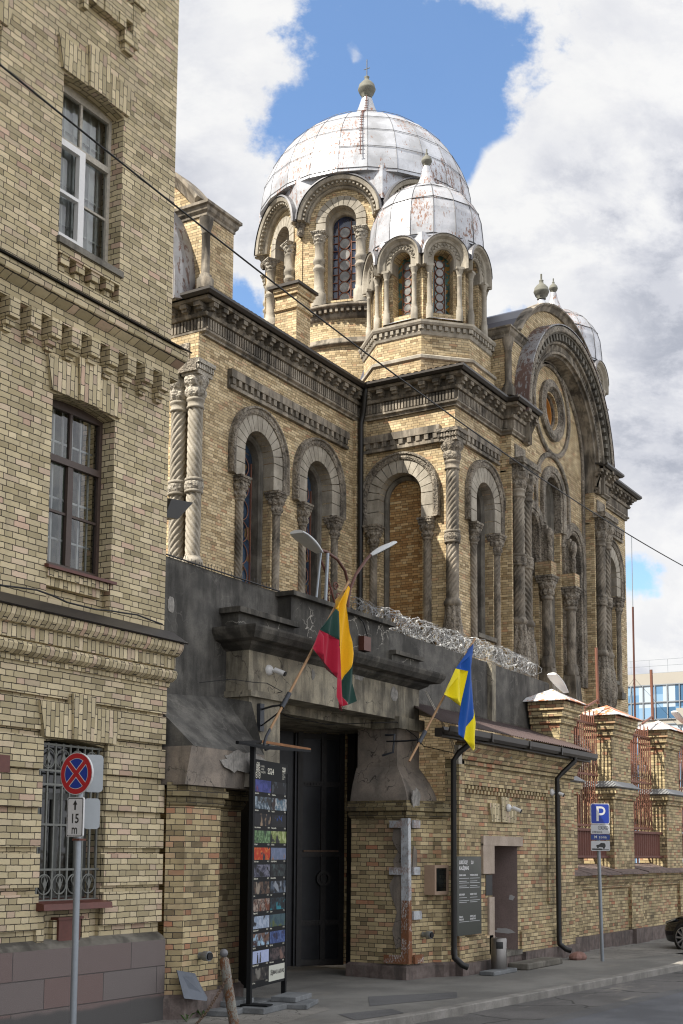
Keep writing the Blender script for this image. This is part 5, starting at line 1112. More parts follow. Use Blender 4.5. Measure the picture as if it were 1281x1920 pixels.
for x0, x1 in ((25.95, 26.85), (29.25, 30.70), (33.38, 34.75), (37.45, 38.8), (41.5, 42.9)): fpier(x0, x1)
def panel(x0, x1):
    q = MB(); y = FY0 + .40; n = 17
    for r_ in range(2):
        yy = y + r_ * .45
        for i in range(n):
            x = x0 + (x1 - x0) * (i + .5) / n; q.tube([(x, yy, 2.7), (x, yy, 5.28 + .16 * (i % 2))], .017, 5, cap=False)
    for z in (2.72, 3.9, 5.1): q.box(x0, y - .02, z, x1, y + .02, z + .05); q.box(x0, y + .43, z, x1, y + .47, z + .05)
    for i in range(n): x = x0 + (x1 - x0) * (i + .5) / n; q.tube([(x, y, 5.12), (x, y - .0, 5.3), (x, y + .22, 5.34)], .013, 4, cap=False)
    p = q.obj('bar_panel', 'rustbar', fw)
    q = MB(); n = 16; P0 = []; P1 = []
    for i in range(n * 4 + 1):
        x = x0 + (x1 - x0) * i / (n * 4); o = (0, .03, .03, 0)[i % 4]; P0.append((x, FY0 + .22 - o, 1.98)); P1.append((x, FY0 + .22 - o, 2.62))
    q.grid([P0, P1], None, False); q.box(x0, FY0 + .14, 2.60, x1, FY0 + .2, 2.66); q.box(x0, FY0 + .14, 2.0, x1, FY0 + .2, 2.05); q.obj('sheet_panel', 'rustdark', p)
for x0, x1 in ((26.85, 29.25), (30.7, 33.38), (34.75, 37.45), (38.8, 41.5)): panel(x0, x1)

# ================================================================== GROUND
LFPARTS = [('fy', [(16.126, 6.022), (15.752, 5.606), (15.964, 5.553), (15.956, 5.06), (15.978, 4.59), (15.943, 4.382), (16.039, 4.518), (16.234, 4.899), (16.151, 5.311), (16.092, 5.726), (16.173, 5.99)]), ('fg', [(15.752, 5.606), (15.477, 5.264), (15.963, 5.085), (15.964, 5.553)]), ('fg', [(16.234, 4.899), (16.039, 4.518), (15.943, 4.382), (16.081, 4.369), (16.181, 4.244), (16.313, 4.31), (16.269, 4.576)]), ('fr', [(15.477, 5.264), (15.182, 4.948), (15.842, 4.597), (15.955, 4.587), (15.963, 5.085)]), ('fr', [(15.846, 4.6), (15.955, 4.587), (15.95, 4.382), (16.081, 4.369), (16.181, 4.244), (16.036, 4.203), (16.084, 4.137), (15.872, 4.213), (15.822, 4.33)])]
UFPARTS = [('ub', [(19.407, 5.582), (18.824, 5.087), (19.086, 5.071), (19.023, 4.59), (18.963, 4.206), (18.931, 4.011), (19.09, 3.953), (19.124, 4.153), (19.458, 4.568), (19.402, 5.111), (19.449, 5.537)]), ('uy', [(18.824, 5.087), (18.32, 4.606), (19.006, 4.484), (19.086, 5.071)]), ('uy', [(19.458, 4.568), (19.124, 4.153), (19.09, 3.953), (19.325, 3.773), (19.533, 3.836), (19.517, 4.252)])]
CABA = (8.57, 9.7, 10.378); CABB = (32.972, 8.6, 9.082); CABS = 0.45
MASTY = 19.618
CARX = 0.0; CARY = -0.9
def asphalt(name, c, sc_=1., crack=.0, dust=.3, sand=(.26, .235, .19)):
    m_, k, p = newmat(name); pos = geo(k); f = k.noise(pos, 110, 3, .7); b = k.noise(pos, .7 * sc_, 5, .6); f2 = k.noise(pos, 18, 5, .65)
    col = k.mix(k.step(b, .35, .65), tuple(x * .75 for x in c), tuple(x * 1.25 for x in c)); col = k.mix(k.m('MULTIPLY', k.step(f, .5, .75), .6), col, tuple(min(1, x * 2.2) for x in c)); col = k.mix(k.m('MULTIPLY', k.step(f, .5, .3), .5), col, tuple(x * .4 for x in c))
    col = k.mix(k.m('MULTIPLY', k.step(k.noise(k.scale(pos, .35, 1.6, 1), 1.3, 5, .65), .55, .72), dust), col, sand)
    h = f
    if crack:
        v = k.n('ShaderNodeTexVoronoi'); v.feature = 'DISTANCE_TO_EDGE'; v.inputs['Scale'].default_value = crack
        nn = k.n('ShaderNodeTexNoise'); nn.inputs['Scale'].default_value = 3; lk(k, pos, nn.inputs['Vector']); av = k.n('ShaderNodeVectorMath', operation='MULTIPLY_ADD'); lk(k, nn.outputs['Color'], av.inputs[0]); av.inputs[1].default_value = (.35, .35, .35); lk(k, pos, av.inputs[2]); lk(k, av.outputs[0], v.inputs['Vector'])
        e = k.step(v.outputs['Distance'], .0, .022); col = k.mix(e, tuple(x * .3 for x in c), col); h = k.m('ADD', f, k.m('MULTIPLY', e, 1.5))
    lk(k, col, p.inputs[0]); p.inputs['Roughness'].default_value = .88; bb = k.n('ShaderNodeBump'); bb.inputs['Strength'].default_value = .5; bb.inputs['Distance'].default_value = .01; lk(k, k.m('ADD', h, f2), bb.inputs['Height']); lk(k, bb.outputs[0], p.inputs['Normal']); return m_
M['road'] = asphalt('road_asphalt', (.10, .105, .115), dust=.12); M['gutterm'] = asphalt('old_asphalt', (.11, .105, .10), crack=.5, dust=.75, sand=(.34, .31, .26)); M['pave'] = asphalt('patched_pavement', (.17, .165, .15), dust=.4)
M['cracked'] = asphalt('cracked_concrete', (.20, .19, .17), crack=2.6, dust=.5); M['kerbm'] = stone('kerb_concrete', (.22, .21, .19), (.30, .285, .26), sf=.35)
M['earth'] = asphalt('packed_earth', (.12, .11, .09), dust=.6)
def struct(q, name, mat): o = q.obj(name, mat); o['kind'] = 'structure'; return o
q = MB(); q.face([(-400, -400, -.14), (400, -400, -.14), (400, 400, -.14), (-400, 400, -.14)]); struct(q, 'ground', 'earth')
q = MB(); q.face([(-20, -3, -.10), (80, -3, -.10), (80, 5.6, -.10), (24, 6.05, -.10), (15, 6.7, -.10), (9.5, 6.4, -.10), (-20, 6.4, -.10)]); struct(q, 'road', 'road')
q = MB(); q.face([(-20, 6.0, -.104), (9.5, 6.0, -.104), (15, 6.0, -.104), (24, 5.5, -.104), (80, 5.2, -.104), (80, 9.9, -.104), (-20, 9.9, -.104)]); struct(q, 'road_shoulder', 'gutterm')
kl = [(13.2, 8.42), (14.27, 8.10), (15.36, 7.93), (19.5, 7.62), (24.65, 7.30), (27.0, 7.6), (28.0, 9.0), (28.3, 10.0)]
q = MB(); q.face([(x, y, 0) for x, y in kl + [(28.3, 14), (15.0, 15), (15.0, 11), (12.5, 11), (12.4, 9.6)]]); struct(q, 'pavement', 'pave')
q = MB(); q.face([(12.4, 9.62, 0), (12.5, 11, 0), (12.0, 11.2, 0), (-10, 11, 0), (-10, 8.4, 0), (13.2, 8.4, 0)]); q.face([(12.4, 8.75, .004), (15.0, 9.15, .004), (15.35, 9.6, .004), (15.2, 10.7, .004), (12.9, 10.5, .004), (9, 10.4, .004), (9, 8.75, .004)]); struct(q, 'footpath', 'cracked')
q = MB(); q.face([(28.3, 9.9, -.02), (28.3, 7.0, -.1), (33, 6.4, -.1), (80, 6.2, -.1), (80, 10.3, -.02), (28.3, 10.3, -.02)]); q.face([(24.9, 9.95, .004), (25.3, 8.6, .004), (27.9, 8.1, .004), (28.6, 8.3, .002), (28.6, 10.2, .004)]); struct(q, 'parking_strip', 'cracked')
q = MB(); q.sweep(kl[:6], [(-.13, .0), (-.13, .012), (.02, .012), (.04, -.0), (.04, -.14)]); struct(q, 'kerb', 'kerbm')
q = MB(); q.sweep([(-10, 8.42), (13.2, 8.42)], [(-.13, .0), (-.13, .012), (.02, .012), (.04, -.0), (.04, -.14)]); struct(q, 'kerb', 'kerbm')
q = MB(); q.face([(15, 10.9, .004), (28, 10.9, .002), (28, 16, .002), (15, 16, .002)]); struct(q, 'yard_paving', 'pave')
q = MB(); q.face([(15.6, 8.9, .004), (17.2, 8.35, .004), (17.9, 8.7, .004), (16.6, 9.5, .004)]); q.face([(14.2, 8.3, .005), (15.2, 8.15, .005), (15.5, 8.5, .005), (14.6, 8.8, .005)]); M['patch'] = asphalt('dark_patch_asphalt', (.10, .10, .10), dust=.05); struct(q, 'pavement_patch', 'patch')
q = MB(); q.face([(15.5, 6.75, -.098), (19.5, 6.5, -.098), (24, 6.1, -.098), (30, 5.9, -.098), (30, 5.8, -.098), (24, 5.95, -.098), (19, 6.25, -.098), (15.5, 6.45, -.098)]); struct(q, 'road_joint', 'patch')
# ================================================================== STREET THINGS
M['galv'] = simple('galvanised_steel', (.30, .33, .36), .45, .6, .15, 30); M['signback'] = simple('grey_sign_back', (.36, .39, .41), .5, .3, .1, 8)
def paint(name, c, e=.45): return simple(name, c, e, 0, .06, 10)
M['sblue'] = paint('sign_blue', (.006, .035, .30)); M['sred'] = paint('sign_red', (.42, .012, .02)); M['swhite'] = paint('sign_white', (.62, .62, .62)); M['sblack'] = paint('sign_black', (.015, .015, .015)); M['snavy'] = paint('sign_navy', (.01, .04, .20)); M['sgrey'] = paint('sign_pale', (.50, .51, .52))
def disc(q, F, ca, cz, r, b, n=32, r0=0, mi=0):
    if r0:
        for k in range(n): a, c = 2 * PI * k / n, 2 * PI * (k + 1) / n; q.face([F.p(ca + r0 * math.cos(a), b, cz + r0 * math.sin(a)), F.p(ca + r * math.cos(a), b, cz + r * math.sin(a)), F.p(ca + r * math.cos(c), b, cz + r * math.sin(c)), F.p(ca + r0 * math.cos(c), b, cz + r0 * math.sin(c))], mi=mi)
    else: q.face([F.p(ca + r * math.cos(2 * PI * k / n), b, cz + r * math.sin(2 * PI * k / n)) for k in range(n)], mi=mi)
def rrect(a0, a1, z0, z1, r, n=5):
    P = []
    for cx, cz, s0 in ((a1 - r, z0 + r, -90), (a1 - r, z1 - r, 0), (a0 + r, z1 - r, 90), (a0 + r, z0 + r, 180)):
        for k in range(n + 1): t = R_(s0 + 90 * k / n); P.append((cx + r * math.cos(t), cz + r * math.sin(t)))
    return P
def flat(q, F, pts, b, mi=0): q.plate(F, pts, [], b, b - .001, mi=mi, rim=False)
def text(s, F, a, z, size, mat, parent, name='lettering', b=.002, sx=1., bold=0., align='LEFT', sp=1.):
    cu = bpy.data.curves.new('t', 'FONT'); cu.body = s; cu.size = size; cu.align_x = align; cu.offset = bold; cu.resolution_u = 2; cu.space_character = sp; cu.extrude = 0.0
    to = bpy.data.objects.new('t', cu); sc.collection.objects.link(to); bpy.context.view_layer.update(); me = bpy.data.meshes.new_from_object(to.evaluated_get(bpy.context.evaluated_depsgraph_get())); bpy.data.objects.remove(to)
    me.name = name; q = MB()
    for pl in me.polygons: q.face([F.p(a + me.vertices[i].co.x * sx, b, z + me.vertices[i].co.y) for i in pl.vertices])
    bpy.data.meshes.remove(me); return q.obj(name, mat, parent)
def plate_sign(F, loop, b0, b1, mat, parent, name='sign_plate', back='signback'):
    q = MB(); q.plate(F, loop, [], b1, b0, rim='all', back=True); return q.obj(name, mat, parent)
# -- no stopping sign pole
sp_ = thing('no_stopping_sign', 'grey pole with a round blue and red no stopping sign and a 15 m plate', 'traffic sign', (9.42, 8.62, 0))
q = MB(); q.tube([(9.42, 8.62, -.1), (9.41, 8.62, 2.25), (9.42, 8.62, 3.0)], .033, 12); q.obj('pole', 'galv', sp_)
FS = F3((9.375, 8.62, 0), (-1, 0.0)); cz = 2.83; R0 = .205
q = MB(); q.plate(FS, [(R0 * math.cos(a * PI / 18), cz + R0 * math.sin(a * PI / 18)) for a in range(36)], [], .02, -.0, rim='all', back=True); o = q.obj('round_plate', 'swhite', sp_)
q = MB(); disc(q, FS, 0, cz, .198, .022, 36, .150); q.obj('red_ring', 'sred', o)
q = MB(); disc(q, FS, 0, cz, .144, .0215, 36); q.obj('blue_field', 'sblue', o)
q = MB()
for t in (PI / 4, -PI / 4): c, s_ = math.cos(t), math.sin(t); flat(q, FS, [(x * c - y * s_, cz + x * s_ + y * c) for x, y in ((-.15, -.022), (.15, -.022), (.15, .022), (-.15, .022))], .0235 + (0.0005 if t > 0 else 0))
q.obj('red_cross', 'sred', o)
q = MB()
for t in (PI / 4, -PI / 4):
    c, s_ = math.cos(t), math.sin(t); flat(q, FS, [(x * c - y * s_, cz + x * s_ + y * c) for x, y in ((-.148, -.029), (.148, -.029), (.148, .029), (-.148, .029))], .0225 + (.0003 if t > 0 else 0))
q.obj('white_edging', 'swhite', o)
pl_ = plate_sign(FS, rrect(-.105, .105, 2.22, 2.60, .02), 0, .02, 'swhite', sp_, 'distance_plate')
q = MB(); q.plate(FS, rrect(-.099, .099, 2.226, 2.594, .018), [rrect(-.092, .092, 2.233, 2.587, .015)], .0215, .021, rim=False); q.obj('plate_border', 'sblack', pl_)
text('15', FS, 0, 2.355, .125, 'sblack', pl_, b=.022, align='CENTER', sx=.9, bold=.002); text('m', FS, 0, 2.25, .13, 'sblack', pl_, b=.022, align='CENTER', sx=.8, bold=.001)
q = MB(); flat(q, FS, [(-.01, 2.48), (.01, 2.48), (.01, 2.535), (-.01, 2.535)], .022); flat(q, FS, [(-.028, 2.53), (.028, 2.53), (0, 2.575)], .0222); q.obj('arrow', 'sblack', pl_)
FS2 = F3((9.50, 8.66, 0), (.97, -.25))
for (z0, z1, w_) in ((2.66, 3.03, .18), (2.30, 2.60, .16)):
    q = MB(); q.plate(F3((9.50, 8.66, 0), (-.6, -.8)), rrect(.02, .02 + w_, z0, z1, .04), [], -.03, -.045, rim='all', back=True); q.obj('rear_plate', 'signback', sp_)
q = MB(); q.box(9.37, 8.57, 2.185, 9.47, 8.66, 2.205); q.obj('bracket', 'rustdark', sp_)
# -- parking sign
pk = thing('parking_sign', 'leaning grey pole with blue P parking sign and three plates by the fence', 'traffic sign', (24.56, 8.8, 0))
q = MB(); q.tube([(24.62, 8.8, -.02), (24.50, 8.8, 2.2), (24.46, 8.8, 3.0)], .035, 12); q.obj('pole', 'galv', pk)
FP = F3((24.48, 8.75, 0), (-.80, -.60)); FP.o.x -= .02
o = plate_sign(FP, rrect(-.19, .19, 2.675, 3.075, .035), 0, .02, 'swhite', pk, 'parking_plate'); q = MB(); flat(q, FP, rrect(-.178, .178, 2.687, 3.063, .03), .0215); q.obj('blue_field', 'sblue', o)
q = MB(); flat(q, FP, [(-.075, 2.73), (-.03, 2.73), (-.03, 3.02), (-.075, 3.02)], .023)
def dshape(a0, z0, z1, r): zc_ = (z0 + z1) / 2; h = (z1 - z0) / 2; return [(a0, z0), (a0 + .05, z0)] + [(a0 + .05 + h * math.sin(PI * k / 10), zc_ - h * math.cos(PI * k / 10)) for k in range(11)] + [(a0 + .05, z1), (a0, z1)]
q.plate(FP, dshape(-.03, 2.845, 3.02, 0), [dshape(-.028, 2.885, 2.98, 0)], .023, .022, rim=False); q.obj('letter', 'swhite', o)
o = plate_sign(FP, rrect(-.19, .19, 2.48, 2.665, .02), 0, .02, 'sgrey', pk, 'fee_plate')
q = MB()
for a in (-.01, .055, .125): disc(q, FP, a, 2.60, .038, .022, 20, .031)
q.obj('coin_rings', 'sblack', o); text('50', FP, .125, 2.578, .055, 'sblack', o, b=.0225, align='CENTER', sx=.8); text('20', FP, .055, 2.585, .04, 'sblack', o, b=.0225, align='CENTER', sx=.8); text('10', FP, -.01, 2.585, .04, 'sblack', o, b=.0225, align='CENTER', sx=.8); text('I-VII 8-24 h', FP, -.165, 2.50, .052, 'sblack', o, b=.0225, sx=.85, bold=.0012)
o = plate_sign(FP, rrect(-.19, .19, 2.365, 2.47, .02), 0, .02, 'snavy', pk, 'zone_plate'); text('M zona', FP, 0, 2.395, .075, 'swhite', o, b=.022, align='CENTER', bold=.001, sp=1.15)
o = plate_sign(FP, rrect(-.19, .19, 2.15, 2.345, .02), 0, .02, 'sgrey', pk, 'kerb_parking_plate')
q = MB(); flat(q, FP, [(-.17, 2.165), (.17, 2.165), (.17, 2.178), (.03, 2.178), (.02, 2.195), (-.17, 2.195)], .0215)
flat(q, FP, [(-.09, 2.235), (-.085, 2.26), (-.03, 2.272), (.01, 2.305), (.08, 2.30), (.10, 2.268), (.10, 2.225), (.06, 2.215), (-.06, 2.23)], .0218); disc(q, FP, -.055, 2.225, .022, .022, 14); disc(q, FP, .065, 2.21, .022, .022, 14); q.obj('car_symbol', 'sblack', o)
q = MB(); q.plate(F3((24.55, 8.82, 0), (-.8, -.6)), rrect(.1, .215, 2.62, 2.83, .03), [], -.03, -.045, rim='all', back=True); q.obj('rear_plate', 'signback', pk)
# -- film programme totem
tt = thing('poster_totem', 'tall black steel display stand covered with small film pictures beside the gate', 'display stand', (14.8, 10.0, 0))
M['tblack'] = simple('black_steel', (.008, .009, .010), .65, .0, .2, 12, spec=.2)
M['rustedge'] = simple('rust_orange_edge', (.30, .14, .06), .7, 0, .6, 15); ta = R_(12); FT_ = F3((14.20, 9.93, 0), (math.sin(ta), -math.cos(ta))); W_ = 1.24
q = MB(); q.fbox(FT_, -.03, .03, -.03, .03, .10, 3.50); q.fbox(FT_, W_ - .03, W_ + .03, -.03, .03, .10, 3.2); q.obj('frame', 'tblack', tt)
q = MB(); q.hexa([(14.78, 10.18, 3.60), (15.42, 9.78, 3.52), (15.45, 9.82, 3.52), (14.80, 10.22, 3.60), (14.78, 10.18, 3.635), (15.42, 9.78, 3.555), (15.45, 9.82, 3.555), (14.80, 10.22, 3.635)]); q.obj('rusty_bar', 'rustedge', tt)
q = MB(); q.hexa([(13.80, 9.88, 3.50), (14.78, 10.18, 3.60), (14.80, 10.22, 3.60), (13.80, 9.93, 3.50), (13.80, 9.88, 3.54), (14.78, 10.18, 3.635), (14.80, 10.22, 3.635), (13.80, 9.93, 3.54)]); q.hexa([(13.80, 9.88, 3.50), (14.3, 9.80, 3.46), (15.42, 9.78, 3.50), (13.82, 9.93, 3.50), (13.80, 9.88, 3.53), (14.3, 9.80, 3.49), (15.42, 9.78, 3.53), (13.82, 9.93, 3.53)]); q.obj('top_bar', 'tblack', tt)
pz0, pz1 = .29, 3.33
q = MB(); q.fbox(FT_, .02, W_, -.015, .02, pz0, pz1); bd = q.obj('poster_board', 'tblack', tt)
M['cream'] = paint('cream_print', (.55, .56, .48)); M['creamtxt'] = paint('cream_lettering', (.62, .60, .50))
def photo(name, c1, c2, c3, s_, seed):
    m_, k, p = newmat(name); pos = geo(k); v = k.n('ShaderNodeMapping'); lk(k, pos, v.inputs[0]); v.inputs[1].default_value = (seed * 1.7, seed * .9, seed * 2.3)
    a = k.noise(v.outputs[0], s_, 5, .6, .4); b = k.noise(v.outputs[0], s_ * .5, 2, .5); col = k.mix(k.step(a, .42, .60), tuple(min(.8, x * 1.1) for x in c1), tuple(min(.8, x * 1.1) for x in c2)); col = k.mix(k.step(b, .54, .62), col, tuple(min(.8, x * 1.1) for x in c3)); lk(k, col, p.inputs[0]); p.inputs['Roughness'].default_value = .6; p.inputs['Specular IOR Level'].default_value = .25; return m_
D0 = (.01, .01, .012)
pics = [((.02, .03, .12), (.05, .06, .22), (.14, .03, .06)), (D0, D0, (.04, .05, .06)), ((.04, .06, .08), (.25, .30, .34), (.03, .03, .03)), ((.07, .12, .16), (.35, .36, .36), (.03, .02, .02)), (D0, D0, (.25, .18, .12)), (D0, D0, (.02, .05, .18)), ((.05, .10, .04), (.16, .26, .13), (.03, .05, .03)), ((.14, .18, .05), (.34, .38, .18), (.02, .02, .02)), ((.35, .03, .01), (.5, .14, .03), (.02, .02, .03)), ((.10, .13, .20), (.14, .17, .26), (.20, .12, .09)), ((.03, .03, .05), (.14, .14, .18), D0), (D0, (.03, .04, .04), (.05, .07, .07)), (D0, (.10, .06, .04), (.22, .18, .14)), (D0, (.06, .08, .11), (.2, .22, .25)), ((.04, .02, .015), (.30, .24, .20), (.12, .04, .02)), (D0, (.02, .04, .05), (.02, .16, .20)), ((.20, .25, .33), (.32, .37, .45), D0), ((.03, .06, .08), (.05, .09, .10), (.08, .10, .03)), ((.04, .02, .02), (.30, .45, .58), (.12, .07, .05)), ((.03, .05, .14), (.08, .12, .26), (.02, .02, .05)), ((.30, .35, .52), (.34, .39, .55), (.30, .35, .5)), (D0, (.08, .06, .06), (.16, .10, .08)), (D0, (.04, .035, .03), (.16, .15, .13))]
titles = ['Stiprus dūris', 'Tobula diena', 'Veidai kadre', 'Atspindys', 'Slaptas pasimatymas', 'Tamsus paukštis', 'Didi žemė', 'Sodininkas', 'Praeitų vasarų', 'Karalystė dykumoj', 'Didžioji scena', 'Žiemos tylėjimas', 'Guru', 'Lapai', 'Blizgesys naktį', 'Dienos', 'Paskutinė stotelė', 'Miškas', 'Svajotojai', 'Vėjas kyla', 'Nepaprasta draugė', 'Naktis mieste', 'Tyli diena']
rows_ = 12; top = 3.06; ch_ = .212 * 1.08
k_ = 0
for r_ in range(rows_):
    zt = top - r_ * ch_
    for c_ in range(2):
        a0 = .04 + c_ * .605; a1 = a0 + .575
        if r_ == rows_ - 1 and c_ == 1:
            q = MB(); flat(q, FT_, [(a0 - .02, zt - .215), (a1 + .02, zt - .215), (a1 + .02, zt + .0), (a0 - .02, zt + .0)], .0215); o = q.obj('notice_panel', 'cream', bd); text('ĮĖJIMAS LAISVAS', FT_, (a0 + a1) / 2, zt - .125, .075, 'sblack', o, b=.023, align='CENTER', bold=.002, sx=.92); continue
        nm = 'film_still_%d' % k_; c = pics[k_]; M[nm] = photo('film_still_print', *c, 9 + (k_ * 7) % 9, k_)
        q = MB(); flat(q, FT_, [(a0, zt - .165), (a1, zt - .165), (a1, zt), (a0, zt)], .0215); o = q.obj('film_picture', nm, bd)
        if k_ == 20:
            q = MB()
            for aa, mm in ((.18, 0), (.27, 0)):
                flat(q, FT_, [(a0 + aa - .03, zt - .16), (a0 + aa + .03, zt - .16), (a0 + aa + .015, zt - .05), (a0 + aa - .015, zt - .05)], .0225); disc(q, FT_, a0 + aa, zt - .035, .013, .0226, 10)
            q.obj('printed_figures', 'sblack', o)
        text(titles[k_], FT_, a0, zt - .196, .030, 'creamtxt', o, b=.0222, bold=.0008, sx=.9); text('%02d %02d' % (4 + r_ // 2, 5 + (k_ * 7) % 24), FT_, a1 - .10, zt - .196, .030, 'creamtxt', o, b=.0222, bold=.0008, sx=.9)
        k_ += 1
text('SS24', FT_, .48, 3.155, .115, 'creamtxt', bd, b=.022, sx=1.05, bold=.002); text('2.0', FT_, 1.03, 3.22, .085, 'creamtxt', bd, b=.022, bold=.004, sx=1.15)
for i, s_ in enumerate(('LUKIŠKIŲ', 'KINAS', 'KALĖJIME', 'KIEME')): text(s_, FT_, 1.03, 3.195 - i * .03, .028, 'creamtxt', bd, b=.022, sx=.95)
for i, s_ in enumerate(('LAUKO', 'KINAS', 'KALĖJIME')): text(s_, FT_, .25, 3.235 - i * .04, .036, 'creamtxt', bd, b=.022)
q = MB()
for i, (w0, z) in enumerate(((.05, 3.27), (.08, 3.24), (.07, 3.205), (.09, 3.17), (.11, 3.135), (.10, 3.10))):
    for s_ in (-1, 1): disc(q, FT_, .14 + s_ * w0 * .55, z, .026, .022, 10, .016)
    disc(q, FT_, .14, z, .016, .022, 8, .009)
q.obj('emblem', 'creamtxt', bd)
q = MB(); q.fbox(FT_, -.10, .10, -.3, .3, .085, .10); q.obj('foot_plate', 'tblack', tt)
def slab(x0, y0, L, W, z, rz, h=.06, label='', mat='kerbm'):
    o = thing('concrete_slab', label, 'paving slab', (x0, y0, z), rz, 'slabs weighing down the poster stand'); q = MB(); q.box(-L / 2, -W / 2, 0, L / 2, W / 2, h); me = q.obj('slab', mat); me.parent = o; me.location = (0, 0, 0)
    b = me.modifiers.new('bevel', 'BEVEL'); b.width = .008; b.segments = 2; return o
M['slabc'] = stone('grey_slab_concrete', (.14, .15, .155), (.22, .23, .235), soot_shade=(.07, .07, .07), sf=.4)
# single-mesh slabs
def slab1(x0, y0, L, W, z, rz, h, label):
    q = MB(); q.box(-L / 2, -W / 2, 0, L / 2, W / 2, h); o = q.obj('concrete_slab', 'slabc', None, (x0, y0, z)); o.rotation_euler = (0, 0, rz); tag(o, label, 'paving slab', 'slabs weighing down the poster stand'); b = o.modifiers.new('bevel', 'BEVEL'); b.width = .008; b.segments = 2
slab1(13.75, 10.02, .50, .42, 0.005, .25, .07, 'grey slab on the ground at the left end of the poster stand base')
slab1(14.35, 9.78, .75, .36, 0.005, .12, .075, 'long grey slab in front, under the left post of the poster stand')
slab1(15.05, 9.68, .75, .36, 0.005, .35, .06, 'dark lower slab at the front right of the poster stand base')
slab1(15.15, 9.88, .65, .36, .068, .22, .07, 'upper grey slab lying on another at the right post of the stand')
slab1(14.15, 10.18, .60, .36, .082, .1, .07, 'upper grey slab behind the left post of the poster stand')
slab1(14.75, 10.22, .6, .36, .005, .2, .075, 'grey slab behind the stand between its two posts')
# -- bollard and chain
bo = thing('bollard', 'leaning rusty iron bollard with a ball top beside the poster stand', 'bollard', (12.89, 9.24, 0))
M['bollm'] = painted_metal('flaking_grey_paint', (.24, .24, .21), amt=1, rough=.6, metal=.1, sc_=7, rust=(.16, .07, .03), dull=(.18, .18, .16), lo=.52, hi=.58)
q = MB(); q.tube([(12.92, 9.24, -.02), (12.77, 9.3, .78), (12.765, 9.3, .80), (12.762, 9.3, .83)], [.062, .060, .056, .03], 14); q.obj('post', 'bollm', bo)
q = MB(); c = (12.755, 9.3, .875); P = [[(c[0] + .052 * math.sin(PI * i / 10) * math.cos(2 * PI * k / 16), c[1] + .052 * math.sin(PI * i / 10) * math.sin(2 * PI * k / 16), c[2] + .052 * math.cos(PI * i / 10)) for k in range(16)] for i in range(11)]; q.grid(P, None, True, True, flip=True); M['ballm'] = simple('grey_ball_paint', (.16, .16, .17), .45, .2, .2, 20); q.obj('ball', 'ballm', bo)
M['rustdark2'] = simple('old_chain_rust', (.11, .07, .045), .8, .1, .4, 30)
def chain(pts, label, n=34, r=.018):
    q = MB(); V_ = [Vector(p) for p in pts]
    def at(t): i = min(int(t * (len(V_) - 1)), len(V_) - 2); f = t * (len(V_) - 1) - i; return V_[i].lerp(V_[i + 1], f)
    for k in range(n):
        p = at((k + .5) / n); d = (at(min(1, (k + .9) / n)) - at(max(0, (k + .1) / n))).normalized(); u = d.cross(Vector((0, 0, 1))).normalized(); v = u.cross(d).normalized()
        if k % 2: u = v
        L = (V_[0] - V_[-1]).length / n * .72
        q.tube([p + d * (L * math.cos(2 * PI * j / 8)) + u * (r * math.sin(2 * PI * j / 8)) for j in range(8)], .0065, 4, closed=True)
    o = q.obj('chain', 'rustdark2', None, (0, 0, 0)); tag(o, label, 'chain'); return o
M['rustdark2'] = simple('old_chain_rust', (.11, .07, .045), .8, .1, .4, 30)
a = Vector((12.80, 9.26, .60)); b = Vector((11.2, 8.9, .02)); chain([a.lerp(b, t) + Vector((0, 0, -.28 * math.sin(PI * t) * .5)) for t in [i / 10 for i in range(11)]], 'rusty chain drooping from the bollard down to the left', 40)
a = Vector((9.1, 9.0, .45)); b = Vector((10.5, 8.95, .0)); chain([a.lerp(b, t) + Vector((0, 0, -.12 * math.sin(PI * t))) for t in [i / 10 for i in range(11)]], 'rusty chain hanging at the lower left corner before the granite plinth', 30)
q = MB(); q.hexa([(12.93, 10.02, .28), (13.30, 9.95, .22), (13.36, 9.98, .25), (12.99, 10.08, .31), (12.90, 10.12, .62), (13.30, 10.14, .55), (13.31, 10.16, .55), (12.91, 10.14, .62)]); M['sheetm'] = simple('dull_sheet', (.10, .115, .14), .5, .3, .25, 9); o = q.obj('metal_sheet', 'sheetm', None); tag(o, 'bent grey sheet of metal leaning on the base of the brick pier', 'metal sheet')
# -- bin, steps, rock
bn = thing('litter_bin', 'slim stainless steel litter bin left of the gatehouse doorway', 'litter bin', (21.25, 9.50, 0)); M['inox'] = simple('brushed_steel', (.22, .21, .20), .3, .8, .1, 20)
q = MB(); q.lathe([(.135, 0), (.14, .02), (.14, .58), (.13, .6), (0, .605)], 21.25, 9.50, 24); q.obj('body', 'inox', bn); q = MB(); q.lathe([(.142, .42), (.144, .43), (.144, .53), (.142, .54)], 21.25, 9.50, 10, a0=R_(185), a1=R_(235)); q.obj('opening', 'sblack', bn)
def rocky(name, x, y, z, sx, sy, sz, mat, label, cat, seed=1, n=10):
    r = random.Random(seed); P = []
    for i in range(n + 1):
        t = i / n * PI; P.append([(x + sx * math.sin(t) * math.cos(2 * PI * k / 16) * (1 + .12 * math.sin(3 * k + seed)), y + sy * math.sin(t) * math.sin(2 * PI * k / 16) * (1 + .1 * math.cos(2 * k + seed)), z + sz * math.cos(t) * (1 + .08 * math.sin(5 * k * .4 + i))) for k in range(16)])
    q = MB(); q.grid(P, None, False, True, flip=True); o = q.obj(name, mat, None); return tag(o, label, cat)
M['redrock'] = stone('red_granite', (.26, .14, .11), (.32, .19, .16), sf=.3, sc_=4); rocky('rock', 24.75, 9.35, .05, .27, .16, .10, 'redrock', 'pinkish red rock lying at the foot of the gatehouse corner', 'rock')
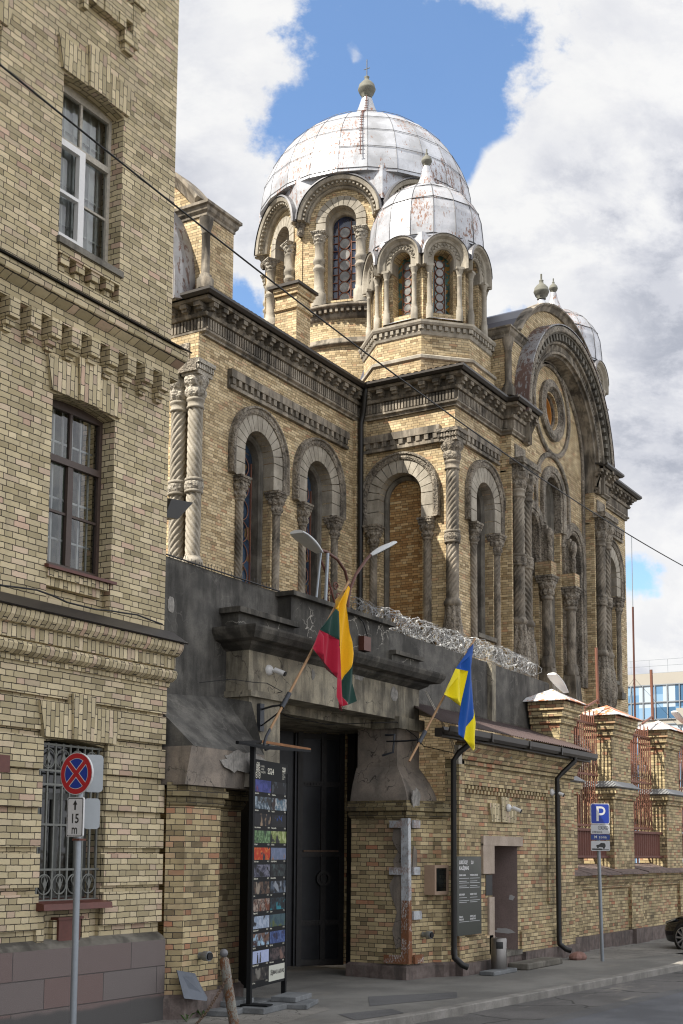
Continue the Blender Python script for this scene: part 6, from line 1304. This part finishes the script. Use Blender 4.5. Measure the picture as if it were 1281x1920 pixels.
q = MB(); q.box(-.5, -.14, 0, .5, .14, .07); o = q.obj('stone_slab', 'slabc', None, (21.05, 9.42, 0)); tag(o, 'low flat stone slab left of the litter bin', 'stone slab'); o.modifiers.new('b', 'BEVEL').width = .01
q = MB(); q.box(-.85, -.2, 0, .85, .2, .12); o = q.obj('door_step', 'stoneD', None, (22.75, 9.42, 0)); tag(o, 'worn stone step before the gatehouse door', 'step'); b = o.modifiers.new('b', 'BEVEL'); b.width = .025; b.segments = 3
# -- information board
ib = thing('information_board', 'dark green board with white visitor information beside the downpipe', 'sign board', (20.8, 9.8, 0)); M['dgreen'] = paint('board_dark_green', (.022, .026, .018))
FI = Fx(9.748); q = MB(); q.fbox(FI, 20.06, 21.04, -.01, .012, .68, 2.03); bd = q.obj('panel', 'dgreen', ib)
for s_, a, z, sz, bo_ in (('LUKIŠKIŲ', 20.14, 1.90, .085, .003), ('KALĖJIMAS', 20.14, 1.80, .085, .003), ('2.0', 20.62, 1.90, .08, .003), ('DARBO LAIKAS', 20.14, 1.695, .04, .0015), ('WORKING HOURS', 20.57, 1.695, .04, .0015), ('EKSKURSIJOS', 20.14, 1.365, .04, .0015), ('GUIDED TOURS', 20.57, 1.365, .04, .0015), ('ĖJIMAI IR', 20.14, .985, .04, .0015), ('PARODOS', 20.14, .94, .04, .0015), ('EVENTS AND', 20.57, .985, .04, .0015), ('EXHIBITIONS', 20.57, .94, .04, .0015)): text(s_, FI, a, z, sz, 'swhite', bd, b=.0135, bold=bo_, sx=.95)
for a in (20.14, 20.57):
    q = MB()
    for z, n_ in ((1.65, 1), (1.60, 2), (1.52, 2), (1.32, 1), (1.27, 2), (.91, 1)):
        for j in range(n_): flat(q, FI, [(a, z - j * .03), (a + .30 + .1 * ((j + int(z * 100)) % 2), z - j * .03), (a + .30 + .1 * ((j + int(z * 100)) % 2), z - j * .03 + .008), (a, z - j * .03 + .008)], .0135)
    q.obj('small_print', 'sgrey', bd)
# -- flags
M['wood'] = simple('varnished_pole', (.36, .21, .10), .5, 0, .25, 14)
def flagcloth(top, tail, w, cols, label, name, poleA, poleB, folds=3, group=None, seed=0, width=.75):
    """cloth hanging down from a slanting pole; stripes run along the hoist"""
    root = thing(name, label, 'flag', tuple(poleA), 0, None)
    q = MB(); q.tube([poleA, poleB], .019, 8); q.obj('pole', 'wood', root)
    q = MB(); q.tube([Vector(poleA).lerp(Vector(poleB), .14), Vector(poleA).lerp(Vector(poleB), .23)], .034, 10); q.obj('socket', 'ironb', root)
    return root
M['ironb'] = simple('blue_grey_iron', (.05, .055, .065), .5, .5, .3, 20)
for nme, c in (('fy', (.80, .42, .005)), ('fg', (.010, .045, .035)), ('fr', (.36, .006, .03)), ('ub', (.004, .07, .33)), ('uy', (.80, .66, .005))):
    m_, k, p = newmat('flag_cloth_' + nme); lk(k, k.mix(k.noise(geo(k), 60, 2), tuple(x * .9 for x in c), tuple(min(1, x * 1.1) for x in c)), p.inputs[0]); p.inputs['Roughness'].default_value = .75; p.inputs['Sheen Weight'].default_value = .2
    p.inputs['Specular IOR Level'].default_value = .2; M[nme] = m_
def cloth(A, B, L, polys, root, seed=0):
    """polys: list of (material, [(s, t)...]) in cloth coordinates: s 0..1 along screen-right sweep, t metres of drop"""
    pass
def flagmesh(root, origin, U, outline_parts, fold, name='flag_cloth'):
    """each part: (mat, polygon in (a, z)); folded slightly out of plane by fold(a, z)"""
    from mathutils.geometry import delaunay_2d_cdt
    for mat, poly in outline_parts:
        # subdivide on a grid clipped to the polygon
        xs = [p[0] for p in poly]; zs_ = [p[1] for p in poly]; pts = [Vector(p) for p in poly]; n0 = len(pts); st = .035
        def inside(x, z):
            c = False; j = n0 - 1
            for i in range(n0):
                if (poly[i][1] > z) != (poly[j][1] > z) and x < (poly[j][0] - poly[i][0]) * (z - poly[i][1]) / (poly[j][1] - poly[i][1]) + poly[i][0]: c = not c
                j = i
            return c
        x = min(xs)
        while x < max(xs):
            z = min(zs_)
            while z < max(zs_):
                if inside(x, z): pts.append(Vector((x, z)))
                z += st
            x += st
        v, e, f, *_r = delaunay_2d_cdt(pts, [(i, (i + 1) % n0) for i in range(n0)], [list(range(n0))], 1, 1e-5)
        q = MB(); P = [root_F.p(p.x, fold(p.x, p.y), p.y) for p in v]; b = 0; q.v = P
        for t in f: q.f.append(tuple(t)); q.uv.append([(0, 0)] * len(t)); q.sm.append(True); q.mi.append(0)
        q.obj(name, mat, root)
# Lithuanian flag: pixel-measured outline on the plane Y = 9.6
root_F = Fx(9.62)
f1 = flagcloth(None, None, 0, None, 'yellow, green and red striped flag hanging from a slanting pole on the gate portal', 'flag', (14.449, 9.83, 3.733), (16.307, 9.70, 6.128), seed=1)
def fold1(a, z): return .05 * math.sin((a - 15.2) * 14 + z * 1.2) + .035 * math.sin((a - 15.2) * 31 - z * 2.0)
LF = LFPARTS
flagmesh(f1, None, None, LF, fold1)
q = MB(); q.tube([(14.46, 9.83, 3.75), (14.38, 9.84, 3.64), (14.33, 9.84, 3.53), (14.37, 9.84, 3.46), (14.44, 9.84, 3.48), (14.45, 9.84, 3.54)], .020, 8); q.tube([(14.74, 9.82, 4.11), (14.9, 10.1, 4.12), (15.2, 10.5, 4.12)], .016, 6); q.tube([(14.70, 9.82, 4.02), (14.9, 10.2, 3.90), (15.2, 10.5, 3.88)], .012, 6); q.box(15.1, 10.44, 3.80, 15.2, 10.5, 4.2); q.obj('bracket', 'ironb', f1)
root_F = Fx(9.10)
f2 = flagcloth(None, None, 0, None, 'blue and yellow flag hanging from a slanting pole at the gatehouse corner', 'flag', (17.87, 9.50, 3.515), (19.72, 9.22, 5.72), seed=2)
def fold2(a, z): return .05 * math.sin((a - 18.6) * 13 + z * 1.4) + .03 * math.sin((a - 18.9) * 29 - z * 2.2)
flagmesh(f2, None, None, UFPARTS, fold2)
q = MB(); q.tube([(18.17, 9.46, 3.88), (18.5, 9.9, 3.9), (18.95, 10.5, 3.95)], .016, 6); q.tube([(18.8, 10.5, 3.7), (18.8, 10.3, 3.75), (18.85, 10.3, 4.05), (18.9, 10.5, 4.05)], .02, 6); q.obj('bracket', 'ironb', f2)
# -- twin street lamp on the wall
sl = thing('twin_street_lamp', 'twin armed rusty brown street lamp rising behind the portal parapet', 'street lamp', (17.9, 10.75, 5.9))
M['lampbrown'] = simple('red_brown_lamp_paint', (.10, .035, .022), .5, .2, .3, 20)
PLm = lambda x, z, y=10.75: (x, y, z)
q = MB(); q.tube([PLm(18.02, 5.3), PLm(18.04, 6.0), PLm(18.05, 6.40)], .035, 8)
q.tube([PLm(18.03, 6.15), PLm(18.06, 6.50), PLm(17.95, 6.72), PLm(17.70, 6.86), PLm(17.35, 6.92), PLm(17.05, 6.90)], .026, 8); q.tube([PLm(18.03, 6.15), PLm(18.12, 6.45), PLm(18.30, 6.72), PLm(18.62, 7.02), PLm(18.85, 7.2)], .026, 8); q.obj('arms', 'lampbrown', sl)
q = MB()
for cx_, cz_, r_ in ((17.45, 6.28, .11), (17.65, 6.40, .08), (17.35, 6.12, .09), (17.75, 6.22, .10)):
    q.tube([PLm(cx_ + r_ * (1 - t / 26) * math.cos(t * .42), cz_ + r_ * (1 - t / 26) * math.sin(t * .42)) for t in range(24)], .011, 5)
q.tube([PLm(17.2, 6.75), PLm(17.4, 6.5), PLm(17.62, 6.15), PLm(17.7, 6.0)], .02, 6); q.obj('scrollwork', 'rustdark', sl)
q = MB(); q.tube([PLm(17.05, 6.0), PLm(17.2, 6.92)], .02, 6); q.tube([PLm(17.25, 5.9, 10.7), PLm(17.32, 6.88, 10.7)], .03, 6); q.obj('strut', 'galv', sl)
def lamphead(p, d, L, w_, par, mat='white'):
    p = Vector(p); d = Vector(d).normalized(); s_ = d.cross(Vector((0, 0, 1))).normalized(); u = s_.cross(d); P = []
    for i in range(9):
        t = i / 8; hw = w_ * (.45 + .55 * math.sin(min(1, t * 1.35) * PI / 2)) * (1 if t < .92 else .8); h = w_ * .55 * (.6 + .4 * math.sin(PI * min(1, t * 1.1)))
        P.append([p + d * (L * t) + s_ * (hw * math.cos(a)) + u * (h * max(-.15, math.sin(a))) for a in [2 * PI * k / 14 for k in range(14)]])
    q = MB(); q.grid(P, None, True, True); q.face(P[0][::-1]); q.face(P[-1]); return q.obj('lamp_head', mat, par)
M['lampgrey'] = simple('lamp_grey_shell', (.55, .57, .58), .4, .1, .15, 12); M['lens'] = glass('lamp_lens', (.16, .18, .17), .4)
lamphead(PLm(17.15, 6.86), (-1, -.12, .16), .85, .15, sl, 'lampgrey'); h2 = lamphead(PLm(18.80, 7.14), (1, -.35, .62), .62, .12, sl, 'lampgrey')
q = MB(); d = Vector((1, -.35, .62)).normalized(); s_ = d.cross(Vector((0, 0, 1))).normalized(); u = s_.cross(d); p = Vector(PLm(18.80, 7.14)) - u * .022; q.face([p + d * .15 + s_ * .08, p + d * .55 + s_ * .09, p + d * .55 - s_ * .09, p + d * .15 - s_ * .08]); q.obj('lens', 'lens', sl)
# -- lamp heads near the fence
l1 = thing('lamp_head', 'white plastic lamp cover jutting up from the sheet cap of the first fence pier', 'lamp', (26.4, 10.5, 5.6)); lamphead((26.75, 10.3, 5.62), (-1, .1, .50), .75, .14, l1, 'white')
l2 = thing('lamp_head', 'grey lamp head on a short arm over the fence at the right edge', 'lamp', (34, 9.8, 5.6)); lamphead((34.45, 9.9, 5.60), (-1, 0, .25), .95, .11, l2, 'lampgrey'); q = MB(); q.tube([(34.4, 9.9, 5.62), (35.6, 9.9, 5.6), (36.2, 10.3, 5.3)], .03, 8); q.obj('arm', 'galv', l2)
# red steel angle posts on the pier caps
for i, (x, y, lab) in enumerate(((29.35, 10.5, 'red iron post rising from the second fence pier cap'), (33.6, 10.5, 'red iron post rising from the third fence pier cap'))):
    q = MB(); z = 5.75; q.tube([(x - .9, y, z - .28), (x, y, z), (x, y, z + .0)], .03, 6); q.tube([(x, y, z - .1), (x - .06, y, z + 1.25)], .04, 6); o = q.obj('iron_post', 'redpost' if 'redpost' in M else 'rustbar', None); tag(o, lab, 'post', 'red iron posts on the fence piers')
# -- cameras
def cctv(x, y, z, label, s_=1., wall='y'):
    o = thing('security_camera', label, 'security camera', (x, y, z)); q = MB(); P = []
    for i in range(7): t = PI / 2 * i / 6; P.append([(x + .07 * s_ * math.cos(t) * math.cos(2 * PI * k / 14), y - .06 * s_ * math.sin(t), z + .07 * s_ * math.cos(t) * math.sin(2 * PI * k / 14)) for k in range(14)])
    q.grid(P, None, True, True, flip=False); q.tube([(x, y - .05 * s_, z), (x + .05 * s_, y - .10 * s_, z - .01)], .018 * s_, 6); q.obj('mount', 'white', o)
    q = MB(); q.tube([(x + .02 * s_, y - .08 * s_, z + .0), (x + .05 * s_, y - .21 * s_, z - .055 * s_)], .034 * s_, 12); q.obj('body', 'white', o)
    q = MB(); q.tube([(x + .0501 * s_, y - .2105 * s_, z - .0552 * s_), (x + .0535 * s_, y - .225 * s_, z - .062 * s_)], .032 * s_, 12); q.obj('lens', 'sblack', o)
cctv(15.38, 10.5, 4.72, 'white security camera on the portal lintel above the poster stand', 1.15)
cctv(24.55, 9.79, 3.32, 'white security camera beside the right downpipe of the gatehouse', 1.1)
cctv(22.25, 9.74, 2.93, 'white security camera on the brick keystone above the door', 1.1)
o = thing('floodlight', 'small grey floodlight high on the gatehouse wall under the gutter', 'floodlight', (22.3, 9.7, 3.9)); q = MB(); q.hexa([(22.2, 9.72, 3.80), (22.38, 9.72, 3.82), (22.38, 9.78, 3.82), (22.2, 9.78, 3.80), (22.2, 9.6, 3.92), (22.38, 9.6, 3.94), (22.38, 9.72, 3.96), (22.2, 9.72, 3.94)]); q.obj('housing', 'galv', o)
# -- black floodlight box on the corner of the left building
o = thing('black_floodlight', 'black box floodlight sticking out at the corner of the tall building', 'floodlight', (12.95, 10.9, 6.6)); q = MB(); q.hexa([(12.98, 10.55, 6.46), (13.26, 10.55, 6.50), (13.30, 10.80, 6.52), (13.0, 10.80, 6.48), (13.05, 10.50, 6.72), (13.52, 10.50, 6.78), (13.50, 10.80, 6.82), (13.1, 10.80, 6.80)]); q.obj('housing', 'sblack', o); q = MB(); q.tube([(12.9, 10.9, 6.55), (13.0, 10.85, 6.55)], .03, 6); q.obj('arm', 'iron', o)
# -- wall hydrants
def hydrant(x, y, z, label, n=(-.1, -1)):
    o = thing('wall_hydrant', label, 'hydrant', (x, y, z)); n = Vector((n[0], n[1], 0)).normalized(); q = MB(); p = Vector((x, y, z)); q.tube([p, p + n * .07, p + n * .08, p + n * .17], [.045, .045, .062, .062], 14); q.obj('coupling', 'galv', o); q = MB(); q.tube([p + n * .171, p + n * .19], .05, 14); q.obj('cap', 'iron', o)
hydrant(13.45, 10.19, .76, 'round grey hydrant coupling on the left brick pier above the bent sheet'); hydrant(19.55, 10.13, .72, 'round grey hydrant coupling on the right brick pier by the iron guard')
# -- razor wire
def razor(x0, x1, y, z, r, label, turns, seed, k0=0):
    rr = random.Random(seed); q = MB(); n = turns * 16; prev = None; ph = rr.random() * 6
    for s_ in range(2):
        pts = []
        for i in range(n + 1):
            t = i / n; a = 2 * PI * turns * t * (1 if s_ else -1) + ph; R = r * (1 + .25 * math.sin(t * 37 + s_)) ; pts.append(Vector((x0 + (x1 - x0) * t + .05 * rr.uniform(-1, 1) + .12 * math.sin(a * .5), y + R * 1.1 * math.cos(a) + .02 * rr.uniform(-1, 1), z + R * math.sin(a) + .02 * rr.uniform(-1, 1))))
        q.tube(pts, .0045, 3, cap=False)
        for p in pts[::2]:
            d = Vector((rr.uniform(-1, 1), rr.uniform(-1, 1), rr.uniform(-1, 1))).normalized(); e = d.cross(Vector((rr.uniform(-1, 1), .3, .5))).normalized(); q.face([p - d * .026 - e * .004, p + d * .026 - e * .004, p + d * .026 + e * .004, p - d * .026 + e * .004])
    o = q.obj('razor_wire', 'zinc', None); tag(o, label, 'razor wire', 'coils of razor wire'); return o
M['zinc'] = simple('bright_zinc', (.33, .34, .35), .4, .6, .1, 10)
razor(18.6, 26.6, 10.98, 6.16, .15, 'long silvery coil of razor wire tumbling along the top of the dark wall', 46, 1)
razor(18.9, 26.4, 11.25, 6.34, .15, 'second silvery razor wire coil lying behind and above the first', 42, 2)
razor(27.0, 29.2, 11.0, 4.4, .38, 'razor wire tangle behind the first red bar panel', 22, 3); razor(30.8, 33.3, 11.0, 4.3, .38, 'razor wire tangle behind the second red bar panel', 22, 4)
# -- cables
def cable(pts, r, label, mat='iron', n=40, sag=0):
    a, b = Vector(pts[0]), Vector(pts[-1])
    P = [a.lerp(b, i / n) + Vector((0, 0, -sag * 4 * (i / n) * (1 - i / n))) for i in range(n + 1)] if len(pts) == 2 else [Vector(p) for p in pts]
    q = MB(); q.tube(P, r, 6); o = q.obj('cable', mat, None); tag(o, label, 'cable'); return o
cable([CABA, CABB], .012, 'black overhead cable sagging across the street before the church', sag=CABS)
rn = random.Random(5); P = [(3.0 + .25 * i, 10.12 - .0, 4.98 + .03 * math.sin(i * .9) + rn.uniform(-.01, .01)) for i in range(41)]; cable([(x, 10.36, z) for x, y, z in P if x < 12.95], .011, 'black cable clipped above the lower string course of the tall building')
cable([(14.2, 10.86, 4.42), (14.6, 10.6, 4.50), (14.84, 10.38, 4.47), (15.2, 10.4, 4.50), (15.6, 10.4, 4.42), (15.7, 10.95, 4.36)], .006, 'thin black wire looping over the left pier capital of the portal')
cable([(15.7, 10.95, 4.36), (16.8, 11.1, 4.2), (18, 11.1, 4.18), (19.2, 10.45, 4.30), (19.8, 10.4, 4.1), (20.1, 10.4, 3.95), (20.2, 9.7, 3.78)], .008, 'black wire sagging under the gate lintel toward the gatehouse')
for k in range(2): cable([(20.25 + k * .05, 10.45, 4.95), (20.22 + k * .06, 10.3, 4.7), (20.2 + k * .07, 9.9, 4.0), (20.2 + k * .08, 9.85, 3.8)], .007, ('left' if k == 0 else 'right') + ' one of two pale conduits between the portal and the gatehouse', 'offwhite')
cable([(18.0, 10.66, 6.1), (18.35, 10.62, 5.9), (18.5, 10.6, 5.6), (18.4, 10.62, 5.4), (18.55, 10.6, 5.15)], .012, 'loose black cable dangling over the parapet behind the flag')
q = MB(); q.box(18.25, 10.55, 5.42, 18.48, 10.66, 5.66); o = q.obj('cable_box', 'lampbrown', None); tag(o, 'small brown junction box on the black parapet behind the flag', 'junction box')
# ================================================================== CAR
car = thing('parked_car', 'shiny black car parked at the right edge beyond the parking sign', 'car', (30.35, 8.85, -.1), R_(245)); M['carpaint'] = simple('black_car_paint', (.006, .006, .008), .08, 0, .05, 3, spec=.8); M['tyre'] = simple('tyre_rubber', (.02, .02, .02), .8); M['rim'] = simple('alloy_rim', (.55, .56, .58), .3, .7, .05); M['headl'] = glass('headlight_glass', (.3, .33, .36), .6)
CX0, CY0, CY1 = CARX, CARY, CARY + 1.8
def carsec():
    # stations along the car: (x, half width, z bottom, z belt, z top, roof half width)
    S = [(0, .62, .32, .50, .58, .55), (.06, .74, .24, .58, .68, .62), (.25, .84, .20, .66, .76, .70), (.6, .89, .20, .74, .84, .74), (1.05, .90, .20, .82, .92, .74), (1.35, .90, .20, .86, 1.0, .72), (1.9, .90, .20, .90, 1.32, .62), (2.4, .90, .20, .92, 1.44, .60), (3.2, .90, .20, .93, 1.42, .60), (3.9, .88, .22, .93, 1.2, .58), (4.25, .85, .26, .92, .98, .62), (4.35, .78, .34, .80, .85, .6)]
    rows = []; yc = (CY0 + CY1) / 2
    for x, w_, zb, zl, zt, rw in S:
        prof = [(-w_ * .93, zb), (-w_ * .99, zb + .12), (-w_, (zb + zl) / 2), (-w_ * .985, zl - .05), (-w_ * .94, zl), (-rw - (w_ - rw) * .35, zl + (zt - zl) * .45), (-rw, zt - .05), (-rw * .85, zt), (0, zt + .02)]
        prof = prof + [(-a, b) for a, b in prof[-2::-1]]; rows.append([(CX0 + x, yc + a, b) for a, b in prof])
    q = MB(); q.grid(rows, None, True); q.face(rows[0]); q.face(rows[-1][::-1]); o = q.obj('body', 'carpaint', car); md = o.modifiers.new('s', 'SUBSURF'); md.levels = 1; md.render_levels = 2; return o
carsec()
def wheel(x, y, sg):
    q = MB(); P = []
    for i in range(25):
        a = 2 * PI * i / 24; P.append([(x + r_ * math.cos(a), y + b * sg, .32 + r_ * math.sin(a)) for r_, b in ((.24, -.02), (.30, -.03), (.325, .02), (.325, .18), (.24, .2))])
    q.grid(P, None, True); t = q.obj('wheel', 'tyre', car); q = MB()
    for k in range(10):
        a = 2 * PI * k / 10; c, s_ = math.cos(a), math.sin(a); q.hexa([(x + c * r_ - s_ * t_, y + b * sg, .32 + s_ * r_ + c * t_) for b in (-.025, .03) for r_, t_ in ((.03, -.02), (.235, -.03), (.235, .012), (.03, .012))])
    P = [[(x + r_ * math.cos(2 * PI * i / 24), y + b * sg, .32 + r_ * math.sin(2 * PI * i / 24)) for r_, b in ((.225, -.03), (.245, -.035), (.245, .1))] for i in range(25)]; q.grid(P, None, True); q.tube([(x, y - .03 * sg, .32), (x, y + .05 * sg, .32)], .05, 12); q.obj('rim', 'rim', t)
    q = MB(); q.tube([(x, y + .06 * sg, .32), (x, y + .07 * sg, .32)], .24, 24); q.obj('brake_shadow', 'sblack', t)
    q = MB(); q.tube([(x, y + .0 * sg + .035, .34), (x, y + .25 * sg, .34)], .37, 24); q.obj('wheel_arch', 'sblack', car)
for x in (CX0 + .82, CX0 + 3.4): wheel(x, CY0 - .01, 1); wheel(x, CY1 + .01, -1)
q = MB(); q.hexa([(CX0 + .10, CY0 + .16, .60), (CX0 + .50, CY0 + .0, .70), (CX0 + .50, CY0 + .05, .70), (CX0 + .10, CY0 + .22, .60), (CX0 + .10, CY0 + .18, .65), (CX0 + .55, CY0 + .03, .76), (CX0 + .52, CY0 + .07, .76), (CX0 + .12, CY0 + .25, .65)]); q.obj('headlight', 'headl', car)
# ================================================================== FAR BUILDING
fb = thing('office_block', 'modern blue glass office block with pale bands far behind the fence', 'office building', (100, 34, 0)); FB = Fy(100)
M['pale_panel'] = simple('pale_cladding', (.36, .34, .30), .7, 0, .08, .6)
def officeglass():
    m_, k, p = newmat('blue_curtain_glass'); uv = k.n('ShaderNodeUVMap'); uv.uv_map = 'UVMap'; s_ = k.n('ShaderNodeSeparateXYZ'); lk(k, uv.outputs[0], s_.inputs[0])
    wn = k.n('ShaderNodeTexWhiteNoise'); wn.noise_dimensions = '2D'; lk(k, k.vec(k.m('FLOOR', k.m('DIVIDE', s_.outputs[0], .98)), k.m('FLOOR', k.m('DIVIDE', s_.outputs[1], 1.05)), 0.0), wn.inputs['Vector'])
    c = k.ramp(wn.outputs[0], [(0, (.05, .13, .24)), (.3, (.12, .25, .42)), (.6, (.22, .36, .52)), (.85, (.42, .50, .58)), (1, (.10, .10, .12))], 'CONSTANT'); lk(k, c, p.inputs[0]); p.inputs['Roughness'].default_value = .12; p.inputs['Specular IOR Level'].default_value = .8; return m_
M['oglass'] = officeglass()
q = MB(); q.box(100, 8, -.1, 116, 41, 16.4); q.obj('wall', 'pale_panel', fb)
for z0, z1 in ((1.0, 3.0), (3.4, 6.0), (6.4, 9.3), (9.6, 12.3), (12.7, 15.45)):
    q = MB(); q.face([FB.p(-40.8, .02, z0), FB.p(-8.2, .02, z0), FB.p(-8.2, .02, z1), FB.p(-40.8, .02, z1)]); o = q.obj('window_band', 'oglass', fb)
    q = MB(); a = -40.8
    while a < -8.1: q.fbox(FB, a - .04, a + .04, .0, .12, z0, z1); a += .98
    for z in (z0, (z0 + z1) / 2, z1): q.fbox(FB, -40.8, -8.2, .0, .10, z - .04, z + .04)
    q.obj('mullions', 'galv', o)
q = MB()
for a0, z0 in ((-29.3, 12.2), (-27.5, 9.5), (-30, 6)): q.fbox(FB, a0, a0 + 1.8, .0, .2, z0, z0 + 1.3)
q.obj('spandrel_panels', 'pale_panel', fb)
q = MB(); q.box(100.5, 9, 16.4, 115, 40, 16.5); a = 9
while a < 40: q.box(100.2, a, 16.4, 100.22, a + .03, 17.5); a += 1.5
for z in (17.0, 17.5): q.box(100.2, 9, z, 100.22, 40, z + .03)
q.obj('roof_railing', 'galv', fb)
# mast
ms = thing('radio_mast', 'thin guyed red and white radio mast behind the fence', 'mast', (60, 19.5, 0)); mp = Vector((60.0, MASTY, 0))
q = MB(); q.tube([mp, mp + Vector((0, 0, 14.0))], .05, 6); q.obj('lower_mast', 'lampbrown', ms); q = MB(); q.tube([mp + Vector((0, 0, 14.0)), mp + Vector((0, 0, 17.5))], .022, 5); q.obj('whip', 'galv', ms)
q = MB()
for dx, dy in ((4, 3), (-4, 3.5), (3, -5)): q.tube([mp + Vector((0, 0, 10.5)), mp + Vector((dx, dy, 4))], .008, 3)
q.obj('guy_wires', 'iron', ms)
# trees glimpsed behind the bars
def tree(x, y, h, label, seed):
    r = random.Random(seed); o = thing('tree', label, 'tree', (x, y, 0)); q = MB(); q.tube([(x, y, 0), (x + .1, y, h * .45), (x, y + .1, h * .75)], [.22, .15, .06], 8)
    for k in range(5): a = r.random() * 6; q.tube([(x + .08, y, h * (.4 + .07 * k)), (x + math.cos(a) * 1.4, y + math.sin(a) * 1.4, h * (.62 + .06 * k))], [.07, .02], 5)
    q.obj('trunk', 'brown', o); q = MB()
    cl = [(x + r.uniform(-1.8, 1.8), y + r.uniform(-1.8, 1.8), h * r.uniform(.45, .98), r.uniform(.5, 1.0)) for _ in range(22)]
    for _ in range(2600):
        cx_, cy_, cz_, R = r.choice(cl); d = Vector((r.gauss(0, 1), r.gauss(0, 1), r.gauss(0, 1))).normalized() * R * r.random() ** .4; p = Vector((cx_, cy_, cz_)) + d; u = Vector((r.gauss(0, 1), r.gauss(0, 1), r.gauss(0, .6))).normalized() * .09; v = u.cross(Vector((r.gauss(0, 1), r.gauss(0, 1), 1))).normalized() * .06; q.face([p - u, p - v, p + u, p + v])
    q.obj('crown', 'leaf', o)
M['leaf'] = simple('leaf_green', (.07, .12, .03), .6, 0, .5, 3)
tree(47, 16.0, 6.2, 'green tree glimpsed through the bars at the right edge', 1); tree(52, 18.5, 6.0, 'darker green tree farther back behind the bar panels', 2)
# small weeds
M['weed'] = simple('weed_green', (.06, .14, .02), .6, 0, .4, 20)
for x, y, lab in ((13.35, 10.05, 'small green weed at the foot of the left brick pier'), (12.9, 9.95, 'tiny weed growing left of the bent metal sheet')):
    q = MB(); r = random.Random(x)
    for k in range(16): a = r.random() * 6.28; L = .05 + .07 * r.random(); q.face([(x, y, .0), (x + L * .6 * math.cos(a) - .012, y + L * .6 * math.sin(a), L * .9), (x + L * math.cos(a), y + L * math.sin(a), L), (x + L * .6 * math.cos(a) + .015, y + L * .6 * math.sin(a) + .01, L * .8)])
    tag(q.obj('weed', 'weed', None), lab, 'weed')
